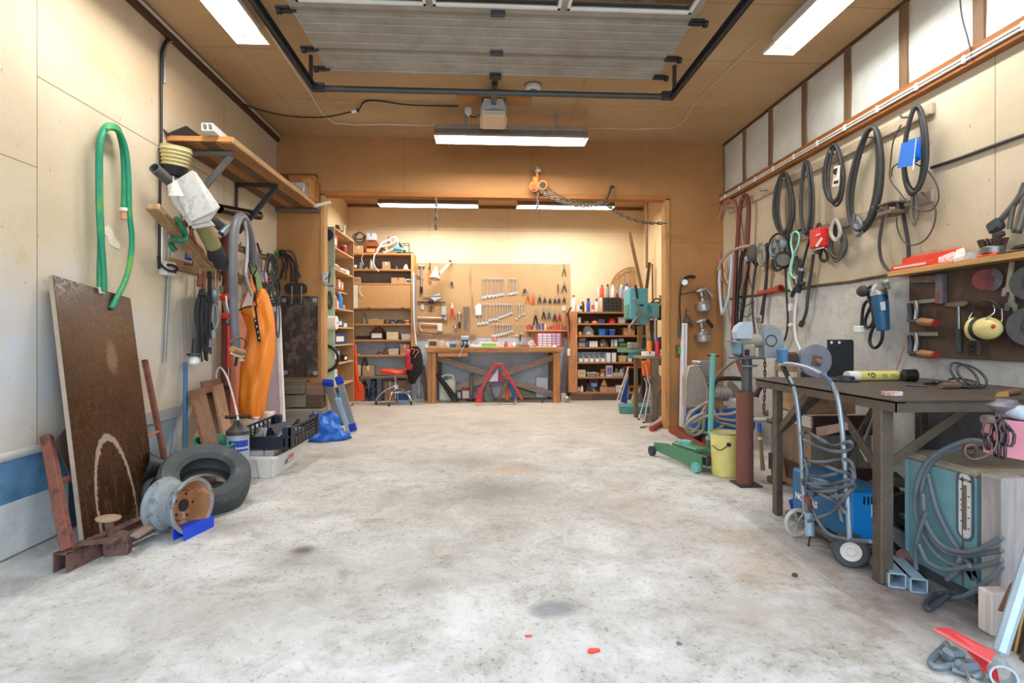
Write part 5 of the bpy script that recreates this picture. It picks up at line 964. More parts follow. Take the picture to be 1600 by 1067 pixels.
T('swivel_stool','orange seated swivel stool on five chrome legs with casters','stool',st)
jk=MB(); rows=[]
for y,l,r in ((541,645,653),(546,638,657),(555,634,660),(565,633,661),(575,634,661),(584,636,659),(592,638,652),(600,641,648)):
 rows.append([PY((l+r)/2+(r-l)/2*cos(q)*(1+.06*sin(5*q+y*.2)),y,8.55+.09*sin(q)*(1+.25*sin(4*q+y*.15))) for q in [2*PI*j/26 for j in range(26)]])
jk.sheet(rows,wrap=True); jk.add(rows[-1],[tuple(range(26))]); jk.add(rows[0],[tuple(range(26))])
JR=MB(); rows=[]
for y,l,r in ((548,636,640),(556,634,640),(564,633,645),(572,633,645),(578,634,644)): rows.append([PY(l+(r-l)*j/5,y,8.445+.03*(j/5)**2) for j in range(6)])
JR.sheet(rows,th=.012)
pipe=MB().tube([PY(640,548,8.44),PY(644,545,8.42),PY(648,547,8.41),PY(645,553,8.41)],.008,6).tube([PY(650,546,8.43),PY(655,549,8.43),PY(651,553,8.42),PY(647,560,8.42)],.006,6)
T('work_jacket','black work jacket with red panels hung at end of the bench','jacket',[('jacket',jk,mt((24,23,25),.85,0,.3,16)),('red_panel',JR,mt((176,40,50),.8,0,.2,30,(226,200,196),(.58,.66))),('piping',pipe,mt((200,110,90),.7)),('collar',MB().ball(PY(638,549,8.5),(.045,.05,.03)),mt((240,96,40),.7))])
for i,(pts,r,m,lb) in enumerate([([(646,426),(647,500),(650,538)],.016,mt((220,218,210),.45),'white conduit running down the right upright of back shelving'),([(649,430),(650,520)],.012,GALV,'grey conduit beside the white one at edge of tool board'),([(653,545),(651,600),(650,625)],.014,WHITE,'thin white rod standing behind black jacket')]):
 T('wall_conduit',lb,'conduit',(MB().tube([PY(x,y,fy-.03) for x,y in pts],r,8),m))
T('grey_coverall','grey cloth hanging behind the jacket beside the bench leg','cloth',(MB().sheet([[PY(648+8*j/5+ (i*.3),556+i*11,8.85+.03*sin(j*2.2+i)) for j in range(6)] for i in range(7)],th=.01),mt((150,158,166),.8,0,.15,8)))
T('rusty_offcut','brown ragged iron offcut standing left of bench leg','offcut',(MB().plate([PY(x,y,8.8) for x,y in [(661,570),(664,572),(667,600),(668,626),(663,626),(661,606),(658,596),(659,580)]],.02,(0,1,0)),mt((96,76,64),.85,0,.25,16)))
T('orange_marker','red orange marker strip on the edge of tool board upright','marker',(MB().bx(PY(645,510,fy-.02).x,fy-.04,zat(519,fy),PY(648.5,510,fy).x,fy-.015,zat(509,fy),.004),mt((220,70,40),.5)))
pa,pb=BW(650.5,411,0),BW(890.5,527,0)
def pegm():
 return board((192,156,112),(180,144,100),[],.35,(110,74,40),.1,tint_patches=[(BW(735,440,0).x,BW(735,440,0).z,.03,.3,(140,98,56),.6),(BW(738,475,0).x,BW(738,475,0).z,.03,.25,(140,98,56),.6),(BW(700,500,0).x,BW(700,500,0).z,.5,.15,(150,108,66),.5)],sax=(0,2))
T('tool_board','large chipboard tool board fixed over the timber workbench','tool board',[('board',MB().bx(pa.x,YB-.024,pb.z,pb.x,YB-.001,pa.z,.002),pegm()),('bottom_batten',MB().bx(pa.x,YB-.05,pb.z,BW(744,527,0).x,YB-.02,zat(523.5,YB),.003),wd((190,136,84),'x'))])
q=.1625
def zx(X,Y_): return 640+q*X,380+q*Y_
def spanner(X,y0,y1,wid,label,grp,up=False,tag=False,m=mt((196,196,196),.3,.55,.08)):
 x,t=zx(X,y0); _,b=zx(X,y1); a=BW(x,t,.036); c=BW(x,b,.036); L=a.z-c.z; w=wid*q/F*YB; sg=-1 if up else 1
 lo,hi=(c,a) if not up else (a,c)
 d=(hi-lo).normalized(); s_=MB().bar(lo+d*w*.5,hi-d*w*.2,w*.42,.008,(1,0,0),.002)
 ring=MB().tor(hi,w*.36,w*.17,(0,1,0),12,6)
 R_=w*.72; pts=[]
 for i in range(13):
  an=math.radians(-50+280*i/12); pts.append((R_*cos(an),R_*sin(an)))
 pts+= [(-R_*.32,-R_*.55),(-R_*.3,R_*.12),(R_*.3,R_*.12),(R_*.32,-R_*.55)]
 M=axes(lo,(1,0,0),d) ; M=M@Matrix.Translation((0,0,-.005))
 jaw=MB().prism(pts,.01,M)
 ps=[('shank',s_,m),('ring_end',ring,m),('jaw',jaw,m)]
 if tag:
  ps.append(('paper_tag',MB().plate([BW(*zx(u,v),.052) for u,v in ((628,605),(660,578),(690,590),(694,690),(634,690))],.003,(0,-1,0)),WHITE))
 return T('spanner',label,'spanner',ps,grp)
r1=list(zip([712,750,787,824,860,895,964,995,1025],[525,515,512,508,500,495,490,485,480]))
for i,(X,b) in enumerate(r1): spanner(X,348,b,28-i*.8,'%s spanner in the top row on the tool board'%nth(i,9),'top row of spanners')
r2=list(zip([668,705,740,772,806,838,866,896,918,942,962,980,1027,1054,1080,1102],[778,772,768,745,735,735,715,705,700,690,680,675,728,705,690,680]))
for i,(X,b) in enumerate(r2):
 spanner(X,592,b,24-i*.7,('white paper tagged spanner at left end of middle row' if i==0 else '%s spanner in the middle row on the tool board'%nth(i,16)),'middle row of spanners',tag=(i==0))
r3=list(zip([805,837,867,895,920,943,963,983,1030,1080],[893,890,882,876,870,864,856,850,888,868]))
for i,(X,b) in enumerate(r3): spanner(X,785,b,24-i*.9,'%s spanner in the bottom row on the tool board'%nth(i,10),'bottom row of spanners',up=False)
def plier(X,y0,y1,hc,label,name='pliers',wid=.34,open_=0.,m=STEEL,grp='pliers on the tool board'):
 a=BW(*zx(X,y0),.04); b=BW(*zx(X,y1),.04); L=a.z-b.z; hm=mt(hc,.5,0,.1)
 def hnd(s_): return MB().tube([a+V((0,0,-L*.34)),a+V((s_*L*wid*.2,0,-L*.55)),a+V((s_*L*wid*(.5+open_),-.0,-L))],[.007,.012,.01],8,k=2)
 jaws=MB().prism([(-L*.07,0),(-L*.02,L*.32),(L*.02,L*.32),(L*.07,0),(L*.06,-L*.08),(-L*.06,-L*.08)],.012,axes(a+V((0,.006,-L*.33)),(1,0,0),(0,0,1)))
 return T(name,label,'pliers',[('jaws',jaws,m),('handle',hnd(-1),hm),('handle',hnd(1),hm)],grp)
DG=(70,66,62)
plier(1137,455,577,(238,110,40),'orange handled pliers with wide open grips on tool board',wid=.42)
plier(1190,470,582,(236,100,34),'orange handled pliers closed beside the wide open ones',wid=.2)
for X,t,b,lb in ((1250,485,577,'large grey pliers right of the orange handled ones'),(1300,500,577,'grey pliers second right of the orange handled ones'),(1350,508,577,'grey pliers third right of the orange handled ones'),(1398,510,577,'slim dark pliers left of the last two in upper pliers row'),(1437,506,577,'slim dark pliers last but one in the upper pliers row'),(1486,495,577,'slim dark pliers at right end of the upper pliers row')): plier(X,t,b,DG,lb)
plier(1486,193,312,(120,104,60),'big dark pliers at top right corner of the tool board',wid=.3)
plier(1487,362,470,DG,'water pump pliers below the top right pliers',wid=.4)
for X,t,b,c,lb in ((1212,636,785,(36,32,32),'long black riveter left of the lower pliers row'),(1290,616,732,(60,58,58),'dark wide pliers in the lower pliers row'),(1340,624,728,(70,90,120),'blue grey pliers in the lower pliers row'),(1396,640,755,(50,52,54),'black pliers left of red ones in lower pliers row'),(1441,645,748,(176,44,36),'red handled pliers at right end of lower row')): plier(X,t,b,c,lb,wid=.28)
plier(410,570,715,(220,64,36),'red handled snips with white head on the tool board',m=WHITE,wid=.26)
def rod(X0,y0,X1,y1,r,m,name,label,cat,extra=(),o=.05):
 a,b=BW(*zx(X0,y0),o),BW(*zx(X1,y1),o)
 return T(name,label,cat,[('bar',MB().tube([a,b],r,8,k=1),m)]+[(n,f(a,b),mm) for n,f,mm in extra])
rod(478,680,478,760,.014,CHROME,'ratchet','ratchet with black grip hanging beside extension bars','ratchet',[('head',lambda a,b:MB().ball(a,(.035,.02,.04)),CHROME),('grip',lambda a,b:MB().cyl(b,b+V((0,0,-.1)),.02,10),BLACK)])
rod(527,610,527,822,.012,STEEL,'extension_bar','thin steel extension bar right of the ratchet','bar',[('head',lambda a,b:MB().cyl(a,a+V((0,0,-.05)),.018,10),STEEL)])
rod(562,608,562,824,.017,STEEL,'extension_bar','thick steel torque bar left of the tagged spanner','bar',[('head',lambda a,b:MB().cyl(a,a+V((0,0,-.05)),.024,10),STEEL),('grip',lambda a,b:MB().cyl(b+V((0,0,.1)),b,.021,10),GALV)])
rod(438,785,442,820,.022,CHROME,'socket_adapter','small chrome adapter left of the ratchet','adapter')
rod(75,713,345,720,.012,mt((222,218,210),.4),'breaker_bar','long pale bar with square head above the hacksaw','bar',[('head',lambda a,b:MB().box(b,(.05,.03,.09),.006),STEEL)])
rod(78,562,345,570,.011,DKSTEEL,'clamp_bar','long dark bar with slider near top of left tool group','bar',[('slider',lambda a,b:MB().box(a.lerp(b,.48),(.1,.05,.06),.01),BLACK)])
rod(130,513,300,508,.009,STEEL,'steel_scraper','broad steel scraper with pale triangular blade','scraper',[('blade',lambda a,b:MB().plate([BW(*zx(u,v),.045) for u,v in ((195,515),(285,480),(305,525),(240,558))],.004,(0,-1,0)),mt((214,212,206),.35,.3,.1))])
rod(115,220,113,420,.018,mt((170,168,160),.4,.6),'long_hammer','long handled hammer hanging at left edge of tool board','hammer',[('head',lambda a,b:MB().cyl(a+V((-.05,0,0)),a+V((.05,0,0)),.024,12),mt((150,146,130),.5,.4)),('grip',lambda a,b:MB().cyl(b,b+V((0,0,-.11)),.024,10),BLACK)])
rod(195,185,195,270,.008,DKSTEEL,'pruning_saw','orange handled pruning saw behind the desk lamp shade','saw',[('handle',lambda a,b:MB().cyl(b,b+V((0,0,-.18)),.022,12),mt((236,120,50),.5)),('tip',lambda a,b:MB().tube([a+V((-.03,0,-.09)),a+V((0,0,-.07)),a],.008,6),DKSTEEL)])
rod(62,308,130,350,.008,DKSTEEL,'pry_hook','thin dark hook crossing the long hammer','hook'); rod(70,560,300,575,.005,mt((150,110,70),.8),'thin_rod','thin brown rod behind the long dark bar','rod',o=.03)
rod(175,625,238,625,.009,DKSTEEL,'tap_wrench','dark tap wrench with crossbar under the long bar','wrench',[('stem',lambda a,b:MB().cyl(a.lerp(b,.5)+V((0,0,.04)),a.lerp(b,.5)+V((0,0,-.06)),.012,8),DKSTEEL)])
rod(405,372,405,408,.02,mt((70,60,52),.7),'dark_burr','small dark burr on the bare upper part of tool board','knob')
rod(1110,440,1100,480,.02,mt((60,56,54),.6),'tape_reel','small black reel left of the orange pliers','reel'); rod(1427,395,1430,474,.012,mt((90,80,70),.6),'flat_file','short flat file near right edge of tool board','file')
rod(325,605,328,690,.05,mt((186,184,178),.5),'sanding_roll','pale grey roll hanging above the hacksaw','roll')
fr=[BW(*zx(u,v),.05) for u,v in ((112,845),(98,810),(104,775),(200,778),(290,780),(296,790))]
T('hacksaw','hacksaw with pale frame hanging low on the tool board','hacksaw',[('frame',MB().tube(fr,.012,8,k=2),mt((206,206,204),.4,.3)),('handle',MB().box(BW(*zx(290,812),.05),(.09,.035,.14),.02),mt((216,214,210),.4)),('blade',MB().bar(BW(*zx(105,822),.05),BW(*zx(270,845),.05),.004,.02,None),mt((206,120,60),.5))])
a=BW(*zx(390,172),.06); b=BW(*zx(280,292),.22); sh=BW(*zx(247,290),.24)
T('desk_lamp','yellowed white jointed desk lamp with conical shade on tool board','lamp',[('arm',MB().tube([a,b],.011,8,k=1).tube([a+V((.02,0,-.02)),b+V((.02,0,-.015))],.008,8,k=1),mt((216,214,206),.4)),('joint',MB().ball(a,.03,10,6).ball(b,.028,10,6),mt((110,108,100),.5)),('shade',MB().lathe([(.03,.07),(.04,.065),(.05,.02),(.095,-.1),(.09,-.1),(.046,.018),(.03,.06)],sh,(.1,.25,1),20),mt((226,214,172),.45,0,.1)),('cap',MB().lathe([(.0001,.12),(.02,.12),(.03,.07),(.0001,.07)],sh,(.1,.25,1),12),mt((220,218,210),.4))])
for X,Yc,lb in ((123,615,'double wall socket at left of the tool board'),(1483,630,'double wall socket at right edge of the tool board')):
 p=BW(*zx(X,Yc),.02); hs=MB()
 for dz in (.022,-.022): hs.cyl(p+V((0,-.021,dz)),p+V((0,-.023,dz)),.012,12)
 T('wall_socket',lb,'socket',[('plate',MB().box(p,(.055,.04,.09),.006),WHITE),('outlet',hs,mt((150,148,144),.5)),('lead',MB().tube([p+V((.03 if X>600 else -.03,0,0)),p+V((.1 if X>600 else -.1,0,0))],.008,6,k=1),GALV)])
sx=[70,85,100,115,130,147,165,182]+[224+16.2*i for i in range(26)]
for i,X in enumerate(sx):
 p=BW(*zx(X,872+(i*.15)),.06); s_=max(.45,1-.017*i) if i>7 else .7
 T('socket','%s'%('steel socket number %s from the left on the rail under hacksaw'%(ORD[i] if i<16 else str(i+1))),'socket',(MB().cyl(p+V((0,0,-.022*s_)),p+V((0,0,.022*s_)),.0105*s_,10),STEEL),'sockets on the long rail')
T('socket_rail','long steel rail of sockets along bottom of the tool board','rail',(MB().bar(BW(*zx(62,882),.045),BW(*zx(655,886),.045),.006,.012,None),mt((150,140,130),.4,.5)))
p0,p1=BW(*zx(1115,838),.0),BW(*zx(1512,850),.0)
T('screwdriver_shelf','small pine shelf holding red and blue screwdrivers','shelf',[('shelf',MB().bx(p0.x,YB-.13,p1.z,p1.x,YB-.022,p0.z+.004,.003),wd((206,160,106),'x')),('bracket',MB().bx(p1.x-.03,YB-.1,p1.z-.1,p1.x-.015,YB-.022,p1.z),DKSTEEL),('bracket',MB().bx(p0.x+.06,YB-.1,p1.z-.08,p0.x+.075,YB-.022,p1.z),DKSTEEL)])
sd=[(1130,795,'r'),(1152,778,'r'),(1227,785,'b'),(1250,778,'b'),(1282,770,'b'),(1306,782,'w'),(1328,805,'o'),(1347,802,'o'),(1365,795,'r'),(1388,782,'r'),(1415,776,'r'),(1437,774,'r'),(1466,772,'r')]
cn={'r':'red','b':'blue','w':'white','o':'orange red'}; cc={'r':(196,44,34),'b':(34,64,170),'w':(226,224,220),'o':(226,84,40)}; cnt={}
for X,t,k in sd:
 cnt[k]=cnt.get(k,0)+1; n=sum(1 for z in sd if z[2]==k)
 p=BW(X*q+640,380+q*t,.08); h=p.z-p0.z
 T('screwdriver',('%s handled screwdriver standing in the pine rack, %s of its colour'%(cn[k],nth(cnt[k]-1,n)) if n>1 else 'only white handled screwdriver standing in the pine rack'),'screwdriver',[('handle',MB().lathe([(.0001,.002),(.01,.002),(.013,h*.4),(.014,h*.9),(.008,h),(.0001,h)],(p.x,YB-.08,p0.z+.004),n=10),mt(cc[k],.4)),('shank',MB().cyl((p.x,YB-.08,p1.z-.06),(p.x,YB-.08,p1.z),.004,6),STEEL)],'screwdrivers in the pine rack')
for X,t,b,c,lb in ((1175,790,832,(60,40,30),'dark handled awl between red and blue screwdrivers'),(1490,800,835,(130,110,90),'brown stub at right end of the pine rack')): rod(X,t,X,b,.014,mt(c,.6),'awl',lb,'awl',o=.08)
rod(1065,880,1062,942,.012,BLACK,'black_file','black handled file hanging below the bottom spanner row','file')
bx0,bx1=PY(664,545,8.62).x,PY(879,545,8.62).x; by0,by1=8.62,YB-.025; bz=zat(543,8.62); bzb=zat(551,8.62)
OW=wd((190,132,78),'z'); OWX=wd((186,136,86),'x',.25); ps=[]
n=4
for i in range(n): ps.append(('plank',MB().bx(bx0+(.012 if i%2 else 0),by0+(by1-by0)*i/n+.001,bz-.035,bx1-(.01 if i%2 else 0),by0+(by1-by0)*(i+1)/n-.002,bz,.004),OWX))
ps.append(('apron',MB().bx(bx0+.02,by0-.002,bzb,bx1-.005,by0+.035,bz-.034,.006),wd((176,124,78),'x',.3)))
ps.append(('vise_board',MB().bx(PY(684,555,by0).x,by0+.0,zat(557,by0),PY(731,555,by0).x,by0+.4,bzb-.002,.006),wd((196,136,92),'x')))
for a_,b_ in ((668.5,674.5),(674.5,681),):
 ps.append(('leg',MB().bx(PY(a_,600,8.66).x,8.66+(0 if a_<670 else -.02),0,PY(b_,600,8.66).x-.002,8.74,bzb-.003,.004),OW))
ps.append(('leg',MB().bx(PY(864.5,600,8.66).x,8.64,0,PY(875,600,8.66).x,8.74,bzb-.003,.004),OW))
for a_,b_ in ((684,690),(858,864)): ps.append(('leg',MB().bx(PY(a_,600,9.2).x,9.2,0,PY(b_,600,9.2).x,9.28,bz-.04,.004),wd((110,90,72),'z')))
for (x0,y0_),(x1,y1_),yy in (((684,559),(866,617),9.16),((709,608),(866,558),9.12)):
 ps.append(('brace',MB().bar(PY(x0,y0_,yy),PY(x1,y1_,yy),.105,.022,(0,1,0),.003),wd((176,156,142),'x')))
T('workbench','heavy old timber workbench with crossed rear braces','workbench',ps)
vx=PY(726.5,540,8.72).x; VZ=bz+.001
T('bench_vise','blue grey bench vise with slanting steel lever on the workbench','vise',[('base',MB().bx(vx-.06,8.66,VZ,vx+.06,8.84,VZ+.05,.01),mt((40,44,50),.5,.4,.2)),('body',MB().bx(vx-.045,8.68,VZ+.05,vx+.045,8.9,VZ+.13,.015),mt((60,84,100),.45,.3,.2)),('jaw',MB().bx(vx-.07,8.66,VZ+.12,vx+.07,8.72,VZ+.185,.008),mt((150,160,168),.4,.5,.2)),('jaw',MB().bx(vx-.065,8.75,VZ+.12,vx+.065,8.8,VZ+.18,.008),mt((120,128,136),.4,.5,.2)),('screw',MB().cyl((vx,8.5,VZ+.08),(vx,8.7,VZ+.08),.016,10),STEEL),('lever',MB().tube([PY(727.5,536,8.5),PY(717.5,556.5,8.46)],.008,8,k=1).ball(PY(727.5,536,8.5),.013,8,6).ball(PY(717.5,556.5,8.46),.013,8,6),CHROME)])
W=8.7
for a in [('labelbox',669,684,531,bz,W,(206,176,128),'slotted_box','pale wooden slotted box at left end of the workbench','box',(70,60,50)),('lump',663.5,669,538.5,bz,W,(222,218,210),'white_pot','small white lump at very left end of workbench','lump'),('carton',686,695,532,bz,W+.1,(206,180,150),'carton','small tan carton right of the slotted box','box'),('lump',695,703,536,bz,W,(196,170,150),'rag','beige rag on bench left of the blue tin','rag'),('flat',703,712,537,bz,W,(44,100,130),'blue_tin','flat teal blue tin on the bench left of vise','tin'),('carton',711,720,533,bz,W+.1,(190,166,120),'carton','tan carton behind the vise on its left','box'),
 ('flat',733,750,539,bz,W,(232,226,216),'paper_sheet','white papers on the bench right of the vise','paper'),('can',735,739,534,bz,W+.2,(140,140,138),'tin_can','little grey tin behind the papers on bench','tin'),
 ('labelbox',749,779,535,bz,W+.06,(224,222,216),'first_aid_box','long white box with bright green patch on the bench','box',(120,210,90)),('dome',768,778,527,bz+.0,W+.28,(226,110,84),'tape_dispenser','red and white round dispenser behind the long white box','dispenser'),('carton',780,787,535,bz,W,(226,222,214),'carton','white little carton with red mark right of long box','box',(206,60,44)),('lump',788,793,533,bz,W,(206,90,76),'red_scrap','red crumpled scrap right of the white little carton','scrap'),('lump',793,803,536,bz,W,(222,160,150),'rag','red and white rag in the middle of the bench','rag',(200,50,44)),('bottle',801,806,534,bz,W,(234,230,222),'glue_bottle','white glue bottle on the bench right of the red rag','bottle'),('lump',806,814,537,bz,W-.02,(110,120,110),'hand_tool','grey green tool heap on the bench','tools',(230,226,220)),('flat',814,826,538,bz,W,(150,100,70),'wood_strip','brown timber strip on right half of the bench','strip'),('lump',824,838,532,bz,W+.1,(190,166,146),'rag','pale rag heap left of the red drawer cabinet','rag',(110,70,54)),
 ('flat',838,868,541.5,bz,W-.05,(222,196,150),'pine_strip','pale pine strip on bench in front of drawer cabinet','strip'),('lump',864,870,539,bz,W,(226,220,210),'white_lump','small white lump at the right end of workbench','lump')]:
 k=dict(col2=a[10]) if len(a)>10 else {}
 item(*a[:10],**k)
x0,x1=PY(838.5,530,8.95).x,PY(877.5,530,8.95).x; z0=bz+.0015; z1=zat(519.5,8.95); ps=[('case',MB().bx(x0,8.97,z0,x1,9.12,z1,.006).bx(x0,8.95,z0,x0+.016,8.97,z1).bx(x1-.016,8.95,z0,x1,8.97,z1).bx(x0,8.95,z1-.014,x1,8.97,z1).bx(x0,8.95,z0,x1,8.97,z0+.012),mt((206,52,62),.4))]
cw=(x1-x0-.036)/5; rh=(z1-z0-.03)/5
for i in range(5):
 for j in range(5):
  xa=x0+.018+cw*i; za=z0+.014+rh*j
  ps.append(('drawer',MB().bx(xa+.003,8.945,za+.003,xa+cw-.003,8.968,za+rh-.003,.003),mt((216,206,220) if i<3 else (196,160,190),.25,0,.2,25),[('pull',MB().bx(xa+cw*.3,8.938,za+rh*.15,xa+cw*.7,8.946,za+rh*.3,.002),WHITE)]))
T('drawer_cabinet','red small parts cabinet with clear drawers on the workbench','cabinet',ps)
p=PY(698,625,8.9); JC=mt((216,216,204),.5,0,.08,8,(176,160,120),(.64,.74))
x0,x1=PY(685.5,600,8.9).x,PY(711,600,8.9).x; zt1=zat(586,8.9)
T('jerrycan','white plastic jerrycan with teal cap under left side of workbench','jerrycan',[('body',MB().bx(x0,8.9,.003,x1,9.08,zt1-.06,.03).bx(x0+.02,8.92,zt1-.07,x0+.08,9.05,zt1-.01,.015),JC),('handle',MB().tube([(x0+.05,8.98,zt1-.03),(x0+.1,8.98,zt1-.005),(x1-.05,8.98,zt1-.01),(x1-.03,8.98,zt1-.07)],.018,8),JC),('cap',MB().cyl((x0+.12,8.93,zt1-.07),(x0+.12,8.93,zt1-.03),.04,14),mt((20,130,116),.4))])
for a_,b_,r,lb in (((682,583),(716,626),.03,'thick black tube leaning over the white jerrycan'),((684,588),(708,626),.022,'thinner black tube behind the thick one at jerrycan')): T('black_tube',lb,'tube',(MB().pipe(PY(*a_,8.8),PY(*b_,8.78),r,.008),BLACK))
T('jack_stand_post','old steel post on foot plate under the workbench','post',[('post',MB().cyl(PY(736,623,8.95),PY(737,586,8.95),.032,12),mt((120,110,96),.6,.2,.25)),('foot',MB().cyl(PY(736,625,8.95),PY(736,623,8.95),.08,14),DKSTEEL),('top_plate',MB().box(PY(737,585,8.95),(.09,.07,.02),.004),DKSTEEL)])
item('labelbox',721,735,607,0,8.98,(150,40,44),'paint_tin','dark red square tin with pale label under workbench','tin',(214,210,206)); item('labelbox',714,720.5,610,0,9.02,(60,70,110),'carton','small blue carton between jerrycan and the red tin','box',(200,206,220))
RD=mt((176,44,42),.5,0,.15,10,(214,84,74),(.6,.72)); ap=PY(778,572,8.5); l=PY(745,622,8.42); r=PY(816,624,8.42)
T('tow_bracket','red steel A-shaped tow frame standing under the workbench','tow frame',[('bar',MB().bar(l,ap+V((-.06,0,.02)),.045,.06,(0,1,0),.005),RD),('bar',MB().bar(r,ap+V((.06,0,.02)),.045,.06,(0,1,0),.005),RD),('top_bar',MB().bar(ap+V((-.09,0,.02)),ap+V((.09,0,.02)),.06,.055,(0,0,1),.006),RD),('gusset_plate',MB().plate([PY(x,y,8.49) for x,y in ((779,577),(781,577),(792,596),(778,596))],.008,(0,1,0)),mt((130,40,60),.5)),('gusset_plate',MB().plate([PY(x,y,8.49) for x,y in ((778,577),(778,596),(764,596))],.008,(0,1,0)),mt((206,194,222),.5)),('ball_foot',MB().cyl(l+V((.03,-.02,-.06)),l+V((.03,-.02,.0)),.05,14),mt((226,30,30),.4))])
item('lump',755,772,603,0,8.85,(120,128,128),'plastic_sack','grey plastic sack beside foot of red tow frame','sack',(190,196,196)); item('flat',746,754,606,0,9.0,(206,90,120),'pink_board','pink board behind the left bar of red tow frame','board',dp=.03)
T('caulk_tube','orange cartridge standing under the red tow frame','cartridge',[('tube',MB().cyl(PY(792.5,624,8.7),PY(792.5,608,8.7),.035,14),mt((200,90,36),.5)),('nozzle',MB().lathe([(.034,0),(.012,.06),(.0001,.06)],PY(792.5,608,8.7),n=12),mt((180,80,34),.5))])
for a_,b_,c,lb in (((794,592),(779,625),(120,100,76),'old wooden brush handle leaning left inside red tow frame'),((794,594),(806,625),(50,80,140),'blue and red handle leaning right inside red tow frame')): T('broken_tool',lb,'handle',(MB().bar(PY(*a_,8.56),PY(*b_,8.5),.05,.05,None,.012),mt(c,.7,0,.25,14,(190,180,150),(.58,.66))))
rows=[]; xa=PY(838,600,9.22).x; xb=PY(856,600,9.22).x
for i in range(13): rows.append([(xa+(xb-xa)*i/12,9.22+.012*((i//2)%2),z) for z in (.02,zat(590,9.22))])
T('corrugated_sheet','pale corrugated sheet standing behind the lower brace of bench','sheet',(MB().sheet(rows,False,th=.003),mt((214,222,232),.5,0,.06)))
T('green_sheet','dull green sheet lying tilted against wall under the bench','sheet',(MB().plate([PY(808,604,9.25),PY(838,612,9.25),PY(838,622,9.1),PY(800,622,9.1)],.01,(0,1,.3)),mt((120,134,116),.7,0,.15)))
T('floor_rod','thin dark rod lying on floor under the bench','rod',(MB().tube([PY(775,623,8.8),PY(820,622,8.85),PY(862,624,8.8)],.008,6),DKSTEEL))
item('lump',846,851,624,0,8.62,(60,58,56),'small_part','small dark part on floor before right half of bench','part'); item('lump',803,808,624.5,0,8.5,(206,186,160),'wood_chip','wood chip on floor at right foot of the red frame','chip')
item('tub',877,884,615,0,8.85,(226,224,216),'tub','white tub on floor between the bench and right shelves','tub'); T('pipe_elbow','white pipe elbow on floor beside the white tub','pipe elbow',(MB().tube([PY(884,621,8.8),PY(887,623,8.7),PY(889,624,8.62)],.035,12,cap=False),mt((226,222,206),.5)))
T('wall_lead','black lead hanging down between tool board and right shelves','cable',(MB().tube([BW(888,527,.03),BW(886,545,.04),BW(882,568,.04),BW(879,590,.04),BW(886,606,.05),BW(889,598,.05)],.009,6),BLACK))
T('grey_plank','weathered grey plank leaning between workbench and right shelves','plank',(MB().bar(PY(879,624,9.2),PY(886,528,9.28),.09,.03,(0,1,0),.004),wd((150,140,134),'z')))
item('labelbox',877,888,604,0,9.22,(90,88,84),'grey_box','grey box against wall behind the white tub','box',(110,108,104))
for y0_,y1_,c,lb in ((497,506,(226,70,36),'orange hook tag on the post of right shelves'),(521,528,(200,50,44),'red tag on the post of right shelves'),(545,556,(234,230,222),'white tag low on the post of right shelves')): T('post_tag',lb,'tag',(MB().bx(PY(886.5,500,8.9).x,8.87,zat(y1_,8.9),PY(890.5,500,8.9).x,8.93,zat(y0_,8.9),.006),mt(c,.5)))
T('hammer_hook','black tool hooked on shelf post under the right wall socket','hook',(MB().tube([PY(893,480,8.86),PY(888,488,8.86),PY(889,497,8.86),PY(890,520,8.86)],.012,7),BLACK))
fy=8.95; rx0=PY(888,550,fy).x; rx1=XR-.02; RS_=[zat(y,fy) for y in (486.5,505,524,542.5,566,589.5,613.5)]; ps=[('upright',MB().bx(rx0,fy-.02,RS_[6],PY(902,550,fy).x,fy+.06,RS_[0]+.001,.005),wd((206,140,90),'z')),('upright',MB().bx(rx0,YB-.08,.0,rx0+.05,YB-.022,RS_[0],.004),PINE)]
SBX=wd((176,122,78),'x')
for i,z in enumerate(RS_): ps.append(('shelf_board',MB().bx(rx0+.06,fy,z-.028,rx1,YB-.022,z,.003) if i else MB().bx(rx0+.0,fy+.06,z-.03,rx1,YB-.022,z,.003).bx(PY(902,550,fy).x,fy,z-.03,rx1,fy+.06,z),SBX))
ps.append(('back_panel',MB().bx(rx0+.05,YB-.022,RS_[6],rx1,YB-.0205,RS_[0]),mt((100,72,52),.85,0,.2,6)))
ps.append(('plinth',MB().bx(rx0+.02,fy-.015,0,PY(927,620,fy).x-.003,fy+.04,RS_[6]-.03,.006),wd((112,84,66),'x'))); ps.append(('plinth',MB().bx(PY(927,620,fy).x,fy-.01,0,PY(972,620,fy).x,fy+.04,RS_[6]-.03,.006),wd((92,74,66),'x')))
T('wall_shelving','timber shelving full of tins and boxes on right of the back wall','shelving',ps)
Yk=fy+.03; A,B,C2,D,E_,F_,G_=RS_
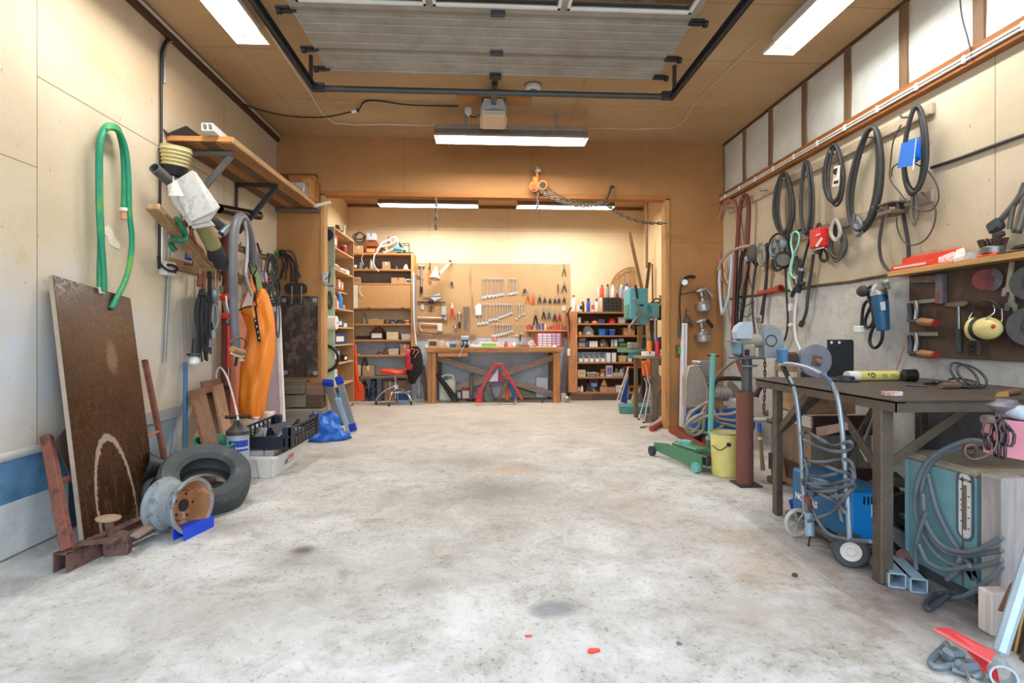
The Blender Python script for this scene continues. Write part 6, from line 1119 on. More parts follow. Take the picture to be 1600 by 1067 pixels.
for a in [('bottle',893,901,461,A,Yk+.04,(234,230,222),'bottle','large white bottle with red cap at left of right shelves top','bottle',(216,60,40)),('can',902.5,906,474,A,Yk,(224,214,206),'jar','small white jar right of the large white bottle','jar'),('can',906.5,910,474,A,Yk,(216,212,206),'jar','small jar with dark label beside brown bottle','jar',(50,50,54)),('bottle',908.5,913.5,468,A,Yk+.1,(90,56,28),'bottle','brown glass bottle on right shelves top','bottle'),('spray',917,922.5,466,A,Yk,(30,84,190),'oil_can','blue oil can with black spout on right shelves top','can',(30,30,34)),('can',924.5,929,472,A,Yk,(230,206,196),'jar','pinkish white jar right of the blue oil can','jar',(200,90,80)),('spray',930,935.5,467,A,Yk,(226,226,222),'spray_can','white spray can with teal base beside black drawer box','spray can',(40,110,130)),('spray',937,943,465,A,Yk,(206,176,140),'spray_can','tan and white spray can touching black drawer box','spray can'),
 ('carton',971.5,982.5,466,A,Yk,(120,84,60),'carton','dark brown box right of the black drawer box','box',(140,100,70)),
 ('can',903.5,908,496,B,Yk,(226,224,220),'jar','white jar at the left of second right shelf','jar'),('lump',911,922,501,B,Yk,(70,56,46),'bits_heap','scatter of dark bits on second right shelf','bits'),('lump',924,935,500.5,B,Yk,(226,104,40),'orange_gun','orange handled tool on second right shelf','tool',(226,200,150)),('flat',935,945,499,B,Yk,(60,70,120),'utility_knife','blue knife beside orange handled tool','knife'),('dome',950,964.5,496,B,Yk,(196,40,44),'funnel_lid','red domed lid on white base on second right shelf','lid'),('tub',966.5,977.5,496,B,Yk,(196,196,194),'tub','clear tub on second right shelf','tub'),('bottle',978.5,981,492,B,Yk,(60,40,60),'bottle','small dark purple bottle beside the clear tub','bottle'),
 ('can',904.5,909,518,C2,Yk,(236,160,50),'jar','amber jar at left of third right shelf','jar',(236,180,80)),('lump',910,930,509,C2,Yk+.03,(176,180,176),'plastic_bag','crumpled clear bag on third right shelf','bag',(110,116,110)),('tub',936,945.5,514,C2,Yk,(30,128,220),'tub','bright blue tub on third right shelf, left one','tub',(40,140,230)),('tub',944.5,950.5,514,C2,Yk+.14,(28,110,200),'tub','blue tub half behind the bright blue left one','tub',(40,120,210)),('tub',952.5,961,515,C2,Yk,(30,90,210),'tub','blue tub with white rim on third right shelf','tub'),('carton',974.5,992,512,C2,Yk,(190,142,96),'carton','brown carton on third right shelf by the drill press','box'),
 ('labelbox',904,915,535,D,Yk,(130,126,120),'tin_box','grey tin at left of fourth right shelf','tin',(150,146,140)),('labelbox',905,915.5,528,D+.085,Yk+.02,(96,90,82),'tin_box','dark grey tin stacked on the grey tin','tin',(120,112,100)),('labelbox',914.5,920,533,D,Yk-.01,(44,60,110),'tin_box','navy tin beside the stacked grey tins','tin',(50,66,120)),('carton',921,934,533,D,Yk,(222,220,216),'carton','white carton on fourth right shelf','box'),('lump',936,952,531,D,Yk,(90,78,70),'cable_heap','heap of wires on fourth right shelf','wires',(190,180,170)),('bottle',955,959,530,D,Yk,(196,206,196),'bottle','greenish clear bottle on fourth right shelf','bottle'),('labelbox',959.5,965,530,D,Yk,(150,176,214),'carton','light blue carton on fourth right shelf','box'),('labelbox',966,980,535,D,Yk-.01,(24,40,30),'parts_box','black parts box with green drawers on fourth right shelf','box',(30,150,70)),('carton',966.5,975,529,D+.085,Yk+.06,(180,190,200),'carton','pale carton on top of the green drawer box','box'),('lump',980,992,535,D,Yk,(150,140,130),'parts_heap','pale heap of parts behind the drill table','parts'),
 ('tub',967,979,556,E_,Yk,(206,190,130),'tub','beige tub right of the white bin row','tub',(216,200,150)),('lump',968,978,552,E_+.03,Yk+.03,(110,80,64),'parts_heap','brown parts heaped in the beige tub','parts'),('tub',981,988,556,E_,Yk,(222,222,220),'tub','white tub at right end of the white bin shelf','tub'),
 ('labelbox',903,915,578,F_,Yk,(222,212,190),'tin_box','white tin with rust stain on sixth right shelf','tin',(196,160,110)),('tub',917,932,582,F_,Yk,(140,146,144),'tray','grey metal tray on sixth right shelf','tray'),('lump',917.5,925,579,F_+.02,Yk+.03,(40,44,46),'parts_heap','black parts in the grey metal tray','parts'),('can',932.5,937,582.5,F_,Yk,(196,140,70),'jar','amber jar right of the grey metal tray','jar',(176,120,60)),('lump',938,946,582,F_,Yk-.01,(150,140,130),'nut_heap','heap of nuts before the orange tin','nuts'),('labelbox',939,947,577,F_,Yk+.1,(226,150,40),'tin_box','orange tin on sixth right shelf','tin',(180,70,40)),('labelbox',947.5,957.5,571,F_,Yk,(206,206,226),'canister','white canister with printed label on sixth right shelf','canister',(120,120,170)),('tub',958,975,583,F_,Yk,(196,204,214),'tray','pale long tray at right of sixth right shelf','tray'),('lump',960,968,576,F_+.04,Yk+.04,(150,124,100),'paper_ball','brown crumpled paper in the pale long tray','paper'),('lump',968,973,577,F_+.04,Yk+.04,(226,226,224),'paper_ball','white crumpled paper in the pale long tray','paper'),('carton',973,980,575,F_,Yk+.08,(196,206,224),'carton','light blue carton behind the pale long tray','box'),
 ('can',903,906,604,G_,Yk,(176,140,120),'jar','brown jar at left of the bottom right shelf','jar'),('bottle',907,912,602,G_,Yk,(230,220,210),'bottle','white bottle with pink top on the bottom right shelf','bottle',(206,120,110)),('lump',913,937,600,G_,Yk+.02,(86,60,44),'timber_offcuts','brown offcut heap on the bottom right shelf','offcuts'),('labelbox',921,935,592,G_+.085,Yk+.06,(90,26,28),'gearbox','dark red machine on heap of bottom right shelf','machine',(60,20,22)),('lump',916,923,600,G_+.06,Yk,(40,42,44),'rubber_boot','black rubber part beside the dark red machine','part'),('flat',924,933,598.5,G_+.085,Yk-.0,(110,150,206),'blue_cloth','light blue cloth over the dark red machine','cloth'),('carton',938,949.7,604,G_,Yk,(190,146,106),'carton','brown carton left of its twin on bottom right shelf','box',(170,126,90)),('carton',950.3,962,605,G_,Yk,(186,140,100),'carton','brown carton right of its twin on bottom right shelf','box',(170,126,90)),('lump',940,949,594,G_+.1,Yk+.05,(214,180,120),'scoop','tan scoop lying on the left brown carton','scoop'),('labelbox',963,971,602,G_,Yk,(226,228,230),'carton','white carton at right of the bottom right shelf','box',(190,200,210))]:
 k=dict(col2=a[10]) if len(a)>10 else {}
 item(*a[:10],**k)
xs=[904,912.2,920.8,929.6,938.4,947,955.6]
for i,x in enumerate(xs):
 a_=PY(x,551,fy+.02); b_=PY(x+7.4,551,fy+.02); m=mt((228,230,232),.5,0,.04); full=i>4
 zf=E_+(.155 if full else .06)
 bn=MB().bx(a_.x,fy+.02,E_+.001,b_.x,fy+.024,zf).bx(a_.x,fy+.22,E_+.001,b_.x,fy+.224,E_+.16).bx(a_.x,fy+.02,E_+.001,b_.x,fy+.224,E_+.005)
 for xx in (a_.x,b_.x-.004): bn.plate([(xx,fy+.02,E_+.001),(xx,fy+.224,E_+.001),(xx,fy+.224,E_+.16),(xx,fy+.1,E_+.16),(xx,fy+.02,zf)],.004,(1,0,0))
 T('parts_bin','%s white cardboard parts bin in the row on right shelves'%nth(i,7),'bin',[('bin',bn,m),('label_patch',MB().bx(a_.x+.012,fy+.218,E_+.1,b_.x-.012,fy+.2195,E_+.15),mt((150,176,220),.5,0,.2,60))]+([('contents',MB().ball(((a_.x+b_.x)/2,fy+.12,E_+.04),((b_.x-a_.x)*.42,.085,.05),10,6),mt((170,168,164),.6,0,.35,90))] if not full else []),'white parts bins on the right shelves')
x0,x1=PY(943.5,470,Yk).x,PY(970.5,470,Yk).x; z1=zat(464,Yk); ps=[('case',MB().bx(x0,Yk+.02,A+.001,x1,Yk+.2,z1,.004),BLACK)]
cw=(x1-x0)/4; rh=(z1-A)/5
for i in range(4):
 for j in range(5): ps.append(('drawer',MB().bx(x0+cw*i+.004,Yk,A+.004+rh*j,x0+cw*(i+1)-.004,Yk+.022,A+rh*(j+1)-.003,.002),mt((58,56,52),.35,0,.5,60)))
T('drawer_cabinet','black small parts drawer box under the row of spray cans','cabinet',ps)
for x0,x1,yt,c,c2,lb in ((933.5,938.5,446,(236,190,170),(236,230,224),'pale orange striped can at left of row above drawer box'),(938.8,944,445,(234,84,40),(226,70,34),'orange red can beside the pale striped one'),(947.5,952.5,444,(150,146,138),(70,66,62),'grey spray can with dark cap above the drawer box'),(955.5,961.5,444.5,(226,222,216),(214,210,206),'white spray can in the middle above the drawer box'),(962.5,967.5,458,(176,40,40),(150,30,30),'short red tin between the spray cans'),(969,974.5,444.5,(150,170,206),(230,226,206),'blue and white spray can with cream cap'),(977.5,983,442.5,(222,224,228),(30,90,190),'white spray can with bright blue cap by drill press')):
 item('spray',x0,x1,yt,z1 if x0<971 or 1 else A,Yk+.03,c,'spray_can',lb,'spray can',c2,None,'cans above the drawer box') if x0<968 else item('spray',x0,x1,yt,(z1 if x0<970 else zat(466,Yk)),Yk+.03,c,'spray_can',lb,'spray can',c2,None,'cans above the drawer box')
wc=PY(990,450,9.3); R_=36*9.3/F; wk=MB().tube([wc+V((-R_*cos(t),0,R_*sin(t)*.9)) for t in [PI*.5*i/10 for i in range(11)]],.016,8,k=2)
sl=MB()
for i in range(10):
 z=i*R_*.088; xl=-R_*math.sqrt(max(0,1-(z/(R_*.9))**2)); sl.tube([wc+V((xl,0,z)),wc+V((xl*.5,-.012,z+.004)),wc+V((0,0,z))],.006,6,k=2)
for f in (.15,.4,.65): sl.tube([wc+V((-R_*f,.01,0)),wc+V((-R_*f,.01,R_*.9*math.sqrt(1-f*f)))],.006,6,k=1)
T('wicker_screen','round wicker panel leaning at back wall behind the spray cans','panel',[('hoop',wk,mt((176,132,80),.7)),('weave',sl,mt((190,150,96),.8,0,.2)),('edge_post',MB().tube([wc+V((.0,0,-.02)),wc+V((0,0,R_*.9))],.014,8,k=1),mt((170,126,76),.7))])
for i,(a_,b_,w_,Yq,lb,c) in enumerate([((983,362),(1003,452),.055,8.6,'tall thin plank leaning into the niche corner left of others',(150,118,80)),((1015,410),(1008,470),.05,8.6,'dark plank standing behind drill press head',(90,78,64)),((1019,412),(1020,480),.025,8.7,'thin batten beside the dark plank behind drill press',(150,104,64))]):
 a3,b3=PY(*a_,Yq),PY(*b_,Yq); e=b3+(b3-a3).normalized()*((b3.z-.0)/max(.01,(a3.z-b3.z))*(a3-b3).length)
 T('leaning_plank',lb,'plank',(MB().bar(a3,e+V((0,0,.004)),w_,.02,(0,1,0),.003),wd(c,'z')))
for i,(x,y0_,y1_,w_,c,lb) in enumerate([(1000,510,545,9,(146,112,76),'brown plank standing behind drill press table'),(1006,535,600,6,(28,62,120),'dark blue board standing behind drill press table'),(1012,505,560,5,(200,180,150),'pale batten standing right of the blue board')]):
 a3=PY(x,y0_,8.3); T('standing_board',lb,'board',(MB().bx(a3.x-w_*.004,8.3,.0,a3.x+w_*.004,8.33,a3.z,.003),wd(c,'z')))
TE=mt((104,182,194),.45,.1,.08,8,(74,120,120),(.64,.74)); TE2=mt((96,150,122),.45,.1,.1); Yd=7.35
def pb(x0,y0,x1,y1,Y,d,b=.008,mb=None):
 a=PY(x0,y0,Y); c=PY(x1,y1,Y); return (mb or MB()).bx(a.x,Y,c.z,c.x,Y+d,a.z,b)
hb=PY(998,491,Yd); colx=PY(1023,520,7.5).x
arms=[]
for (ex,ey) in ((991.5,466.5),(1024.5,495.5),(983,510.5)):
 e=PY(ex,ey,Yd-.1); arms.append(('crank_arm',MB().tube([hb+V((0,-.06,0)),e],.011,8,k=1),STEEL,[('knob',MB().ball(e,.018,10,7),mt((196,140,124),.4))]))
base=MB(); a=PZ(974,650,0); b=PZ(998,650,0)
base.plate([(PZ(965,640,0).x,7.75,0.001),(a.x,7.38,.001),(a.x+.62,7.3,.001),(a.x+.62,7.8,.001)],.1,(0,0,1))
T('drill_press','turquoise pillar drill press with belt housing and three crank arms','drill press',[
 ('belt_housing',pb(984.5,450,1013,498,Yd,.34,.012),TE,[('name_plate',pb(999,475.5,1006,478,Yd-.003,.006,.001),BLACK),('lever',MB().bar(PY(993,445,Yd-.03),PY(996,466,Yd-.03),.025,.02,(0,1,0),.004),BLACK)]),
 ('side_cover',pb(1013,473,1031,497.5,Yd+.02,.3,.02),TE,[('screw',MB().ball(PY(1016.5,480,Yd+.02),.012,8,5).ball(PY(1016.5,484,Yd+.02),.012,8,5).ball(PY(1016.5,487.5,Yd+.02),.012,8,5),DKSTEEL)]),
 ('switch_box',pb(981.5,474,985.5,497.5,Yd+.05,.2,.01),TE2),('lower_cover',MB().plate([PY(x,y,Yd+.06) for x,y in ((998,498),(1012,498),(1011,507.5),(1000,504))],.2,(0,1,0)),TE),
 ('hub',MB().cyl(hb+V((0,.02,0)),hb+V((0,-.07,0)),.045,16),STEEL),*arms,
 ('quill',MB().cyl(PY(990,497,7.5),PY(990,507,7.5),.026,12),STEEL,[('chuck',MB().lathe([(.0001,0),(.03,0),(.034,-.04),(.022,-.075),(.0001,-.075)],PY(990,507,7.5),n=14),DKSTEEL),('drill_bit',MB().cyl(PY(990,514,7.5),PY(990,527,7.5),.007,8),STEEL)]),
 ('column',MB().cyl((colx,7.55,.09),(colx,7.55,PY(1020,500,7.5).z),.05,18),mt((78,66,52),.4,.6,.2)),('feed_rod',MB().cyl(PY(1023.5,498,Yd-.02),PY(1023.5,543,Yd-.02),.012,8),CHROME),
 ('table',MB().cyl((PY(988,546,7.5).x,7.5,PY(988,550,7.5).z),(PY(988,546,7.5).x,7.5,PY(988,545.5,7.5).z),.21,28),TE2,[('table_arm',pb(985,550,1002,560,7.45,.12,.01),TE)]),
 ('base',base,mt((84,140,136),.6,0,.2,10,(96,110,90),(.55,.66))),('motor',MB().cyl(PY(1038,478,7.55),PY(1038,500,7.55),.1,18),mt((66,74,66),.5,.2,.2))])
T('drill_vise','grey drill vise heap on the round drill table','vise',(pb(984,535,999,545.4,7.42,.16,.012),mt((150,144,132),.6,.2,.3,40)))
T('cable_loop','loop of dark cable on top of the drill motor','cable',(MB().arc(PY(1026,472,7.5),.05,.01,(0,1,0),0,PI,10,6).tube([PY(1020,472,7.5),PY(1018,474,7.5),PY(1031,473,7.5)],.018,8),mt((84,66,54),.6)))
T('chisel_rack','small rack of old chisels hung on the right niche wall','rack',[('rack',MB().box(PY(1036,478,8.3),(.15,.06,.03),.004),wd((110,84,60),'x')),('chisel',MB().tube([PY(1033,462,8.3),PY(1033.5,478,8.28)],.012,7,k=1),mt((110,100,84),.6)),('chisel',MB().tube([PY(1036.5,459,8.3),PY(1036,478,8.28)],.014,7,k=1),mt((90,84,76),.6)),('chisel',MB().tube([PY(1030.5,461,8.3),PY(1031,476,8.28)],.008,7,k=1),mt((100,96,90),.6))])
ty0,ty1=6.72,7.1; tz=PY(1024,557,ty0).z; xA=PY(1003,557,ty0).x; G2=wd((136,124,112),'z')
T('rough_table','rough grey timber table beside the right opening post','table',[('top',MB().bx(xA,ty0,tz-.03,XR-.03,ty1,tz,.004),wd((146,124,100),'x')),('apron',MB().bx(PY(1018,560,ty0).x,ty0+.0,PY(1020,571,ty0).z,XR-.05,ty0+.03,tz-.032,.003),wd((120,92,70),'x')),('leg',MB().bx(PY(1018,600,ty0).x,ty0-.01,.0,PY(1029,600,ty0).x,ty0+.07,tz-.031,.006),G2),('leg',MB().bx(xA+.002,ty1-.08,.0,xA+.04,ty1,tz-.031,.004),wd((110,86,62),'z')),('brace',MB().bar(PY(1021,583,ty0-.02),PY(1044,610,ty0-.02),.09,.025,(0,1,0),.003),G2)])
T('wood_stub','short grey timber stub on floor before the rough table leg','timber',(pb(1009,648,1018,664,6.62,.1,.006),wd((126,112,96),'z')))
for k in [('carton',1007,1024,549.5,(236,234,230),'carton','long white carton on the rough table','box'),('spray',1025,1031,527,(226,60,60),'spray_can','red white and blue spray can on the rough table','spray can'),('spray',1012,1020,527,(240,140,40),'bottle','orange bottle standing behind long white carton','bottle'),('carton',1033,1039,546,(230,226,226),'carton','small white carton behind the red spray can','box')]:
 item(k[0],k[1],k[2],k[3],tz,ty0+(.2 if k[5]=='bottle' else .06),k[4],k[5],k[6],k[7],(60,90,190) if k[5]=='spray_can' else (120,124,120))
T('black_rag','black crumpled cloth on the rough table behind the post','cloth',(MB().ball((PY(1034,530,7.0).x,7.02,tz+.13),(.1,.06,.12),14,9),mt((34,38,44),.8,0,.5,20)))
cx=MB().tube([PY(1003.5,569,6.62),PY(1008,570,6.62),PY(1010.5,576,6.62),PY(1013,595,6.62),PY(1015.5,606,6.62),PY(1006,660,6.6)],.011,8,k=3); cx2=MB().tube([PY(1006.5,590,6.9),PY(1011,606,6.9),PY(998,655,6.86)],.011,8,k=2)
T('stacking_chair','orange stacking chair on chrome tube legs in front of rough table','chair',[('back',MB().sheet([[PY(1004+13*j/6-2*(1-i/6)*(j<2),563.5+24*i/6+(3 if j==6 and i==0 else 0),6.66+.05*(j/6)) for j in range(7)] for i in range(7)],th=.012),ORANGE),('seat',MB().plate([PY(1010,589,6.7),PY(1015,602,6.64),PY(1015,606,6.9),PY(1011,603,6.95)],.02,(.3,0,1)),mt((110,30,26),.6)),('leg',cx,CHROME,[('foot',MB().cyl(PY(1006.2,659,6.6),PY(1005.8,662,6.6),.016,10),BLACK)]),('leg',cx2,CHROME,[('foot',MB().cyl(PY(998.2,654,6.86),PY(997.8,656.5,6.86),.016,10),BLACK)])])
T('orange_bench','orange chair seat edge showing behind table brace','seat',(pb(1030,605,1046,609,6.9,.3,.01),ORANGE))
cr=MB(); a=PY(981,574,7.9); b=PY(1001,603,7.9)
for i in range(8):
 z=a.z+(b.z-a.z)*i/7; cr.bx(a.x,7.9,z-.008,b.x,7.91,z+.008)
for i in range(5):
 x=a.x+(b.x-a.x)*i/4; cr.bx(x-.008,7.895,b.z,x+.008,7.905,a.z)
cr.bx(a.x,7.92,b.z,b.x,8.15,a.z,.004)
eg=MB()
for q in ((a.x-.012,b.z-.012,b.x+.01,b.z+.012),(a.x-.012,a.z-.012,b.x+.01,a.z+.012),(a.x-.014,b.z,a.x+.01,a.z)): eg.bx(q[0],7.885,q[1],q[2],7.915,q[3],.003)
T('plastic_crate','black lattice crate with orange edges stood on side by drill base','crate',[('lattice',cr,BLACK),('edge',eg,mt((226,90,50),.5))])
lg=[]
for x0,y0,x1,y1 in ((982,604,978,630),(994,605,987,628),(999,605,992,632)): lg.append(('leg',MB().bar(PY(x0,y0,7.95),PY(x1,y1,7.9),.04,.03,(0,1,0),.004),mt((206,196,176),.7,0,.15)))
T('pale_stool','pale stool legs carrying the orange edged crate','stool',[('top',MB().bx(PY(980,604,7.9).x,7.9,PY(980,606,7.9).z,PY(1001,604,7.9).x,8.15,PY(980,603.5,7.9).z),mt((206,100,60),.6))]+lg)
bl=MB().plate([PY(x,y,7.8) for x,y in ((980,592),(983,592),(979,631),(970,628))],.015,(0,1,0))
fr=MB().tube([PY(982,574,7.8),PY(963,629,7.76),PY(978,632,7.76)],.01,7,k=1).tube([PY(981,584,7.8),PY(968,629,7.76)],.008,7,k=1)
T('blue_board','blue triangular panel with white metal frame leaning by drill base','panel',[('panel',bl,mt((24,70,150),.5)),('frame',fr,WHITE)])
for i,(x,y,w,Y,c,lb) in enumerate([(1001,628,16,7.85,(110,104,94),'rubble heap of grey scrap behind the drill press base'),(1036,632,18,7.2,(120,114,104),'grey sacks piled under the rough table')]):
 item('lump',x-w/2,x+w/2,y-22 if i else y-12,.0 if i else 0,Y,c,'scrap_heap',lb,'scrap',(60,56,50))
for a,b,r,c,lb in (((1018,670),(1046,653),.03,(160,60,56),'red tube lying at foot of the right opening post'),((1026,662),(1046,648),.035,(196,196,194),'grey pipe lying over the red tube at opening post'),((1002,667),(1026,663),.012,(196,190,180),'thin pale bar lying on floor beside red tube'),((1000,668),(1010,666),.008,(90,70,60),'thin dark wire lying on floor beside red tube')):
 T('floor_bar',lb,'bar',(MB().cyl(PZ(*a,r),PZ(*b,r+.02),r,10),mt(c,.5,.2,.15)))
hx=DW(840,275,.06); HO=mt((236,120,36),.45,0,.12,12)
hs=[('hook_shackle',MB().tor(DW(839,265,.05),.028,.011,(0,1,0),16,7).ball(DW(841,266,.06),(.04,.03,.03)),mt((206,200,190),.4,.4)),('hanger_bar',MB().bar(DW(839,268,.06),DW(840,282,.06),.03,.02,(0,1,0),.004),HO),
 ('gear_case',MB().cyl(DW(835,291,.02),DW(835,291,.12),.06,20).bx(DW(831,280,0).x,YD-.1,DW(831,297,0).z,DW(840,280,0).x,YD-.03,DW(831,279,0).z,.012),HO,[('label_plate',MB().box(DW(834,292,.125),(.045,.01,.06),.004),mt((206,60,30),.5))]),
 ('wheel_cover',MB().cyl(DW(848,289,.03),DW(848,289,.13),.055,20),HO,[('sprocket',MB().cyl(DW(848,289,.13),DW(848,289,.135),.035,16),DKSTEEL)]),('cord',MB().tube([DW(838,262,.06),DW(832,268,.07),DW(830,280,.07),DW(831,284,.08)],.005,6),GREEN)]
T('chain_hoist','orange chain hoist hung above the opening','hoist',hs)
KC=mt((112,104,92),.4,.6,.25,40)
def ch(pts,L,r,lb,Yo=.06,fn=DW,name='chain'): return T(name,lb,'chain',(MB().chain(path(fn,pts,Yo),L,r),KC))
ch([(840,296),(840,310),(839.5,330)],.055,.007,'short load chain hanging straight down from the hoist',.12)
ch([(842,297),(860,306),(885,316),(910,320),(935,319),(944,315)],.055,.007,'slack load chain draped from hoist towards the bent hook',.14)
ch([(850,288),(870,303),(895,314),(920,318),(940,316)],.04,.0045,'thin hand chain sagging above the slack load chain',.1)
ch([(844,300),(866,312),(890,320),(920,322),(945,318)],.05,.006,'lowest slack chain of the hoist in front of bench lamp',.18)
ch([(945,316),(955,325),(970,335),(990,343),(1010,348),(1040,349)],.06,.008,'heavy chain running from hook to right opening post',.12)
T('wall_hook','bent steel hook holding chains above the opening','hook',(MB().tube([DW(958,292,.0),DW(955,292,.05),DW(952,302,.09),DW(946,314,.12),DW(948,319,.13),DW(953,316,.13)],.014,8),mt((96,88,78),.5,.5,.2)))
ch([(681,309),(682,335),(681,358)],.06,.008,'loose chain end hanging from the header on the left',.03)
ch([(1037,382),(1038,400),(1037,420)],.05,.007,'short dark chain hanging beside the right opening post inside niche',-.4)
T('white_string','thin white cord looping from post inside the niche','cord',(MB().tube([PY(1040,357,6.6),PY(1034,365,6.6),PY(1035,374,6.6),PY(1039,381,6.6)],.006,6),WHITE))
AL=mt((176,174,170),.35,.7,.15,16,(120,112,100),(.6,.72))
def gun(cx,cy,s,lb,up):
 P=lambda x,y,o=.07: DW(cx+x*s,cy+y*s,o)
 c0=P(2,12)
 return T('spray_gun',lb,'spray gun',[('cup',MB().lathe([(.0001,-.09*s),(.055*s,-.09*s),(.07*s,-.075*s),(.07*s,-.01*s),(.05*s,.015*s),(.022*s,.02*s),(.02*s,.045*s),(.0001,.045*s)],c0,(-.15,0,1),20),AL,[('cup_band',MB().tor(c0+V((0,0,-.01*s)),.072*s,.005*s,(-.15,0,1),20,6),STEEL)]),('body',MB().tube([P(-7,-3),P(0,-5),P(6,-7)],[.014*s,.026*s,.02*s],10),AL),('handle',MB().tube([P(5,-7),P(11,-2),P(15,4)],[.02*s,.018*s,.016*s],8),BLACK if up else AL),('trigger',MB().tube([P(4,-5),P(6,1),P(9,3)],.006*s,6),STEEL),('neck',MB().cyl(P(1,4),P(-1,-4),.016*s,10),AL)])
gun(1096,459,1.15,'upper silver spray gun hung on the right pier',0); gun(1096,507,1.15,'lower spray gun with black grip on the right pier',1)
T('gun_holder','thin bar holding the upper spray gun on right pier','bar',(MB().tube([DW(1062,460,.03),DW(1080,457,.05),DW(1095,455,.06)],.007,6),DKSTEEL))
ho=MB().tube([DW(1066,442,.06),DW(1063,455,.05),DW(1062,480,.05),DW(1063,505,.05),DW(1062,527,.05)],.009,7)
T('tyre_inflator','black air inflator with round gauge on the right pier','inflator',[('hose',ho,BLACK,[('chuck',MB().tube([DW(1062,498,.05),DW(1061,527,.05)],.014,8,k=1),mt((90,84,78),.4,.5))]),('gauge',MB().cyl(DW(1070,441,.04),DW(1070,441,.1),.042,18),BLACK,[('dial',MB().cyl(DW(1070,441,.1),DW(1070,441,.103),.034,18),mt((216,222,226),.3))]),('grip',MB().tube([DW(1070,435,.07),DW(1078,432,.07),DW(1086,433,.07)],.018,8),BLACK)])
T('wire_bundle','dark wire and nozzle bundle left of the lower spray gun','nozzle',(MB().tube([DW(1073,482,.03),DW(1071,495,.05),DW(1069,505,.05),DW(1073,509,.05)],.007,6).tube([DW(1071,490,.04),DW(1078,500,.05),DW(1083,511,.05)],.009,6).tube([DW(1068,505,.05),DW(1075,504,.05),DW(1080,511,.05)],.008,6),DKSTEEL))
p=DW(1060,551,.0)
T('green_socket','small green box on brown plate on the right pier','box',[('plate',MB().bx(DW(1055,538,0).x,YD-.02,DW(1055,557,0).z,DW(1066,538,0).x,YD-.001,DW(1055,539,0).z,.003),mt((120,72,40),.7)),('cover',MB().bx(DW(1058,543,0).x,YD-.05,DW(1055,553,0).z,DW(1065,543,0).x,YD-.02,DW(1055,542,0).z,.006),mt((60,160,90),.5))])
T('white_batten','white profile standing against the right pier','batten',[('profile',MB().bar(PZ(1066,672,0)+V((0,.0,.002)),PY(1069,505,YD-.04),.062,.05,(0,1,0),.003),mt((232,230,234),.5,0,.04)),('groove',MB().bar(PZ(1067,672,0)+V((.005,-.027,.01)),PY(1069.6,506,YD-.068),.012,.004,(0,1,0)),mt((170,166,170),.5))])
Yc=5.2
def cpt(x,y,d=0.): return PY(x,y,Yc+d)
tk=cpt(1120,668,.1);
gd=[(1073,590),(1077,574),(1087,571),(1097,583),(1106,610),(1104,628),(1096,634),(1073,636)]
GRD=mt((168,160,150),.45,.3,.2,120,(110,100,88),(.55,.62))
fin=MB()
for i in range(9): fin.bx(cpt(1093,565).x,Yc+.02,cpt(1093,568+i*3.9).z-.006,cpt(1117,565).x,Yc+.2,cpt(1093,568+i*3.9).z+.004,.003)
fin2=MB()
for i in range(5): fin2.cyl((cpt(1114+i*4,614).x,Yc-.05,cpt(1114,614).z),(cpt(1114+i*4,614).x+.012,Yc-.05,cpt(1114,614).z),.075,16)
T('air_compressor','blue tank air compressor with perforated belt guard by the right pier','compressor',[('tank',MB().lathe([(.0001,-.3),(.1,-.29),(.135,-.25),(.14,-.2),(.14,.26),(.135,.31),(.1,.35),(.0001,.36)],(tk.x,tk.y,.22),(1,0,0),24),mt((16,88,168),.4,0,.1,10,(40,60,80),(.62,.74))),
 ('belt_guard',MB().plate([cpt(x,y,-.02) for x,y in gd],.12,(0,1,0)),GRD,[('guard_rim',MB().tube([cpt(x,y,-.02) for x,y in gd],.009,6,True,1),mt((176,168,156),.4,.4))]),
 ('cylinder',MB().bx(cpt(1095,565).x,Yc+.03,cpt(1095,605).z,cpt(1115,565).x,Yc+.18,cpt(1095,566).z,.02),AL,[('fins',fin,AL),('head',pb(1092,564,1118,569,Yc+.02,.19,.01),AL)]),
 ('motor',MB().cyl(cpt(1112,614,-.05),cpt(1136,614,-.05),.065,18),AL,[('fins',fin2,AL),('end_cover',MB().cyl(cpt(1136,614,-.05),cpt(1141,614,-.05),.045,16),AL)]),
 ('regulator',MB().box(cpt(1131,636,-.1),(.06,.05,.04),.008).cyl(cpt(1127,636,-.1),cpt(1127,645,-.1),.02,10),STEEL),
 ('handle',MB().tube([cpt(1112,645,-.12),cpt(1113,612,-.12),cpt(1118,596,-.12),cpt(1127,591.5,-.12),cpt(1158,592,-.1),cpt(1167,597,-.1),cpt(1166,608,-.1),cpt(1157,628,-.1)],.022,9,k=3),BLACK),
 ('foot',MB().bx(tk.x-.2,tk.y-.1,.001,tk.x-.16,tk.y+.1,.1).bx(tk.x+.2,tk.y-.1,.001,tk.x+.24,tk.y+.1,.1),DKSTEEL)])
T('steel_plate','grey bent sheet leaning behind the compressor handle','plate',(MB().plate([PY(x,y,5.55) for x,y in ((1137,597),(1142,594),(1160,612),(1156,625),(1136,618))],.01,(0,1,0)),mt((132,128,114),.6,.1,.15)))
T('white_plate','white switch plate standing at right of the compressor','plate',(MB().plate([PY(x,y,4.9) for x,y in ((1153,646),(1160,640),(1160,652),(1157,652))],.02,(0,1,0)).plate([PY(x,y,4.95) for x,y in ((1146,626),(1152,622),(1160,632),(1158,640))],.03,(0,1,0)),mt((196,206,214),.5)))
hz=MB(); rd=random.Random(4)
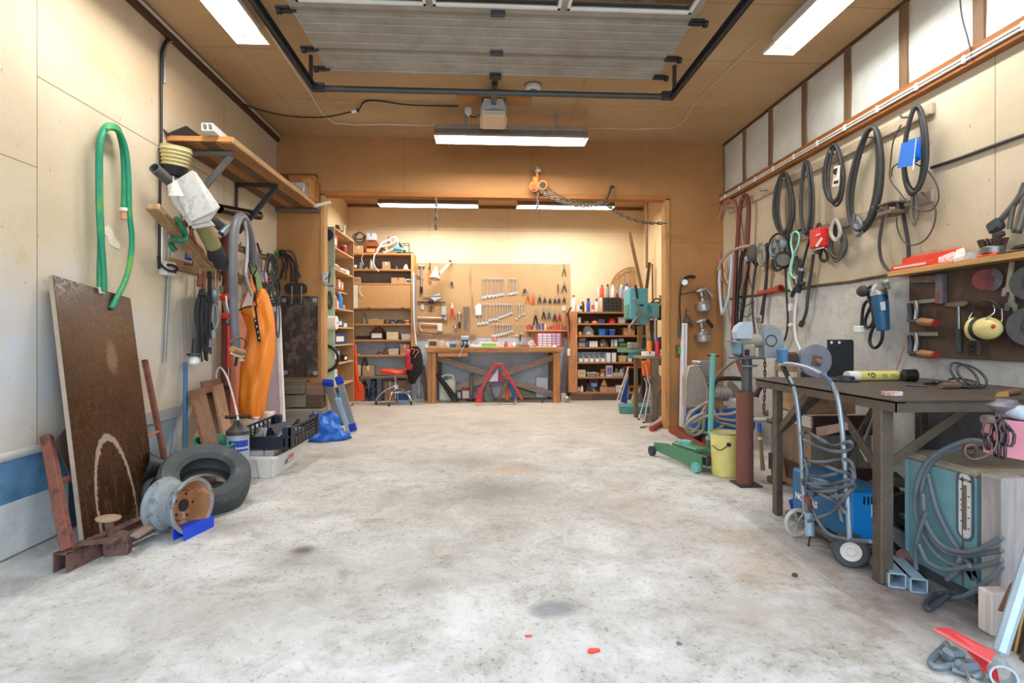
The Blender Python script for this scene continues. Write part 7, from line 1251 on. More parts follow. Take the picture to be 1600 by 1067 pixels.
for pts in ([(1106,628),(1092,636),(1080,645),(1074,656),(1080,660),(1092,655),(1105,650),(1120,648),(1140,647),(1155,642)],[(1106,630),(1097,645),(1092,665),(1080,676),(1073,668),(1080,655),(1100,645)],[(1104,634),(1100,655),(1098,672),(1085,680),(1072,672),(1074,662),(1090,650)],[(1115,640),(1120,652),(1135,656),(1150,657),(1160,650)],[(1112,650),(1125,660),(1140,664),(1155,668)],[(1070,668),(1085,672),(1105,676),(1118,672),(1130,665)]):
 hz.tube([PY(x,y,4.86-.02*i+rd.uniform(0,.03)) for i,(x,y) in enumerate(pts)],.014,8,k=4)
T('air_hose','beige air hose coiled over the blue compressor tank','hose',(hz,mt((152,142,122),.5,0,.12)))
T('lever_rod','grey curved rod rising from compressor to the bench grinder','rod',(MB().tube([PY(1110,600,4.9),PY(1120,588,4.8),PY(1136,572,4.6),PY(1152,562,4.4),PY(1157,561,4.3)],.013,8),mt((130,124,110),.5,.3)))
JG=mt((84,136,104),.5,.1,.12,10,(44,80,66),(.58,.7)); jt=mt((116,188,180),.45,.1,.1)
A,B=PZ(1040,695,.09),PZ(1116,722,.09); dv=(B-A).normalized(); nv=V((dv.y,-dv.x,0))
jp=[]
for s_ in (-.11,.11):
 jp.append(('side_plate',MB().plate([A+nv*s_+V((0,0,-.04)),B+nv*s_+V((0,0,-.06)),B+nv*s_+V((0,0,.06)),A.lerp(B,.3)+nv*s_+V((0,0,.06)),A+nv*s_+V((0,0,.03))],.012,nv),JG))
for q,sp_ in ((A,.14),(B-dv*.05,.13)):
 for s_ in (-1,1):
  w=q+nv*sp_*s_+V((0,0,-.045)); jp.append(('wheel',MB().cyl(w-nv*.018,w+nv*.018,.042,16),DKSTEEL if q is A else jt))
jp.append(('lift_arm',MB().bar(A.lerp(B,.25)+V((0,0,.04)),A.lerp(B,.75)+V((0,0,.05)),.1,.05,None,.01),JG)); jp.append(('saddle',MB().cyl(A.lerp(B,.45)+V((0,0,.06)),A.lerp(B,.45)+V((0,0,.1)),.05,16),jt))
jp.append(('pump_block',MB().bar(B-dv*.22+V((0,0,.0)),B+V((0,0,.01)),.14,.08,None,.012),DKSTEEL))
hb_=PY(1109,708,PZ(1112,722,0).y); ht=PY(1114,553,4.42)
jp.append(('handle',MB().cyl(hb_,ht,.022,14),jt,[('socket',MB().cyl(hb_+V((0,0,-.03)),hb_.lerp(ht,.14),.032,14),JG),('cross_bar',MB().cyl(ht+V((-.055,0,-.012)),ht+V((.055,0,-.016)),.007,8),DKSTEEL)]))
T('trolley_jack','green trolley jack with tall turquoise handle beside yellow bucket','jack',jp)
a,b=PZ(1052,668,.05),PZ(1126,708,.06); ck=MB(); dv=(b-a).normalized(); nv=V((dv.y,-dv.x,0))
for s_ in (-.05,.05): ck.plate([a+nv*s_+V((0,0,-.045)),b+nv*s_+V((0,0,-.05)),b+nv*s_+V((0,0,.03)),a+nv*s_+V((0,0,.03))],.006,nv)
ck.plate([a-nv*.05+V((0,0,-.03)),b-nv*.05+V((0,0,-.035)),b+nv*.05+V((0,0,-.035)),a+nv*.05+V((0,0,-.03))],.006,(0,0,1))
T('steel_channel','rust-red steel channel on floor between jack and right pier','channel',(ck,mt((140,66,44),.8,.1,.2,10)))
p=PZ(1145,748,0)+V((0,.12,0)); r0,r1=.1,.115; zt_=PY(1145,675,p.y).z
YL=mt((232,220,134),.45,0,.08,14,(166,140,84),(.6,.7))
T('steel_bucket','pale yellow chipped bucket standing before the rusty pedestal','bucket',[('pail',MB().lathe([(.0001,.002),(r0,.002),(r0+.004,.012),(r1,zt_),(r1+.006,zt_),(r1+.006,zt_-.012),(r1-.004,zt_-.01),(r0-.004,.02),(.0001,.02)],p,n=32),YL),('rim',MB().tor(p+V((0,0,zt_)),r1+.004,.006,(0,0,1),32,6),GALV),('contents',MB().cyl(p+V((0,0,zt_*.86)),p+V((0,0,zt_*.88)),r1-.006,24),mt((110,106,100),.8)),('handle',MB().tube([p+V((-.03,-r1-.003,zt_-.075)),p+V((-.09,-.1,zt_-.12)),p+V((-.118,-.02,zt_-.1))],.004,6).cyl(p+V((-.03,-r1+.01,zt_-.075)),p+V((-.03,-r1-.012,zt_-.075)),.015,10),DKSTEEL)])
p=PZ(1172,762,0)+V((.0,.08,0)); Zp=lambda y: PY(1170,y,p.y).z
RP=mt((126,80,68),.75,.15,.15,9,(90,58,50),(.55,.68)); GB2=mt((150,160,166),.5,.15,.1,14,(120,112,100),(.64,.76)); DG2=mt((88,90,92),.5,.3,.2)
X=lambda x:PY(x,600,p.y).x
def wheelguard(x0,x1,cy,r,mat_):
 return MB().lathe([(.0001,0),(r,0),(r,X(x1)-X(x0)),(.0001,X(x1)-X(x0))],(X(x0),p.y,Zp(cy)),(1,0,0),22)
gp=[(0,0),(.145,0),(.145,.13),(.12,.2),(.07,.235),(0,.24)]
T('bench_grinder','grey double bench grinder on a rusty pipe pedestal','grinder',[('pedestal',MB().pipe(p+V((0,0,.002)),(p.x,p.y,Zp(612)),.06,.008,24),RP,[('base_plate',MB().box((p.x+.01,p.y,.006),(.17,.17,.012),.003),DKSTEEL)]),
 ('post',MB().cyl((p.x+.015,p.y,Zp(640)),(p.x+.015,p.y,Zp(560)),.037,18),DG2),('mount_plate',MB().box((p.x+.01,p.y,Zp(559)),(.2,.18,.014),.003),DG2),
 ('motor',MB().cyl((X(1152),p.y,Zp(532)),(X(1188),p.y,Zp(532)),.05,20).box((p.x+.01,p.y,Zp(548)),(.09,.13,.1),.015),mt((156,148,134),.5,.1,.15,14),[('switch',MB().box((p.x-.02,p.y-.075,Zp(550)),(.03,.02,.045),.004),BLACK)]),
 ('wheel_guard',MB().prism(gp,.05,axes((X(1188),p.y-.1,Zp(558)),(0,1,0) if 0 else (1,0,0),(0,0,1))) if 0 else MB().prism([(x,y) for x,y in gp],.09,axes((X(1187),p.y-.07,Zp(559)),(1,0,0),(0,0,1))@Matrix.Translation((0,0,-.09))),GB2,[('inner_ring',MB().tor((X(1197),p.y-.072,Zp(532)),.04,.004,(0,1,0),20,6),DKSTEEL)]),
 ('side_guard',MB().prism([(0,0),(-.11,0),(-.115,.05),(-.1,.09),(-.06,.12),(0,.125)],.08,axes((X(1168),p.y-.04,Zp(529)),(1,0,0),(0,0,1))@Matrix.Translation((0,0,-.05))),mt((176,190,200),.5,.1,.1)),
 ('lower_guard',MB().box((X(1151),p.y,Zp(543)),(.05,.12,.12),.02),mt((110,140,160),.5,.1,.12)),('tool_rest',MB().plate([(X(1138),p.y-.08,Zp(534)),(X(1152),p.y-.08,Zp(536)),(X(1152),p.y+.05,Zp(536)),(X(1138),p.y+.05,Zp(534))],.008,(0,0,1)),GALV),
 ('work_lamp',MB().tube([(X(1187),p.y,Zp(512)),(X(1186),p.y,Zp(502)),(X(1182),p.y-.02,Zp(497)),(X(1178),p.y-.02,Zp(496))],.014,8).ball((X(1186),p.y,Zp(501)),.022,10,6),mt((150,140,120),.5,.3)),('water_tray',MB().lathe([(.0001,0),(.05,0),(.06,.012),(.05,.006),(.0001,.006)],(X(1165),p.y-.06,Zp(572)),n=16),GALV)])
T('hanging_chain','rusty chain hanging down beside the grinder pedestal','chain',(MB().chain([PY(1195,560,3.95),PY(1195,600,3.95),PY(1193,645,3.95)],.04,.005),RUST))
for a,b,zz,lb,m in ((1137,1455,None,'long whitewashed timber rail carrying belts high on right wall',wd((196,176,150),'y')),(1190,1455,None,'lower whitewashed timber rail carrying cables on right wall',wd((190,172,150),'y'))):
 up=b==1455 and a==1137
 z=RW(1455,160 if up else 297,.03).z-.03; y0=RW(1455,200,.03).y; y1=RW(a,200,.03).y
 T('hook_rail',lb,'rail',[('rail',MB().bx(XR-.03,y0,z-.04,XR-.001,y1,z+.035,.005),m)]+[('hook',MB().tube([(XR-.03,y0+.15+k*(y1-y0-.3)/7,z+.0),(XR-.1,y0+.15+k*(y1-y0-.3)/7,z-.005),(XR-.11,y0+.15+k*(y1-y0-.3)/7,z+.025)],.006,6,k=2),STEEL) for k in range(8)])
BLT=mt((56,56,56),.6,0,.2,14); CBL=mt((44,44,46),.5,0,.15); GRC=mt((150,146,136),.5,0,.15)
def hose(name,label,cat,pts,r,m,extra=(),k=5,cl=False,o=.05):
 mb=MB()
 for q in (pts if isinstance(pts[0],list) else [pts]): mb.tube(path(RW,q,o),r*.78,9,cl,k)
 return T(name,label,cat,[('hose',mb,m)]+[(n,f,mm) for n,f,mm in extra] if extra else (mb,m))
hose('flat_hose','faded pink hose looped at far end of the belt rail','hose',[(1128,440),(1124,405),(1121,370),(1123,345),(1131,320),(1141,313),(1149,322),(1153,350),(1157,390)],.024,mt((176,112,98),.6,0,.12),o=.05)
hose('flat_hose','dark red hose looped beside the faded pink one','hose',[(1166,598),(1153,565),(1146,530),(1146,500),(1149,430),(1152,380),(1156,330),(1161,308),(1167,307),(1170,325),(1169,360),(1167,400)],.028,mt((112,54,46),.6,0,.15),o=.08)
for cx,top,bot,w,n,r,lb,nm,ct in ((1224,270,366,34,9,.0105,'thick hank of black rubber cable on the belt rail','cable','cable'),(1304,227,318,34,5,.011,'black drive belts with white card on the belt rail','drive_belt','belt'),(1354,198,360,62,4,.0125,'largest loops of black drive belt in middle of rail','drive_belt','belt'),(1432,165,300,40,5,.011,'black drive belts with blue card at near end of rail','drive_belt','belt'),(1260,252,366,26,3,.0105,'narrow black drive belts right of the cable hank','drive_belt','belt')):
 ln={1354:-22,1432:-6}.get(cx,0)
 mb=coil(RW,cx+(10 if ln==-22 else 0),top,bot,w,n,r,.07,2.5,cx,ln,pinch=.68,thick=.06)
 ps=[('loops',mb,BLT)]
 if cx==1304:
  ps.append(('card',MB().plate([RW(x,y,.15) for x,y in ((1304,260),(1313,258),(1311,290),(1301,292))],.004,(-1,0,0)),mt((226,218,202),.6)))
  ps.append(('print',MB().cyl(RW(1307,268,.155),RW(1307,268,.157),.025,16).plate([RW(x,y,.156) for x,y in ((1303,283),(1310,281.5),(1309.6,286),(1302.5,287.5))],.001,(-1,0,0)),BLACK))
 if cx==1432:
  c=mt((24,110,206),.45,0,.06)
  ps.append(('card',MB().plate([RW(x,y,.17) for x,y in ((1410,224),(1433,219),(1429,258),(1403,263))],.006,(-1,0,0)),c)); ps.append(('card',MB().plate([RW(x,y,.12) for x,y in ((1420,219),(1438,214),(1440,248),(1429,256))],.006,(-1,0,0)),c))
  M=axes(RW(1429.5,239,.178),RW(1427,258,.178)-RW(1431,222,.178),(0,0,1)); M=axes(RW(1429.5,239,.178),RW(1431,222,.178)-RW(1427.5,256,.178),RW(1404,245,.178)-RW(1429,239,.178))
  ps.append(('lettering',MB().prism([(-.1,-.006),(-.035,-.006),(-.035,.006),(-.1,.006)],.001,M).prism([(-.035,-.003),(.085,-.003),(.085,.003),(-.035,.003)],.001,M),WHITE))
 T(nm,lb,ct,ps)
hose('wire_loop','thin dark wire looping wide below the blue card','wire',[[(1408,195),(1396,220),(1391,260),(1391,280),(1405,300),(1420,318),(1435,328),(1455,328),(1466,312),(1464,290),(1450,268),(1430,256),(1410,253),(1395,262),(1393,276)],[(1440,300),(1455,315),(1462,330),(1458,355),(1445,375),(1425,383),(1410,375),(1402,355),(1401,340)]],.006,mt((70,64,58),.6),o=.1)
T('rusty_bracket','rusty square bracket hung on lower rail','bracket',[('plate',MB().bx(XR-.16,RW(1406,330,.1).y,RW(1380,340,.1).z,XR-.04,RW(1384,330,.1).y,RW(1380,337,.1).z+.012,.003).bx(XR-.16,RW(1406,330,.1).y,RW(1400,318,.1).z,XR-.04,RW(1384,330,.1).y,RW(1400,318,.1).z+.012,.003),mt((112,96,86),.7,.2,.2)),('bolt',MB().cyl(RW(1386,340,.14),RW(1386,316,.14),.012,8).cyl(RW(1402,338,.1),RW(1402,314,.1),.012,8),mt((96,84,74),.6,.4))])
T('wire_tie','bunch of grey tie wires on the lower rail','wire',(coil(RW,1428,300,350,13,7,.005,.08,2,31),mt((130,120,108),.5,.3)))
hose('rubber_hose','dark hose end hanging from rusty bracket to the tool shelf','hose',[(1380,330),(1378,350),(1374,378),(1377,405),(1388,422),(1404,428)],.013,mt((66,62,58),.6))
hose('rubber_hose','black hose hanging straight to the red case on tool shelf','hose',[(1409,318),(1414,350),(1419,380),(1420,404)],.015,CBL)
T('red_packet','cable in a red sleeve with white stripes on the lower rail','cable',[('sleeve',MB().bx(XR-.15,RW(1289,370,.1).y,RW(1280,388,.1).z,XR-.04,RW(1273,370,.1).y,RW(1280,357,.1).z,.012),mt((216,48,40),.5,0,.08)),('stripe',MB().plate([RW(x,y,.153) for x,y in ((1274,384),(1283,371),(1286,372),(1277,386))],.001,(-1,0,0)).plate([RW(x,y,.153) for x,y in ((1275,367),(1282,364),(1282,366),(1275,369))],.001,(-1,0,0)).plate([RW(x,y,.153) for x,y in ((1274,389),(1288,385.5),(1288,387),(1274,390.5))],.001,(-1,0,0)),WHITE),('cable',coil(RW,1280,350,396,11,5,.01,.09,1,41),BLACK)])
T('small_coil','small black wire coil hung below the red sleeve','coil',(coil(RW,1287,390,408,16,7,.005,.05,1,43),mt((60,56,52),.5)))
T('cable_hank','white grey cable hank hung high on the lower rail','cable',(coil(RW,1306,343,374,22,7,.009,.09,1.5,45),mt((176,172,162),.5)))
T('cable_hank','wide loops of dark grey cable below the white grey hank','cable',(coil(RW,1308,352,405,30,5,.01,.06,2,46),mt((84,80,76),.5)))
T('clamp_tool','grey steel clamp hung on lower rail behind big belt loops','clamp',(MB().tube(path(RW,[(1335,334),(1333,350),(1340,362),(1346,352),(1340,340)],.1),.014,8).bar(RW(1336,352,.12),RW(1343,368,.12),.05,.04,(1,0,0),.006),mt((120,126,130),.5,.3,.2)))
hose('lance_hose','black pressure hose dropping to the spray lance','hose',[(1269,345),(1266,370),(1259,395),(1253,420)],.014,CBL)
T('spray_lance','pressure washer lance with black grip and thin white tube','lance',[('grip',MB().tube(path(RW,[(1253,420),(1250,438),(1247,457)],.09),.022,9),mt((40,44,54),.5)),('trigger_handle',MB().tube(path(RW,[(1249,443),(1242,452),(1237,463)],.1),.017,8).ball(RW(1254,443,.1),.025,10,7),mt((36,40,50),.5)),('collar',MB().cyl(RW(1253,419,.09),RW(1252.5,423,.09),.026,10),GALV),('tube',MB().tube(path(RW,[(1247,457),(1242,490),(1243,525),(1252,550)],.08),.011,8),WHITE)])
T('mint_rope','pale mint green cord twisted in a loop on lower rail','cord',(MB().tube(path(RW,[(1237,455),(1233,440),(1234,420),(1239,400),(1247,383),(1249,368),(1244,362),(1238,366),(1236,380),(1239,400),(1236,420),(1237,430),(1244,436)],.11),.009,8),mt((150,214,192),.5)))
T('pull_switch','white pull switch and cord hanging under mint cord','switch',[('cord',MB().tube(path(RW,[(1237,462),(1236,475),(1236,505),(1235,518)],.04),.004,5),mt((170,170,166),.6)),('body',MB().bx(XR-.06,RW(1239,475,.04).y,RW(1236,486,.04).z,XR-.02,RW(1234,475,.04).y,RW(1236,474,.04).z,.006),WHITE),('knob',MB().ball(RW(1236,508,.04),(.025,.025,.022),10,7),WHITE)])
T('wall_switch','white flat switch plate on right wall behind the lance','switch',[('plate',MB().bx(XR-.02,RW(1260,440,0).y,RW(1257,447,0).z,XR-.001,RW(1252,440,0).y,RW(1257,437,0).z,.004),WHITE),('rocker',MB().bx(XR-.026,RW(1258,440,0).y,RW(1257,445,0).z,XR-.018,RW(1255,440,0).y,RW(1257,440,0).z,.002),WHITE)])
hose('air_line','thick black air line with brass end right of the lance','hose',[(1271,395),(1268,420),(1263,455),(1260,485),(1254,503),(1252,507)],.017,mt((62,60,60),.5),[('end_fitting',MB().tube(path(RW,[(1254,503),(1251,509)],.05),.024,9,k=1),mt((80,76,72),.4,.5)),('clip',MB().tube(path(RW,[(1271,392),(1271,398)],.05),.022,9,k=1),GALV)])
hose('black_cable','long black cable drooping from rail to behind the grinder','cable',[(1226,385),(1227,420),(1229,460),(1231,500),(1228,525),(1219,543)],.012,CBL)
hose('black_cable','black cable arching off the rail down past clear hose','cable',[[(1230,382),(1226,370),(1216,365),(1206,372),(1201,388),(1198,420),(1194,460),(1189,492)],[(1198,380),(1199,400),(1198,440),(1194,475),(1191,505)]],.014,CBL)
hose('black_cable','black cable arching over the mint cord','cable',[(1254,358),(1244,363),(1236,368),(1232,378),(1234,400),(1237,425),(1242,445)],.012,CBL,o=.06)
hose('black_cable','dark blue black cable left of the long hank cord','cable',[(1184,395),(1181,420),(1176,455),(1176,490),(1179,515),(1180,530)],.013,mt((46,50,62),.5))
T('motor_flange','round black motor flange hung on the lower rail','flange',[('flange',MB().cyl(RW(1224,406,.02),RW(1224,406,.06),.085,8),mt((62,64,68),.6)),('boss',MB().cyl(RW(1224,406,.06),RW(1224,406,.12),.055,18),mt((104,96,84),.6)),('wire',coil(RW,1215,395,421,26,3,.005,.05,1.5,51),BLACK)])
T('bulb_holder','small grey blue fitting and cord over motor flange','fitting',(coil(RW,1210,372,402,16,7,.006,.07,1.5,52).ball(RW(1224,380,.1),(.03,.05,.05)),mt((130,144,156),.45,.1,.2)))
T('cord_hank','hank of grey cord with small plug on lower rail','cord',(coil(RW,1189,379,412,15,10,.006,.09,1.5,53).ball(RW(1192,421,.1),(.015,.02,.03)),GRC))
T('dark_lamp','dark round lamp head hung at far end of lower rail','lamp',[('head',MB().ball(RW(1176,396,.12),(.05,.07,.09),14,9),mt((84,78,70),.7,0,.25,30)),('lens',MB().ball(RW(1168,404,.13),(.03,.03,.03)),mt((150,170,190),.2)),('clip',MB().tube(path(RW,[(1177,408),(1180,414),(1184,412),(1182,405)],.1),.012,7),BLACK)])
hose('clear_hose','stiff clear hose arched from dark lamp to the pier','hose',[(1123,421),(1127,409),(1136,398),(1150,389),(1163,385),(1172,384)],.02,mt((176,170,152),.35,0,.12),o=.12)
hose('clear_hose','milky clear hose hanging in a narrow U at far end','hose',[(1125,420),(1124,440),(1126,470),(1128,487),(1129,490),(1134,478),(1139,461),(1142,430),(1144,398)],.021,mt((196,204,214),.35,0,.08),o=.1)
hose('rope_end','cream rope end hanging inside the milky clear hose','rope',[(1131,405),(1132,425),(1136,440),(1139,442)],.012,mt((226,206,170),.7))
T('black_strap','bunch of black straps hanging by the dark red hose','strap',(MB().tube(path(RW,[(1160,392),(1156,420),(1153,460),(1151,508)],.06),.018,8).tube(path(RW,[(1170,405),(1166,440),(1161,480),(1156,508)],.07),.019,8).tube(path(RW,[(1165,390),(1158,410),(1156,440),(1154,452)],.1),.016,8),BLACK))
hose('pink_tie','dull pink strap between black straps','strap',[(1168,412),(1163,435),(1158,452)],.014,mt((150,92,92),.7),o=.12)
T('wire_loop','thin brown wire loops under the straps','wire',(MB().tube(path(RW,[(1152,450),(1154,470),(1162,478),(1172,474),(1177,462),(1172,440),(1168,425)],.05),.005,6).tube(path(RW,[(1153,472),(1158,490),(1166,495),(1175,488),(1178,470)],.05),.005,6),mt((70,56,48),.6)))
T('orange_pipe','orange red pipe handle lying on the wall ledge','pipe',(MB().cyl(RW(1186,458,.04),RW(1216,452,.04),.024,12).pipe(RW(1214,452,.04),RW(1220,450.5,.04),.036,.01,14),mt((176,72,44),.6,0,.15)))
T('shoe_sole','dark flat rubber tool hanging behind the lance','tool',(MB().plate([RW(x,y,.03) for x,y in ((1240,400),(1247,400),(1251,420),(1252,430),(1247,430),(1242,418))],.02,(-1,0,0)),mt((74,72,70),.7)))
BG=mt((26,84,122),.45,0,.1)
T('angle_grinder','blue angle grinder hung on the wall with coiled lead','angle grinder',[('body',MB().tube(path(RW,[(1374,462),(1376,480),(1378,498),(1380,516)],.1),[.052,.05,.045,.04],14),BG,[('label_patch',MB().plate([RW(x,y,.157) for x,y in ((1375,472),(1383,471),(1384,484),(1377,485))],.001,(-1,0,0)),mt((190,200,206),.4))]),('gear_head',MB().tube(path(RW,[(1373,462),(1374,452),(1379,445)],.1),[.054,.05,.04],14),mt((178,176,170),.4,.5,.12)),('disc_guard',MB().lathe([(.0001,0),(.078,0),(.078,.03),(.07,.03),(.07,.008),(.0001,.008)],RW(1383,451,.1),(.75,-.6,.2),24,PI),mt((90,88,84),.4,.5)),('disc',MB().cyl(RW(1383,451,.1),RW(1383,451,.1)+V((.004,-.003,.001)),.072,24),mt((60,56,54),.8)),('side_handle',MB().cyl(RW(1368,455,.12),RW(1352,454,.14),.018,10).ball(RW(1348,455,.15),(.035,.05,.04),10,7),mt((58,54,52),.6)),('lead',MB().tube(path(RW,[(1379,516),(1378,530),(1372,541),(1364,543),(1359,534),(1361,520),(1366,505),(1362,480),(1356,455),(1364,447),(1368,460),(1360,480),(1352,500),(1354,511),(1362,508),(1366,490),(1358,470),(1349,480),(1346,510)],.13),.011,7,k=4),BLACK),('plug',MB().bx(XR-.16,RW(1351,514,.12).y,RW(1346,520,.12).z,XR-.08,RW(1341.5,514,.12).y,RW(1346,509,.12).z,.006),WHITE)])
yA=RW(1418,430,.03).y; zT,zB=RW(1418,430,.02).z,RW(1418,556,.02).z; yN=1.7; PB=mt((92,72,60),.85,0,.2,5,(70,52,42),(.5,.7))
T('dark_tool_board','dark brown hardboard tool panel over the steel table','tool panel',(MB().bx(XR-.02,yN,zB,XR-.001,yA,zT,.002),PB))
zS=RW(1402,427,.13).z; yS=RW(1398,427,.1).y
T('tool_shelf','narrow pine shelf along top of the dark tool panel','shelf',[('board',MB().bx(XR-.14,yN,zS-.012,XR-.001,yS,zS+.012,.003),PINEY),('front_strip',MB().bx(XR-.152,yN,zS-.016,XR-.14,yS,zS+.016,.002),wd((206,158,98),'y'))])
zs=zS+.0125;
def sh(x,y,o): return RW(x,y,o)
y0,y1=RW(1494,400,.08).y,RW(1404,410,.08).y
T('red_case','long red plastic case with perforated edge on tool shelf','case',[('channel',MB().bx(XR-.06,y0,zs,XR-.03,y1,zs+.095,.006).bx(XR-.135,y0,zs,XR-.06,y1,zs+.012,.003).bx(XR-.135,y0+.1,zs+.012,XR-.125,y1,zs+.04,.003),mt((226,70,44),.5,0,.08)),('label_strip',MB().bx(XR-.1365,y0+.15,zs+.016,XR-.1355,y1-.03,zs+.03),mt((236,200,190),.6,0,.2,80))])
T('paper_packet','crumpled white and pink paper packets on tool shelf','packet',(MB().plate([sh(1466,410,.1),sh(1478,412,.1),sh(1496,404,.09),sh(1490,401,.09)],.03,(0,0,1)).plate([sh(1490,410,.12),sh(1510,404,.1),sh(1506,392,.07),sh(1494,396,.08)],.02,(0,0,1)),mt((236,218,208),.7,0,.2,40,(226,110,96),(.55,.65))))
T('tape_roll','white label roll lying beside the wire brush on shelf','roll',(MB().cyl(sh(1524,405,.08),sh(1524,394,.08),.045,18),mt((196,196,192),.5,0,.15,30)))
p=sh(1552,395,.085); p.z=zs+.026; br=MB(); rd=random.Random(6)
for i in range(46):
 a=2*PI*rd.random(); q=.05*math.sqrt(rd.random()); br.tube([p+V((q*cos(a),q*sin(a),.03)),p+V((q*1.3*cos(a),q*1.3*sin(a),.075))],.006,5,k=1)
T('cup_brush','rusty wire cup brush standing on the tool shelf','brush',[('cup',MB().lathe([(.0001,0),(.05,0),(.054,.03),(.05,.034),(.0001,.034)],p,n=22),STEEL),('bristles',br,mt((84,66,54),.8,.2,.3,60)),('shaft',MB().bar(p+V((0,0,.085)),p+V((.01,-.05,.1)),.03,.03,None,.006),mt((74,62,54),.6,.3))])
T('orange_file','orange handled tool lying on shelf under cup brush','tool',[('handle',MB().tube([V((p.x-.03,p.y+.05,zs+.013)),V((p.x-.03,p.y-.06,zs+.013))],.013,9,k=1),mt((226,90,40),.5)),('blade',MB().bar(V((p.x-.03,p.y-.06,zs+.012)),V((p.x-.02,p.y-.3,zs+.016)),.02,.008,None,.002),mt((70,64,60),.5,.4))])
T('hacksaw_strip','black flat blades lying at near end of tool shelf','blade',(MB().bar(V((XR-.09,p.y-.12,zs+.03)),V((XR-.07,p.y-.5,zs+.05)),.05,.008,None,.002).bar(V((XR-.06,p.y-.1,zs+.045)),V((XR-.05,p.y-.5,zs+.06)),.04,.006,None,.002),mt((58,56,54),.5,.4)))
LK=mt((120,118,112),.35,.7,.15)
T('locking_pliers','large locking pliers hung on wall above the cup brush','pliers',[('handle',MB().tube(path(RW,[(1603,285),(1594,306),(1580,325),(1563,344)],.05),.016,8),LK),('handle',MB().tube(path(RW,[(1604,310),(1597,335),(1590,360)],.06),.02,8),LK,[('end_screw',MB().cyl(RW(1590,358,.06),RW(1588,364,.06),.022,10),DKSTEEL)]),('lever',MB().tube(path(RW,[(1584,322),(1580,340),(1577,358)],.05),.012,7),LK),('jaw',MB().bar(RW(1566,346,.06),RW(1546,360,.06),.07,.05,(1,0,0),.014),mt((66,70,76),.45,.4,.2))])
def pp(x,y,o=.035): return RW(x,y,o)
T('try_square','steel try square with blue stock on the tool panel','try square',[('blade',MB().plate([pp(x,y) for x,y in ((1423,433),(1469,429.5),(1469,441),(1423,442))],.006,(-1,0,0)),mt((124,114,104),.5,.4,.25,14)),('stock',MB().plate([pp(x,y,.03) for x,y in ((1469,428.5),(1480,427.5),(1480,474.5),(1468,474))],.03,(-1,0,0)),mt((112,110,124),.5,.2,.2,14,(130,80,70),(.5,.6)))])
HW=mt((150,104,70),.5,0,.15,10)
for dy,lb in ((0,'upper bar clamp with wooden handle on tool panel'),(50,'lower bar clamp with red tipped handle on tool panel')):
 T('bar_clamp',lb,'clamp',[('bar',MB().bar(pp(1421,473+dy-(1 if dy else 0),.05),pp(1465,469+dy+(3 if dy else 0),.05),.025,.012,(1,0,0),.002),mt((150,146,134),.4,.6,.15)),('fixed_jaw',MB().tube([pp(1421,474+dy,.06),pp(1423,488+dy,.06),pp(1423,501+dy,.07)],[.014,.016,.02],8),DKSTEEL),('sliding_arm',MB().tube([pp(1431,470+dy,.06),pp(1433,485+dy,.06),pp(1431,500+dy,.08)],.014,8),STEEL),('screw',MB().cyl(pp(1423,502+dy,.08),pp(1436,503+dy,.09),.012,8),DKSTEEL),('handle',MB().lathe([(.0001,0),(.016,0),(.026,.03),(.024,.11),(.018,.125),(.0001,.125)],pp(1435,502+dy,.09),pp(1462,505+dy,.1)-pp(1435,502+dy,.09),14),HW,[('tip',MB().cyl(pp(1460,505+dy,.1),pp(1462,505.2+dy,.1),.021,12),mt((170,40,30),.5))])])
T('pick_hammer','slim welding hammer with black grip on tool panel','hammer',[('head',MB().prism([(-.075,-.004),(-.06,.012),(.06,.016),(.085,.004),(.06,-.012),(-.02,-.014)],.02,axes(pp(1498,475.5,.045),(0,-1,0),(0,0,1))),mt((120,110,96),.5,.5,.2)),('shaft',MB().cyl(pp(1498,477,.055),pp(1499,516,.055),.009,8),STEEL),('grip',MB().lathe([(.0001,0),(.016,0),(.019,.06),(.017,.135),(.0001,.14)],pp(1499,514,.055),(0,0,-1),12),mt((50,58,54),.6))])
T('sanding_disc','worn red sanding disc on tool panel','disc',[('disc',MB().cyl(pp(1540,437,.05),pp(1540,437,.058),.058,28),mt((126,60,54),.8,0,.2,20)),('hole',MB().cyl(pp(1544,434,.058),pp(1544,434,.0595),.012,8),BLACK)])
T('flap_disc','grey flap disc hung behind the worn red sanding disc','disc',(MB().lathe([(.02,0),(.06,0),(.062,.008),(.02,.012),(.02,0)],pp(1552,437,.03),(-1,0,0),30),mt((110,104,106),.7,.1,.3,40)))
def pinw(x0,y0,x1,y1,lb,o):
 a,b=pp(x0,y0,o),pp(x1,y1,o); d=(b-a); L=d.length; M=axes(a,d,(0,1,0))
 poly=[(-.01,-.012),(-.01,.012),(L*.7,.016),(L*.78,.032),(L,.034),(L,.014),(L*.88,.01),(L*.86,0),(L*.88,-.01),(L,-.014),(L,-.034),(L*.78,-.032),(L*.7,-.016)]
 return T('pin_spanner',lb,'spanner',(MB().prism(poly,.008,M),mt((170,170,160),.4,.5,.1)))
pinw(1580,412,1574,463,'open pin spanner on top of its pair on tool panel',.06); pinw(1583,440,1578,486,'open pin spanner underneath and lower on tool panel',.045)
for x,y,r,lb in ((1614,442,.09,'thin grinding disc at near top of the tool panel'),(1614,510,.102,'larger dark grinding disc at near bottom of tool panel')):
 T('grinding_disc',lb,'disc',[('disc',MB().cyl(pp(x,y,.035),pp(x,y,.045),r,36),mt((84,82,78),.85,0,.2,30)),('hub',MB().cyl(pp(x,y,.045),pp(x,y,.052),r*.42,24),mt((60,58,56),.7))])
EC=mt((226,208,134),.4,0,.06)
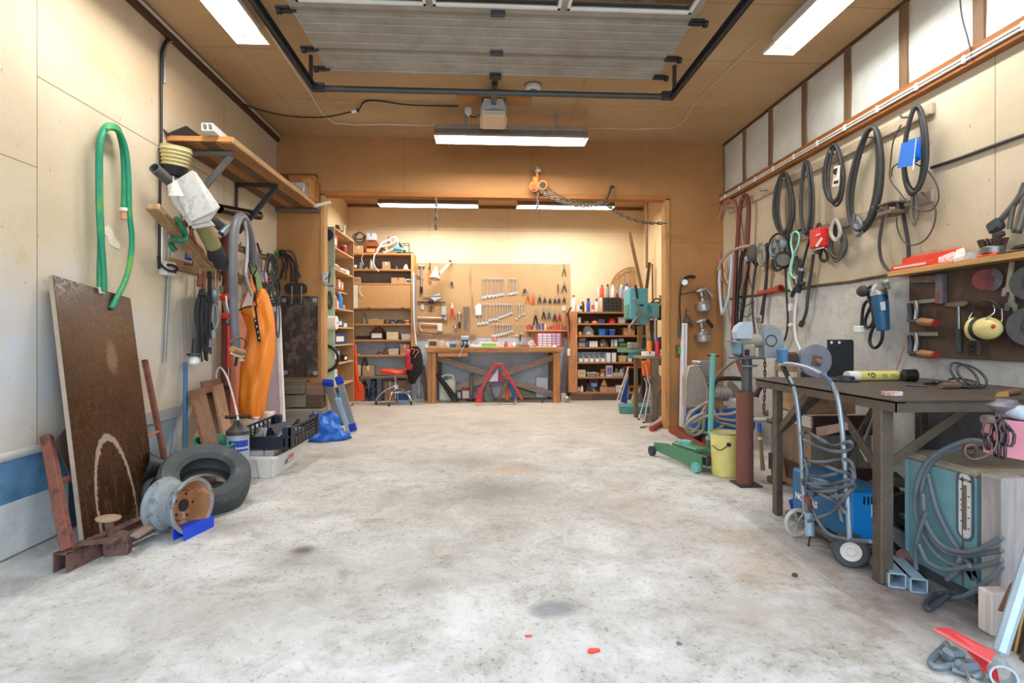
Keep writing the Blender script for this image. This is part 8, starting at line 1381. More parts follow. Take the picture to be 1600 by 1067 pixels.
T('ear_muffs','pale yellow ear defenders with black headband on tool panel','ear muffs',[('headband',MB().sheet([[pp(x,y,o) for o in (.05,.115)] for x,y in spline([(1519,492,0),(1521,478,0),(1530,470,0),(1545,468,0),(1557,473,0),(1565,484,0)],4) and [(v.x,v.y) for v in spline([(1519,492,0),(1521,478,0),(1530,470,0),(1545,468,0),(1557,473,0),(1565,484,0)],4)]],th=.008),mt((36,40,42),.5)),('wire_arm',MB().tube([pp(1520,488,.09),pp(1515,497,.1),pp(1516,510,.12)],.004,6).tube([pp(1552,474,.1),pp(1554,487,.14),pp(1540,499,.16)],.005,6).tube([pp(1565,482,.09),pp(1566,500,.1),pp(1562,510,.12)],.004,6),CHROME),('ear_cup',MB().ball(pp(1522,514,.09),(.05,.035,.065),16,10),EC,[('cushion',MB().ball(pp(1527,513,.11),(.045,.03,.06),14,9),mt((26,32,46),.5))]),('ear_cup',MB().ball(pp(1543,513,.13),(.05,.075,.06),18,12),EC,[('mark',MB().ball(pp(1552,510,.178),(.008,.012,.012),8,6),mt((206,60,30),.5)),('cushion',MB().ball(pp(1531,514,.11),(.05,.05,.062),16,10),mt((26,32,46),.5))])])
bm=MB(); rd=random.Random(8)
for i in range(60):
 q=pp(1517+8*rd.random(),531+22*rd.random(),.05); bm.tube([q,q+V((-.02,.02*rd.random(),-.012))],.0025,4,k=1)
T('wire_brush','dark wire brush hung below the ear defenders','brush',[('back',MB().bar(pp(1530,528,.045),pp(1529,556,.045),.03,.02,(1,0,0),.008),mt((70,56,46),.7)),('bristles',bm,mt((60,50,44),.8))])
T('leaning_stick','thin pinkish stick leaning on wall behind the yellow tube','stick',(MB().tube(path(RW,[(1413,541),(1398,584)],.02),.005,6,k=1),mt((196,150,130),.7)))
TM=mt((92,82,74),.55,.45,.2,10,(70,60,52),(.5,.66)); TL_=mt((104,92,80),.6,.4,.2,9,(74,62,54),(.55,.7))
tX,tY0,tY1,tZ=1.735,2.17,3.38,.825; L1=V((1.775,2.3,0)); L2=V((1.80,3.2,0))
pg=[('top',MB().bx(tX,tY0,tZ-.008,XR-.03,tY1,tZ,.002),TM)]
fr=MB().bx(tX+.01,tY0+.02,tZ-.055,tX+.018,tY1-.02,tZ-.008).bx(tX+.01,tY0+.02,tZ-.055,XR-.04,tY0+.028,tZ-.008).bx(tX+.01,tY0+.02,tZ-.016,tX+.055,tY1-.02,tZ-.0085)
pg.append(('frame',fr,TL_))
for x,y,w in ((L1.x,L1.y,.058),(L2.x,L2.y,.045),(2.72,2.3,.055),(2.72,3.2,.05)): pg.append(('leg',MB().bx(x-w/2,y-w/2,.002,x+w/2,y+w/2,tZ-.016,.004),TL_))
for a,b in ((L1+V((0,.0,.47)),V((1.79,2.7,tZ-.03))),(L2+V((0,-.01,.52)),V((1.79,2.85,tZ-.03))),(L1+V((.02,.02,.5)),V((2.2,2.3,tZ-.03))),(L2+V((.0,.0,.5)),V((2.15,3.2,tZ-.03))),(V((2.72,2.32,.5)),V((2.72,2.7,tZ-.03)))): pg.append(('brace',MB().bar(a,b,.04,.012,(1,0,0) if abs(a.x-b.x)<.1 else (0,1,0),.002),TL_))
T('steel_table','heavy rusty steel welding table with angle braces at right wall','table',pg)
def tt(x,y,z=tZ): return PZ(x,y,z)
a,b=tt(1345,596)+V((0,.03,.03)),tt(1410,595)+V((0,.03,.03)); d=(b-a).normalized(); r=.029
tx=MB().tor(a.lerp(b,.3)+V((0,-.0285,.006)),.012,.003,(0,-1,.25),18,6).tor(a.lerp(b,.2)+V((0,-.0275,.012)),.005,.002,(0,-1,.25),12,6)
for i in range(6): tx.bar(a.lerp(b,.5+.02*(i%3)+.22*(i//3))+V((0,-.0292,.01-.008*(i%3))),a.lerp(b,.62+.02*(i%3)+.22*(i//3))+V((0,-.0292,.01-.008*(i%3))),.003,.002)
T('sealant_tube','yellow sealant cartridge with white cap lying on steel table','cartridge',[('tube',MB().cyl(a,b,r,22),mt((222,206,120),.4,0,.06),[('lettering',tx,BLACK)]),('cap',MB().cyl(a-d*.07,a,r*1.04,22),WHITE),('collar',MB().cyl(b,b+d*.025,r*1.03,22),WHITE),('band',MB().cyl(b-d*.012,b-d*.004,r*1.02,22),mt((40,70,160),.4)),('nozzle',MB().cyl(b+d*.025,b+d*.06,.014,12),mt((160,30,50),.4))])
p=tt(1427,597)+V((0,.03,.038)); T('black_cup','shiny black plastic cup lying on its side by yellow cartridge','cup',(MB().lathe([(.0001,0),(.034,0),(.037,.065),(.033,.065),(.03,.006),(.0001,.006)],p+V((-.035,0,0)),(1,-.15,0),22),mt((26,27,30),.25)))
p=tt(1321,596); T('black_fitting','round black fitting lying on the steel table by the black board','fitting',(MB().lathe([(.0001,0),(.075,0),(.078,.008),(.05,.012),(.045,.03),(.03,.034),(.0001,.036)],p,n=24),mt((44,47,52),.5,.2,.15)))
T('wood_scrap','small pinkish timber offcut at left edge of the steel table','offcut',(MB().bar(tt(1379,615,tZ+.012),tt(1408,615,tZ+.012),.03,.022,None,.004),mt((190,150,136),.7,0,.2,30,(206,210,214),(.5,.58))))
hz=MB()
for cx_,cy_,rx_,rz_ in ((1506,585,.055,.06),(1518,588,.06,.055),(1506,600,.065,.018)):
 c=tt(cx_,606); z0=tZ+.008
 hz.tube([(c.x+rx_*cos(t)*1.1,c.y+.05*sin(t),z0+rz_*(1+sin(t))) for t in [2*PI*k/12 for k in range(12)]],.006,8,True,3)
T('rubber_ring','loops of black welding hose lying on the steel table','hose',(hz,mt((58,60,62),.5)))
a,b=tt(1470,603,tZ+.016),tt(1526,601,tZ+.016); T('cutting_torch','brown wooden torch handle lying under the hose loops','handle',[('handle',MB().cyl(a,b,.015,12),mt((120,92,76),.6,0,.2)),('shackle',MB().tor(tt(1463,598,tZ+.014),.02,.008,(0,.2,1),14,7).tor(tt(1452,598,tZ+.014),.02,.008,(0,.2,1),14,7),DKSTEEL)])
a,b=tt(1560,615,tZ+.014),tt(1592,611,tZ+.014); T('rusty_tube','short rusty tube with cut open end on the near edge of table','tube',[('tube',MB().tube([a,b],.013,12,k=1),mt((140,96,66),.7,.1,.2)),('open_end',MB().plate([a+V((-.03,-.012,-.013)),a+V((.03,-.016,-.012)),a+V((.03,-.014,.012)),a+V((-.015,-.012,.008))],.003,(0,-1,0)),mt((176,130,80),.7))])
T('thin_stylus','thin dark stylus lying between black cup and torch handle','stylus',(MB().tube([tt(1415,602,tZ+.004),tt(1450,604,tZ+.004)],.004,6,k=1),DKSTEEL))
W1=wd((150,122,102),'z'); W2=wd((84,62,54),'y'); cxa,cxb,cya,cyb=2.15,2.56,3.42,3.92; ct=.56
ps=[]
for i in range(5): ps.append(('slat',MB().bx(cxa,cya+.1*i+.002,.05,cxa+.02,cya+.1*i+.096,ct,.003),W1))
for i in range(4): ps.append(('slat',MB().bx(cxa+.02+.1*i,cya,.05,cxa+.115+.1*i,cya+.02,ct,.003),GREYW))
ps.append(('band',MB().bx(cxa-.018,cya-.02,.1,cxa,cyb,.22,.004),W2)); ps.append(('band',MB().bx(cxa-.0,cya-.02,.1,cxb,cya,.22,.004),wd((78,54,46),'x'))); ps.append(('band',MB().bx(cxa+.0,cya-.02,ct-.12,cxb,cya,ct+.01,.004),wd((76,52,44),'x'))); ps.append(('band',MB().bx(cxa-.016,cya-.02,ct-.07,cxa,cyb,ct,.003),wd((206,200,190),'y')))
ps.append(('top',MB().bx(cxa-.01,cya,ct-.02,cxb,cyb,ct,.004),wd((170,146,122),'y'))); ps.append(('foot',MB().bx(cxa-.03,cya-.03,.002,cxb,cya+.03,.048,.004).bx(cxa-.03,cyb-.06,.002,cxb,cyb,.048,.004),wd((130,104,84),'x')))
T('wooden_crate','old slatted timber crate standing behind the steel table leg','crate',ps)
T('timber_box','tan open timber box on top of old slatted crate','box',[('side',MB().bx(cxa+.03,cya+.12,ct+.001,cxa+.045,cyb-.02,ct+.13,.003),wd((176,140,108),'y')),('side',MB().bx(cxa+.03,cya+.12,ct+.001,cxb-.02,cya+.135,ct+.13,.003),wd((150,120,96),'x')),('side',MB().bx(cxb-.035,cya+.136,ct+.001,cxb-.02,cyb-.02,ct+.13,.003),wd((150,110,80),'y')),('lid',MB().bx(cxa+.02,cya+.1,ct+.131,cxb-.1,cyb-.1,ct+.145,.003),wd((160,134,108),'x'))])
a=PY(1200,645,3.45);
T('hammer','blue banded hammer hooked on edge of the slatted crate','hammer',[('handle',MB().tube([PX(1186,665,cxa-.04),PX(1192,735,cxa-.04)],[.012,.016],9,k=1),mt((160,124,92),.7,0,.15),[('band',MB().tube([PX(1186,661,cxa-.04),PX(1187,674,cxa-.04)],.0165,9,k=1),mt((30,96,206),.4)),('label_patch',MB().tube([PX(1187.5,683,cxa-.04),PX(1188,687,cxa-.04)],.0165,9,k=1),WHITE)]),('head',MB().tube([PX(1172,655,cxa-.04),PX(1186,656,cxa-.04),PX(1200,656,cxa-.04)],[.02,.018,.016],8),mt((176,172,166),.5,.2,.15))])
T('splitting_wedge','grey steel wedge lying on the crate edge','wedge',(MB().bar(PX(1195,645,cxa+.03),PX(1214,644,cxa+.03),.045,.05,None,.012),mt((104,96,84),.6,.2,.2)))
T('spike','dark forged spike lying on crate by the table leg','spike',(MB().tube([PX(1200,658,cxa-.04),PX(1218,661,cxa-.04),PX(1228,663,cxa-.04)],[.014,.02,.012],8),mt((84,66,54),.6,.3)))
T('hammer','plain wooden hammer handle leaning on the slatted crate','handle',(MB().tube([PX(1218,690,cxa-.04),PX(1226,745,cxa-.04)],.014,8,k=1),mt((130,92,66),.7)))
g=PY(1272,563,3.62); T('grindstone','large grey grindstone wheel on rusty stand behind the table','grindstone',[('wheel',MB().cyl(g+V((0,.025,0)),g+V((0,-.025,0)),.112,36),mt((134,138,150),.75,0,.15,14,(110,104,104),(.55,.7))),('square_washer',MB().box(g+V((0,-.03,0)),(.07,.012,.07),.004,Matrix.Rotation(.2,3,'Y')),mt((120,96,96),.6,.3)),('nut',MB().cyl(g+V((0,-.036,0)),g+V((0,-.06,0)),.018,6),mt((170,140,120),.5,.4)),('shaft',MB().cyl(g+V((-.02,.02,0)),g+V((-.02,.16,0)),.03,12),DKSTEEL),('stand',MB().bar(V((g.x-.03,g.y+.08,ct+.14)),g+V((-.02,.08,-.02)),.08,.05,None,.008).bar(V((g.x+.08,g.y+.08,ct+.14)),g+V((0,.08,-.02)),.04,.03,None,.006),mt((90,96,106),.5,.4,.2)),('guard',MB().box(PY(1230,558,3.65),(.1,.12,.07),.012),mt((84,60,52),.7,.2,.3)),('blue_side',MB().box(PY(1222,556,3.6),(.035,.1,.1),.008),mt((80,130,180),.5))])
T('trestle','small timber and steel trestle left of the grindstone','stand',(MB().bar(PX(1212,575,cxa+.05),PX(1250,577,cxa+.05),.03,.04,None,.003).bar(PX(1213,562,cxa+.05),PX(1213,640,cxa+.05),.02,.02,None,.003).bar(PX(1231,577,cxa+.05),PX(1230,608,cxa+.05),.012,.012).bar(PX(1248,577,cxa+.05),PX(1249,608,cxa+.05),.016,.016),wd((176,148,112),'x')))
T('maroon_hoop','dark maroon curved wheel rim left of the grindstone stand','wheel',(MB().arc(PX(1212,625,cxa+.12),.16,.022,(0,1,0),.15,PI*.95,18,8),mt((74,30,38),.5)))
a,b=PY(1295,722,3.5),PY(1333,531,3.62); bb=MB(); x0,x1=PY(1295,531,3.6).x,PY(1334,531,3.6).x
T('black_board','tall black steel plate standing behind table by grindstone','plate',[('plate',MB().prism([(x0,.0),(x1,.0),(x1,a.z*0+PY(1314,534,3.6).z),(x1-.012,PY(1314,531,3.6).z),(x0+.0,PY(1314,531,3.6).z)],.02,axes((0,3.62,.002),(1,0,0),(0,0,1))),mt((44,47,52),.55,.2,.15,9)),('hole',MB().cyl(PY(1299,535,3.598),PY(1299,535,3.597),.01,12).cyl(PY(1311,535,3.598),PY(1311,535,3.597),.01,12),mt((206,206,202),.5))])
rd=random.Random(13);
for i,(q,w,z,c,lb) in enumerate([((2.3,3.0),.3,.24,(90,78,70),'rusty scrap heap under the far part of steel table'),((2.55,2.75),.26,.3,(84,76,70),'scrap heap against wall under the steel table'),((2.05,3.15),.16,.12,(70,60,54),'small scrap heap behind the blue welding cart')]):
 mb=MB(); n=16; rows=[]
 for k in range(7):
  t=k/6; rows.append([(q[0]+w*(1-.75*t)*(1+.2*sin(3*j+k))*cos(2*PI*j/n),q[1]+w*.8*(1-.75*t)*(1+.2*sin(5*j+2*k))*sin(2*PI*j/n),.002+z*t) for j in range(n)])
 mb.sheet(rows,False,wrap=True); mb.add(rows[-1],[tuple(range(n))]); T('scrap_heap',lb,'scrap',(mb,mt(c,.8,.1,.4,30,(120,70,50),(.55,.62),bump=.6)))
for pts,r,c,lb in (([(1352,665,3.1),(1320,715,2.95)],.016,(110,84,70),'rusty bar leaning up through scrap under the table'),([(1362,640,3.2),(1330,700,3.0)],.014,(140,130,120),'grey angle iron leaning through scrap under the table'),([(1366,648,3.25),(1345,705,3.1)],.01,(170,160,150),'thin pale rod leaning in scrap under the table'),([(1350,700,3.0),(1360,720,2.95)],.024,(206,206,200),'white rag strip hanging in scrap under table')):
 T('scrap_bar',lb,'bar',(MB().tube([PY(*q) for q in pts],r,8,k=1),mt(c,.7,.2,.2)))
for poly,Y_,th,c,lb,nm in (([(1390,760),(1400,747),(1440,752),(1440,765)],2.75,.01,(126,112,92),'dirty tan board lying topmost under near end of table','board'),([(1390,742),(1404,740),(1415,750),(1392,756)],2.9,.02,(20,110,60),'green plastic scrap under the near end of table','scrap'),([(1392,778),(1415,770),(1452,800),(1420,812)],2.6,.02,(84,78,72),'dark board sloping under the tan board by welder','board'),([(1396,800),(1402,798),(1436,836),(1432,842)],2.5,.02,(16,70,44),'green edged sheet standing under the table','sheet'),([(1388,838),(1395,822),(1428,842),(1410,858)],2.45,.035,(110,106,106),'grey plank end lying beside welding cart','plank'),([(1404,868),(1412,862),(1452,862),(1452,886),(1406,886)],2.42,.02,(150,104,96),'pinkish rusty plate lying above the box beams','plate')):
 T(nm,lb,nm,(MB().plate([PY(x,y,Y_+(850-y)*.0012) for x,y in poly],th,(0,1,.4)),mt(c,.7,0,.2,14)))
T('grey_tube','short grey tube end on the dark board under table','tube',(MB().pipe(PY(1402,806,2.6),PY(1417,806,2.5),.014,.003,14),GALV))
GBX=mt((176,200,216),.5,.3,.12,10)
for (x0,x1,y0,y1,Y_,lb) in ((1388,1422,887,918,2.33,'left hollow grey box beam lying on floor under table'),(1422,1455,893,926,2.27,'right hollow grey box beam lying on floor under table')):
 a=PZ(x0,y1,0); w=(PZ(x1,y1,0).x-a.x)*.72; mb=MB(); h=w*.95; R=at(a.x,a.y,.002,-.35); t=.006
 mb.M=R; mb.bx(0,0,0,w,.4,t).bx(0,0,h-t,w,.4,h).bx(0,0,0,t,.4,h).bx(w-t,0,0,w,.4,h)
 T('box_beam',lb,'beam',(mb,GBX),'box beams under the table')
NB=mt((34,100,146),.5,0,.14,9,(30,60,84),(.6,.72)); NB2=mt((18,128,206),.4,0,.08,10)
wy0,wy1=2.53,3.02; wx0,wx1=PY(1327,800,2.53).x,PY(1396,800,2.53).x; wz0,wz1=PY(1328,848,2.53).z,PY(1328,768,2.53).z
side=MB().bx(wx0,wy0,wz0,wx1,wy1,wz1,.012)
front=MB().bx(wx0+.004,wy0-.014,wz0+.01,wx1-.004,wy0+.002,wz1-.004,.008)
vent=MB()
for i in range(9): vent.bx(wx0+.06+i*.02,wy0-.0155,wz1-.06,wx0+.07+i*.02,wy0-.013,wz1-.022)
M=axes((wx0-.0015,2.88,wz0+.1),(0,-1,0),(0,0,1)); lt=MB().text('NORGAS',M,.05,.0008,.03)
flame=MB().plate([M@V((-.03+q*.03,.035,.0005)) for q in range(1)]+[M@V((-.012,.055,.0005)),M@V((-.004,.036,.0005))],.0006) if 0 else None
strap=MB().plate([(wx0-.003,2.62,wz1-.01),(wx0-.003,2.645,wz1),(wx0-.003,2.59,wz0+.09),(wx0-.003,2.565,wz0+.085)],.003,(-1,0,0)).plate([(wx0-.003,2.63,wz1),(wx0-.003,2.645,wz1),(wx0-.003,2.8,wz1-.02),(wx0-.003,2.8,wz1-.035)],.003,(-1,0,0))
lab=MB().bx(wx0+.1,wy0-.016,wz0+.13,wx0+.21,wy0-.0135,wz0+.19)
wl=PZ(1335,889,0); R1=.078; ax=V((.45,.9,0)).normalized(); wc=V((wl.x+.0,wl.y+.03,R1))
WHL=[('tyre',MB().lathe([(.045,-.026),(.07,-.028),(.079,-.015),(.079,.015),(.07,.028),(.045,.026),(.045,-.026)],wc,ax,28),RUBBERG,[('wheel_hub',MB().lathe([(.0001,.012),(.02,.014),(.022,.022),(.03,.02),(.044,.026),(.046,.026)],wc,-ax,20).lathe([(.0001,-.01),(.046,-.014)],wc,-ax,20),mt((214,206,200),.5,0,.1,20,(170,110,84),(.6,.7)))])]
c2=PZ(1251,842,0)+V((0,.03,.078)); sp=MB()
for k in range(7):
 t=2*PI*k/7; Fm=frame(c2,V((.1,-1,0))); sp.tube([c2,Fm@V((.066*cos(t),.066*sin(t),0))],.006,6,k=1)
HS=mt((150,164,176),.35,.6,.12)
Pn=lambda x,y,Y_:PX(x,y,1.69)
hd=MB().tube([Pn(1258,800,2.98),Pn(1255,760,2.98),Pn(1251,690,2.96),Pn(1247,640,2.94),Pn(1240,605,2.92),Pn(1229,584,2.92),Pn(1223,572,2.9),Pn(1232,568,2.86),Pn(1255,572,2.8),Pn(1276,580,2.74),Pn(1296,595,2.68),Pn(1308,618,2.64),Pn(1315,660,2.6),Pn(1320,720,2.56),Pn(1325,790,2.54),Pn(1328,845,2.52)],.0115,10,k=4)
grip=MB().tube([Pn(1240,605,2.92),Pn(1229,584,2.92),Pn(1223,572,2.9)],.0135,9,k=3); grip2=MB().tube([Pn(1284,585,2.71),Pn(1296,595,2.68),Pn(1303,607,2.66)],.0135,9,k=3)
cart=MB().bx(wx0-.03,wy0-.03,wz0-.03,wx1+.14,wy1+.02,wz0-.004,.004)
axl=MB().cyl(wc,V((wx1+.08,wc.y-.06,R1)),.01,8)
ps=[('case',side,NB,[('lettering',lt,WHITE),('strap',strap,mt((150,150,150),.6))]),('front_panel',front,NB2,[('vent',vent,BLACK),('label_plate',lab,mt((206,216,222),.4,0,.12,90))]),('handle',hd,HS,[('grip',grip,BLACK),('grip',grip2,mt((60,90,120),.5))]),('tyre',WHL[0][1],WHL[0][2],WHL[0][3]),('spoked_wheel',MB().tor(c2,.068,.011,V((.1,-1,0)),26,8),mt((196,190,180),.6,0,.15,20),[('spoke',sp,mt((170,166,160),.5,.2))]),('platform',cart,mt((96,92,90),.6,.2,.2)),('axle',axl,DKSTEEL),('cross_bar',MB().plate([Pn(1275,668,2.62),Pn(1318,660,2.6),Pn(1319,672,2.6),Pn(1276,683,2.62)],.02,(1,0,0)),mt((140,112,100),.7,.1,.25)),('fork',MB().tube([Pn(1262,775,2.93),Pn(1264,800,2.9)],.02,8,k=1),mt((120,66,56),.6),[('sleeve',MB().cyl(Pn(1264,800,2.9),Pn(1266,836,2.88),.022,12),mt((150,176,196),.4,.2))]),('rod',MB().tube([Pn(1266,836,2.88),Pn(1261,865,2.8)],.005,6,k=1),DKSTEEL)]
T('welding_machine','blue wheeled welding machine marked in white under steel table','welding machine',ps)
cb=MB(); HC=mt((92,98,104),.5,0,.15,9)
wr=[(650,664,1246,1318,3),(668,690,1250,1320,-10)]
for i,(pts) in enumerate([[(1252,678),(1262,675),(1285,688),(1305,696),(1328,690),(1330,700),(1310,706),(1285,700),(1262,690),(1253,684)],[(1256,720),(1285,722),(1310,718),(1330,722),(1334,750),(1322,775),(1300,800),(1270,812),(1258,815)],[(1254,736),(1275,744),(1300,742),(1326,732),(1335,745),(1318,762),(1290,768),(1262,764),(1253,750)],[(1252,750),(1270,756),(1300,756),(1328,750),(1334,764),(1310,776),(1280,772),(1258,766)],[(1256,728),(1275,722),(1305,734),(1330,742),(1330,756),(1300,764),(1270,758),(1256,745)],[(1258,716),(1262,740),(1259,770),(1262,800)],[(1268,778),(1276,770),(1290,776),(1310,786),(1320,800)],[(1270,796),(1290,830),(1320,842),(1360,846)]]):
 m_=3; cb.tube([PX(x,y,1.69+(.024 if (j+i)%2 else -.024)-.003*i) for j,(x,y) in enumerate(pts)],.0088,8,False,4)
T('welding_hose','grey welding hose wound in loops round the welder handle','hose',(cb,HC))
T('blue_scrap','bright blue plastic piece on the floor behind spoked wheel','scrap',(MB().plate([PY(x,y,3.05) for x,y in ((1236,786),(1262,776),(1262,792),(1240,800))],.03,(0,1,.3)),mt((30,60,170),.5)))
ux0,ux1,uy0,uy1,uh=1.985,2.5,2.07,2.44,.555
UT=mt((120,164,170),.5,.1,.12,8,(96,110,100),(.6,.74)); UTOP=mt((156,146,126),.7,0,.18,10,(110,92,76),(.55,.7))
bd=MB().bx(ux0,uy0,.05,ux1,uy1,uh-.03,.008)
tp=MB().bx(ux0-.012,uy0-.01,uh-.035,ux1+.01,uy1+.01,uh,.014)
M=axes((ux0-.0015,PX(1509,790,ux0).y,PX(1509,790,ux0).z),(0,-1,0),(0,0,1)); gw,gh=.031,.135
def cap(w,h,n=10): return [(w*cos(t),(h-w)+w*sin(t)) for t in [PI*k/n for k in range(n+1)]]+[(w*cos(t),-(h-w)+w*sin(t)) for t in [PI+PI*k/n for k in range(n+1)]]
ga=MB().prism(cap(gw,gh),.001,M@Matrix.Translation((0,0,.001))); gb=MB().prism(cap(gw+.009,gh+.009),.004,M,cap(gw-.001,gh-.001)); slot=MB().prism([(-.008,-.1),(.008,-.1),(.008,.085),(-.008,.085)],.0012,M@Matrix.Translation((0,0,.0018)))
tk_=MB().text('UNITOR',M@Matrix.Translation((0,.104,.0022)),.0155,.0004,.04)
for k in range(8): tk_.prism([(-.022,-.002),(-.012,-.002),(-.012,.002),(-.022,.002)] if k%2 else [(.012,-.002),(.022,-.002),(.022,.002),(.012,.002)],.001,M@Matrix.Translation((0,-.09+k*.022,.0018)))
seam=MB().bx(ux0-.004,uy0+.05,.06,ux0+.002,uy0+.056,uh-.04); plin=MB().bx(ux0+.02,uy0+.02,.0,ux1-.02,uy1-.02,.05)
T('welding_transformer','old teal welding transformer with white oval gauge','welder',[('cabinet',bd,UT,[('seam',seam,mt((120,90,76),.7)),('corner_strip',MB().bx(ux0-.004,uy1-.03,.06,ux0+.004,uy1-.012,uh-.04,.002),mt((130,176,182),.5))]),('lid',tp,UTOP),('base',plin,mt((90,96,96),.7,.2,.2)),('gauge',ga,mt((214,210,206),.4),[('gauge_frame',gb,mt((90,108,124),.4,.3)),('scale_slot',slot,mt((110,104,96),.5)),('lettering',tk_,BLACK),('pointer',MB().prism([(-.02,-.002),(-.008,-.002),(-.008,.002),(-.02,.002)],.0012,M@Matrix.Translation((0,.0,.002))),RED)]),('name_plate',MB().plate([(ux0-.002,PX(1528,895,ux0).y,.12),(ux0-.002,uy0+.01,.1),(ux0-.002,uy0+.012,.2),(ux0-.002,PX(1500,880,ux0).y,.16)],.003,(-1,0,0)),mt((104,110,112),.6))])
cc=MB(); CG=mt((104,114,122),.5,0,.12,9); Q=lambda x,y,o: PX(x,y,ux0-o)
for pts,o in (([(1560,700),(1520,688),(1480,700),(1448,722),(1432,760),(1430,800),(1444,840),(1470,872),(1510,888),(1566,876)],.05),([(1555,692),(1510,696),(1465,712),(1444,745),(1440,800),(1462,850),(1500,868),(1566,860)],.03),([(1442,770),(1447,815),(1470,850),(1500,862),(1530,858),(1566,840)],.06),([(1450,740),(1462,790),(1480,830),(1505,870),(1520,885)],.02),([(1448,800),(1434,840),(1432,890),(1450,920),(1482,933),(1510,930),(1545,905),(1566,885)],.07),([(1515,884),(1480,890),(1450,878),(1436,850)],.08)): cc.tube([Q(x,y,o) for x,y in pts],.0098,9,False,5)
T('welding_cable','thick grey welding cable coiled over the teal transformer','cable',[('coil',cc,CG),('floor_loop',MB().tube([PX(1482,930,ux0-.09),PZ(1463,945,.012),PZ(1450,952,.012),PZ(1449,940,.012),PZ(1466,928,.015),PX(1492,926,ux0-.07)],.0098,9),mt((64,70,76),.5)),('cable_lug',MB().tube([PX(1503,868,ux0-.03),PX(1494,895,ux0-.03),PX(1480,905,ux0-.03)],.012,8,k=1),GALV)])
px0,px1=PY(1566,850,1.93).x,PY(1612,850,1.93).x
T('timber_stand','grey timber post carrying a pink painted board','stand',[('post',MB().bx(px0,1.93,.0,px1,2.02,PY(1570,748,1.93).z,.005),wd((168,160,158),'z')),('board',MB().plate([PY(1556,711,1.88),PY(1680,734,1.88),PY(1680,664,1.88),PY(1556,656,1.88)],.05,(0,1,0)),mt((206,132,146),.6,0,.1,8,(226,206,206),(.66,.76))),('foot_block',MB().bx(PY(1550,950,1.86).x,1.86,.0,PY(1585,950,1.86).x,1.92,PY(1550,927,1.86).z,.006),wd((216,204,196),'z'))])
p=PY(1572,650,1.95); T('brake_hub','rusty grey hub lying on the pink board','hub',(MB().lathe([(.0001,0),(.03,0),(.032,.012),(.055,.03),(.06,.04),(.034,.056),(.03,.066),(.0001,.066)],V((p.x,1.95,PY(1572,651,1.95).z)),(.05,0,1),26),mt((124,120,126),.5,.3,.2,16,(130,90,66),(.58,.68))))
T('rag_bundle','pale blue cloth scrap on the pink board at picture edge','cloth',(MB().ball(PY(1598,645,1.9),(.05,.06,.028),12,8),mt((186,206,218),.6,0,.2,20)))
CHn=mt((84,72,74),.35,.7,.25,30)
cn=MB()
for i,x in enumerate((1541,1556,1566,1577)): cn.chain([PY(1560,652,1.86),PY(x,664,1.85),PY(x+1,690,1.85),PY(x+2-i,(700,712,715,698)[i],1.85)],.058,.0055,.028)
T('steel_chain','shiny dark steel chain bunched over corner of pink board','chain',(cn,CHn))
ih=MB().sheet([[PY(x,y,1.83+o) for o in (0,.04)] for x,y in [(v.x,v.y) for v in spline([(1540,652,0),(1552,660,0),(1556,690,0),(1545,708,0),(1522,716,0),(1510,708,0),(1512,697,0),(1522,697,0)],4)]],th=.006)
T('iron_hook','rusty flat iron hook hanging with chain from the pink board','hook',[('strap',ih,mt((110,92,86),.6,.3,.2)),('ring',MB().tor(PY(1516,703,1.85),.022,.007,(1,.3,0),18,8),RUST),('sleeve',MB().cyl(PY(1537,655,1.84),PY(1549,655,1.84),.016,14),mt((120,104,100),.5,.4))])
a=PY(1566,1046,1.66); b=PY(1616,850,1.72)
T('galvanised_pipe','grey galvanised pipe with open ring end leaning at corner post','pipe',[('pipe',MB().bar(a+V((.02,.03,.03)),b,.04,.04,None,.012),mt((176,196,210),.4,.3,.1)),('ring',MB().lathe([(.03,0),(.036,0),(.036,.06),(.03,.06),(.03,0)],PY(1560,1046,1.63),(-.5,-.8,.1),22),mt((176,196,206),.45,.2,.1))])
for pts,Y_,c,lb in (([(1578,1062),(1596,1062),(1626,880),(1614,880)],1.76,(92,66,46),'rusty plank with yellow edge leaning at right corner'),([(1590,1085),(1612,1080),(1640,960),(1618,985)],1.7,(70,54,46),'dark plank with yellow edge in the bottom right corner')):
 q=[PY(x,y,Y_) for x,y in pts]; ez=min(v.z for v in q); q=[v-V((0,0,min(0,0))) for v in q]
 T('rusty_plank',lb,'plank',[('plank',MB().plate(q,.03,(.2,1,0)),mt(c,.8,0,.25,14,(120,90,60),(.56,.7))),('edge_strip',MB().tube([q[0],q[3]],.004,6,k=1),mt((186,156,100),.6))])
T('iron_offcut','rusty iron plate offcut behind the galvanised pipe','offcut',(MB().plate([PY(1562,955,1.75),PY(1578,958,1.75),PY(1592,905,1.78),PY(1580,915,1.78)],.008,(0,1,0)),mt((112,72,56),.8)))
SR=mt((226,70,74),.45,0,.08,10,(190,60,60),(.6,.75))
T('red_sign','red triangular metal plates folded together on the floor','plate',[('upper_plate',MB().plate([PZ(1459,983,.07),PZ(1482,982,.1),PZ(1556,1021,.12),PZ(1547,1034,.1)],.004,(0,0,1)),SR,[('edge',MB().tube([PZ(1459,983,.07),PZ(1547,1034,.1)],.004,6,k=1),mt((240,130,140),.4))]),('lower_plate',MB().plate([PZ(1512,1018,.05),PZ(1532,1046,.03),PZ(1562,1068,.02),PZ(1556,1040,.06)],.004,(0,0,1)),mt((206,44,48),.45))])
SK=mt((120,134,146),.45,.4,.15,14)
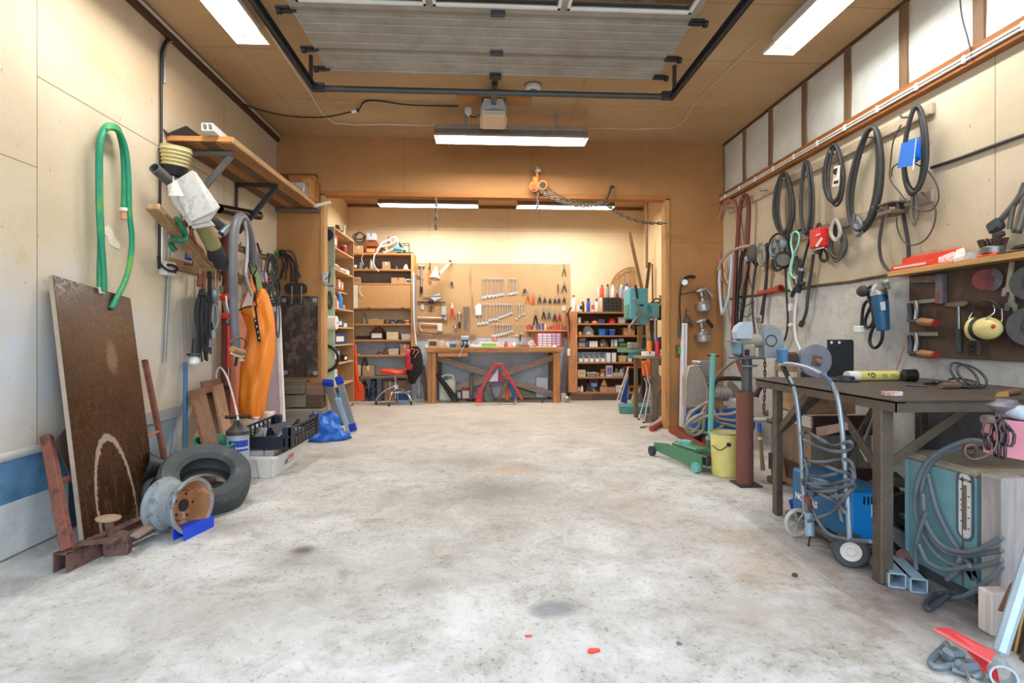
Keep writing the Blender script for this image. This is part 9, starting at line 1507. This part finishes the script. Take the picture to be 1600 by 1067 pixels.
T('shackle_chain','heavy grey shackle and hooks lying on floor under red plates','shackle',[('shackle',MB().tube([PZ(1478,1008,.02),PZ(1458,1028,.016),PZ(1455,1038,.016),PZ(1466,1042,.016),PZ(1490,1040,.02),PZ(1505,1044,.03)],.011,9),SK),('hook',MB().tube([PZ(1470,1020,.02),PZ(1478,1027,.02),PZ(1486,1022,.03),PZ(1482,1012,.04),PZ(1478,1005,.04)],.01,9),SK),('block',MB().box(PZ(1490,1025,.03),(.06,.05,.05),.012).box(PZ(1512,1042,.025),(.07,.05,.04),.012),SK),('pin',MB().tube([PZ(1502,1035,.05),PZ(1518,1062,.02)],.004,6,k=1).cyl(PZ(1517,1060,.015),PZ(1521,1066,.015),.012,10),CHROME),('bar',MB().tube([PZ(1488,1046,.014),PZ(1520,1056,.014),PZ(1535,1052,.02)],.01,8,k=2),SK)])
for pts,h,c,lb in (([(918,1018),(922,1015),(936,1015),(938,1018),(926,1021),(919,1021)],.006,(230,56,30),'larger chip of orange red plastic on the front floor'),([(820,993),(831,993),(830,995),(823,996)],.004,(226,60,50),'small sliver of red plastic on the front floor')):
 T('plastic_chip',lb,'chip',(MB().plate([PZ(x,y,.001) for x,y in pts],h,(0,0,1)),mt(c,.4)))
T('pebble','small dark stone on the floor near the table leg','stone',(MB().ball(PZ(1242,898,.008),(.014,.01,.009),9,6),mt((74,66,56),.8,0,.3,60)))
T('pebble','grey flake of stone on the floor right of the plastic chips','stone',(MB().ball(PZ(1061,1005,.004),(.01,.007,.004),8,5),mt((110,112,116),.8)))
WORLD=3.4; EXPO=.05
w=bpy.data.worlds.new('World'); SC.world=w; w.use_nodes=True; nt=w.node_tree; bg=nt.nodes['Background']
bg.inputs[0].default_value=(.74,.87,1.,1); bg.inputs[1].default_value=WORLD
cam=bpy.data.cameras.new('camera'); co=bpy.data.objects.new('camera',cam); COL.objects.link(co); SC.camera=co
cam.sensor_width=36; cam.lens=36*F/1600; cam.shift_y=(HY-533.5)/1600; cam.clip_start=.05
co.location=EYE; co.rotation_euler=(PI/2,0,-YAW)
vs=SC.view_settings; vs.view_transform='Standard'; vs.look='None'; vs.exposure=EXPO; vs.gamma=1; vs.use_curve_mapping=False
SC.cycles.use_denoising=True; SC.cycles.max_bounces=8; SC.cycles.diffuse_bounces=6; SC.cycles.sample_clamp_indirect=6
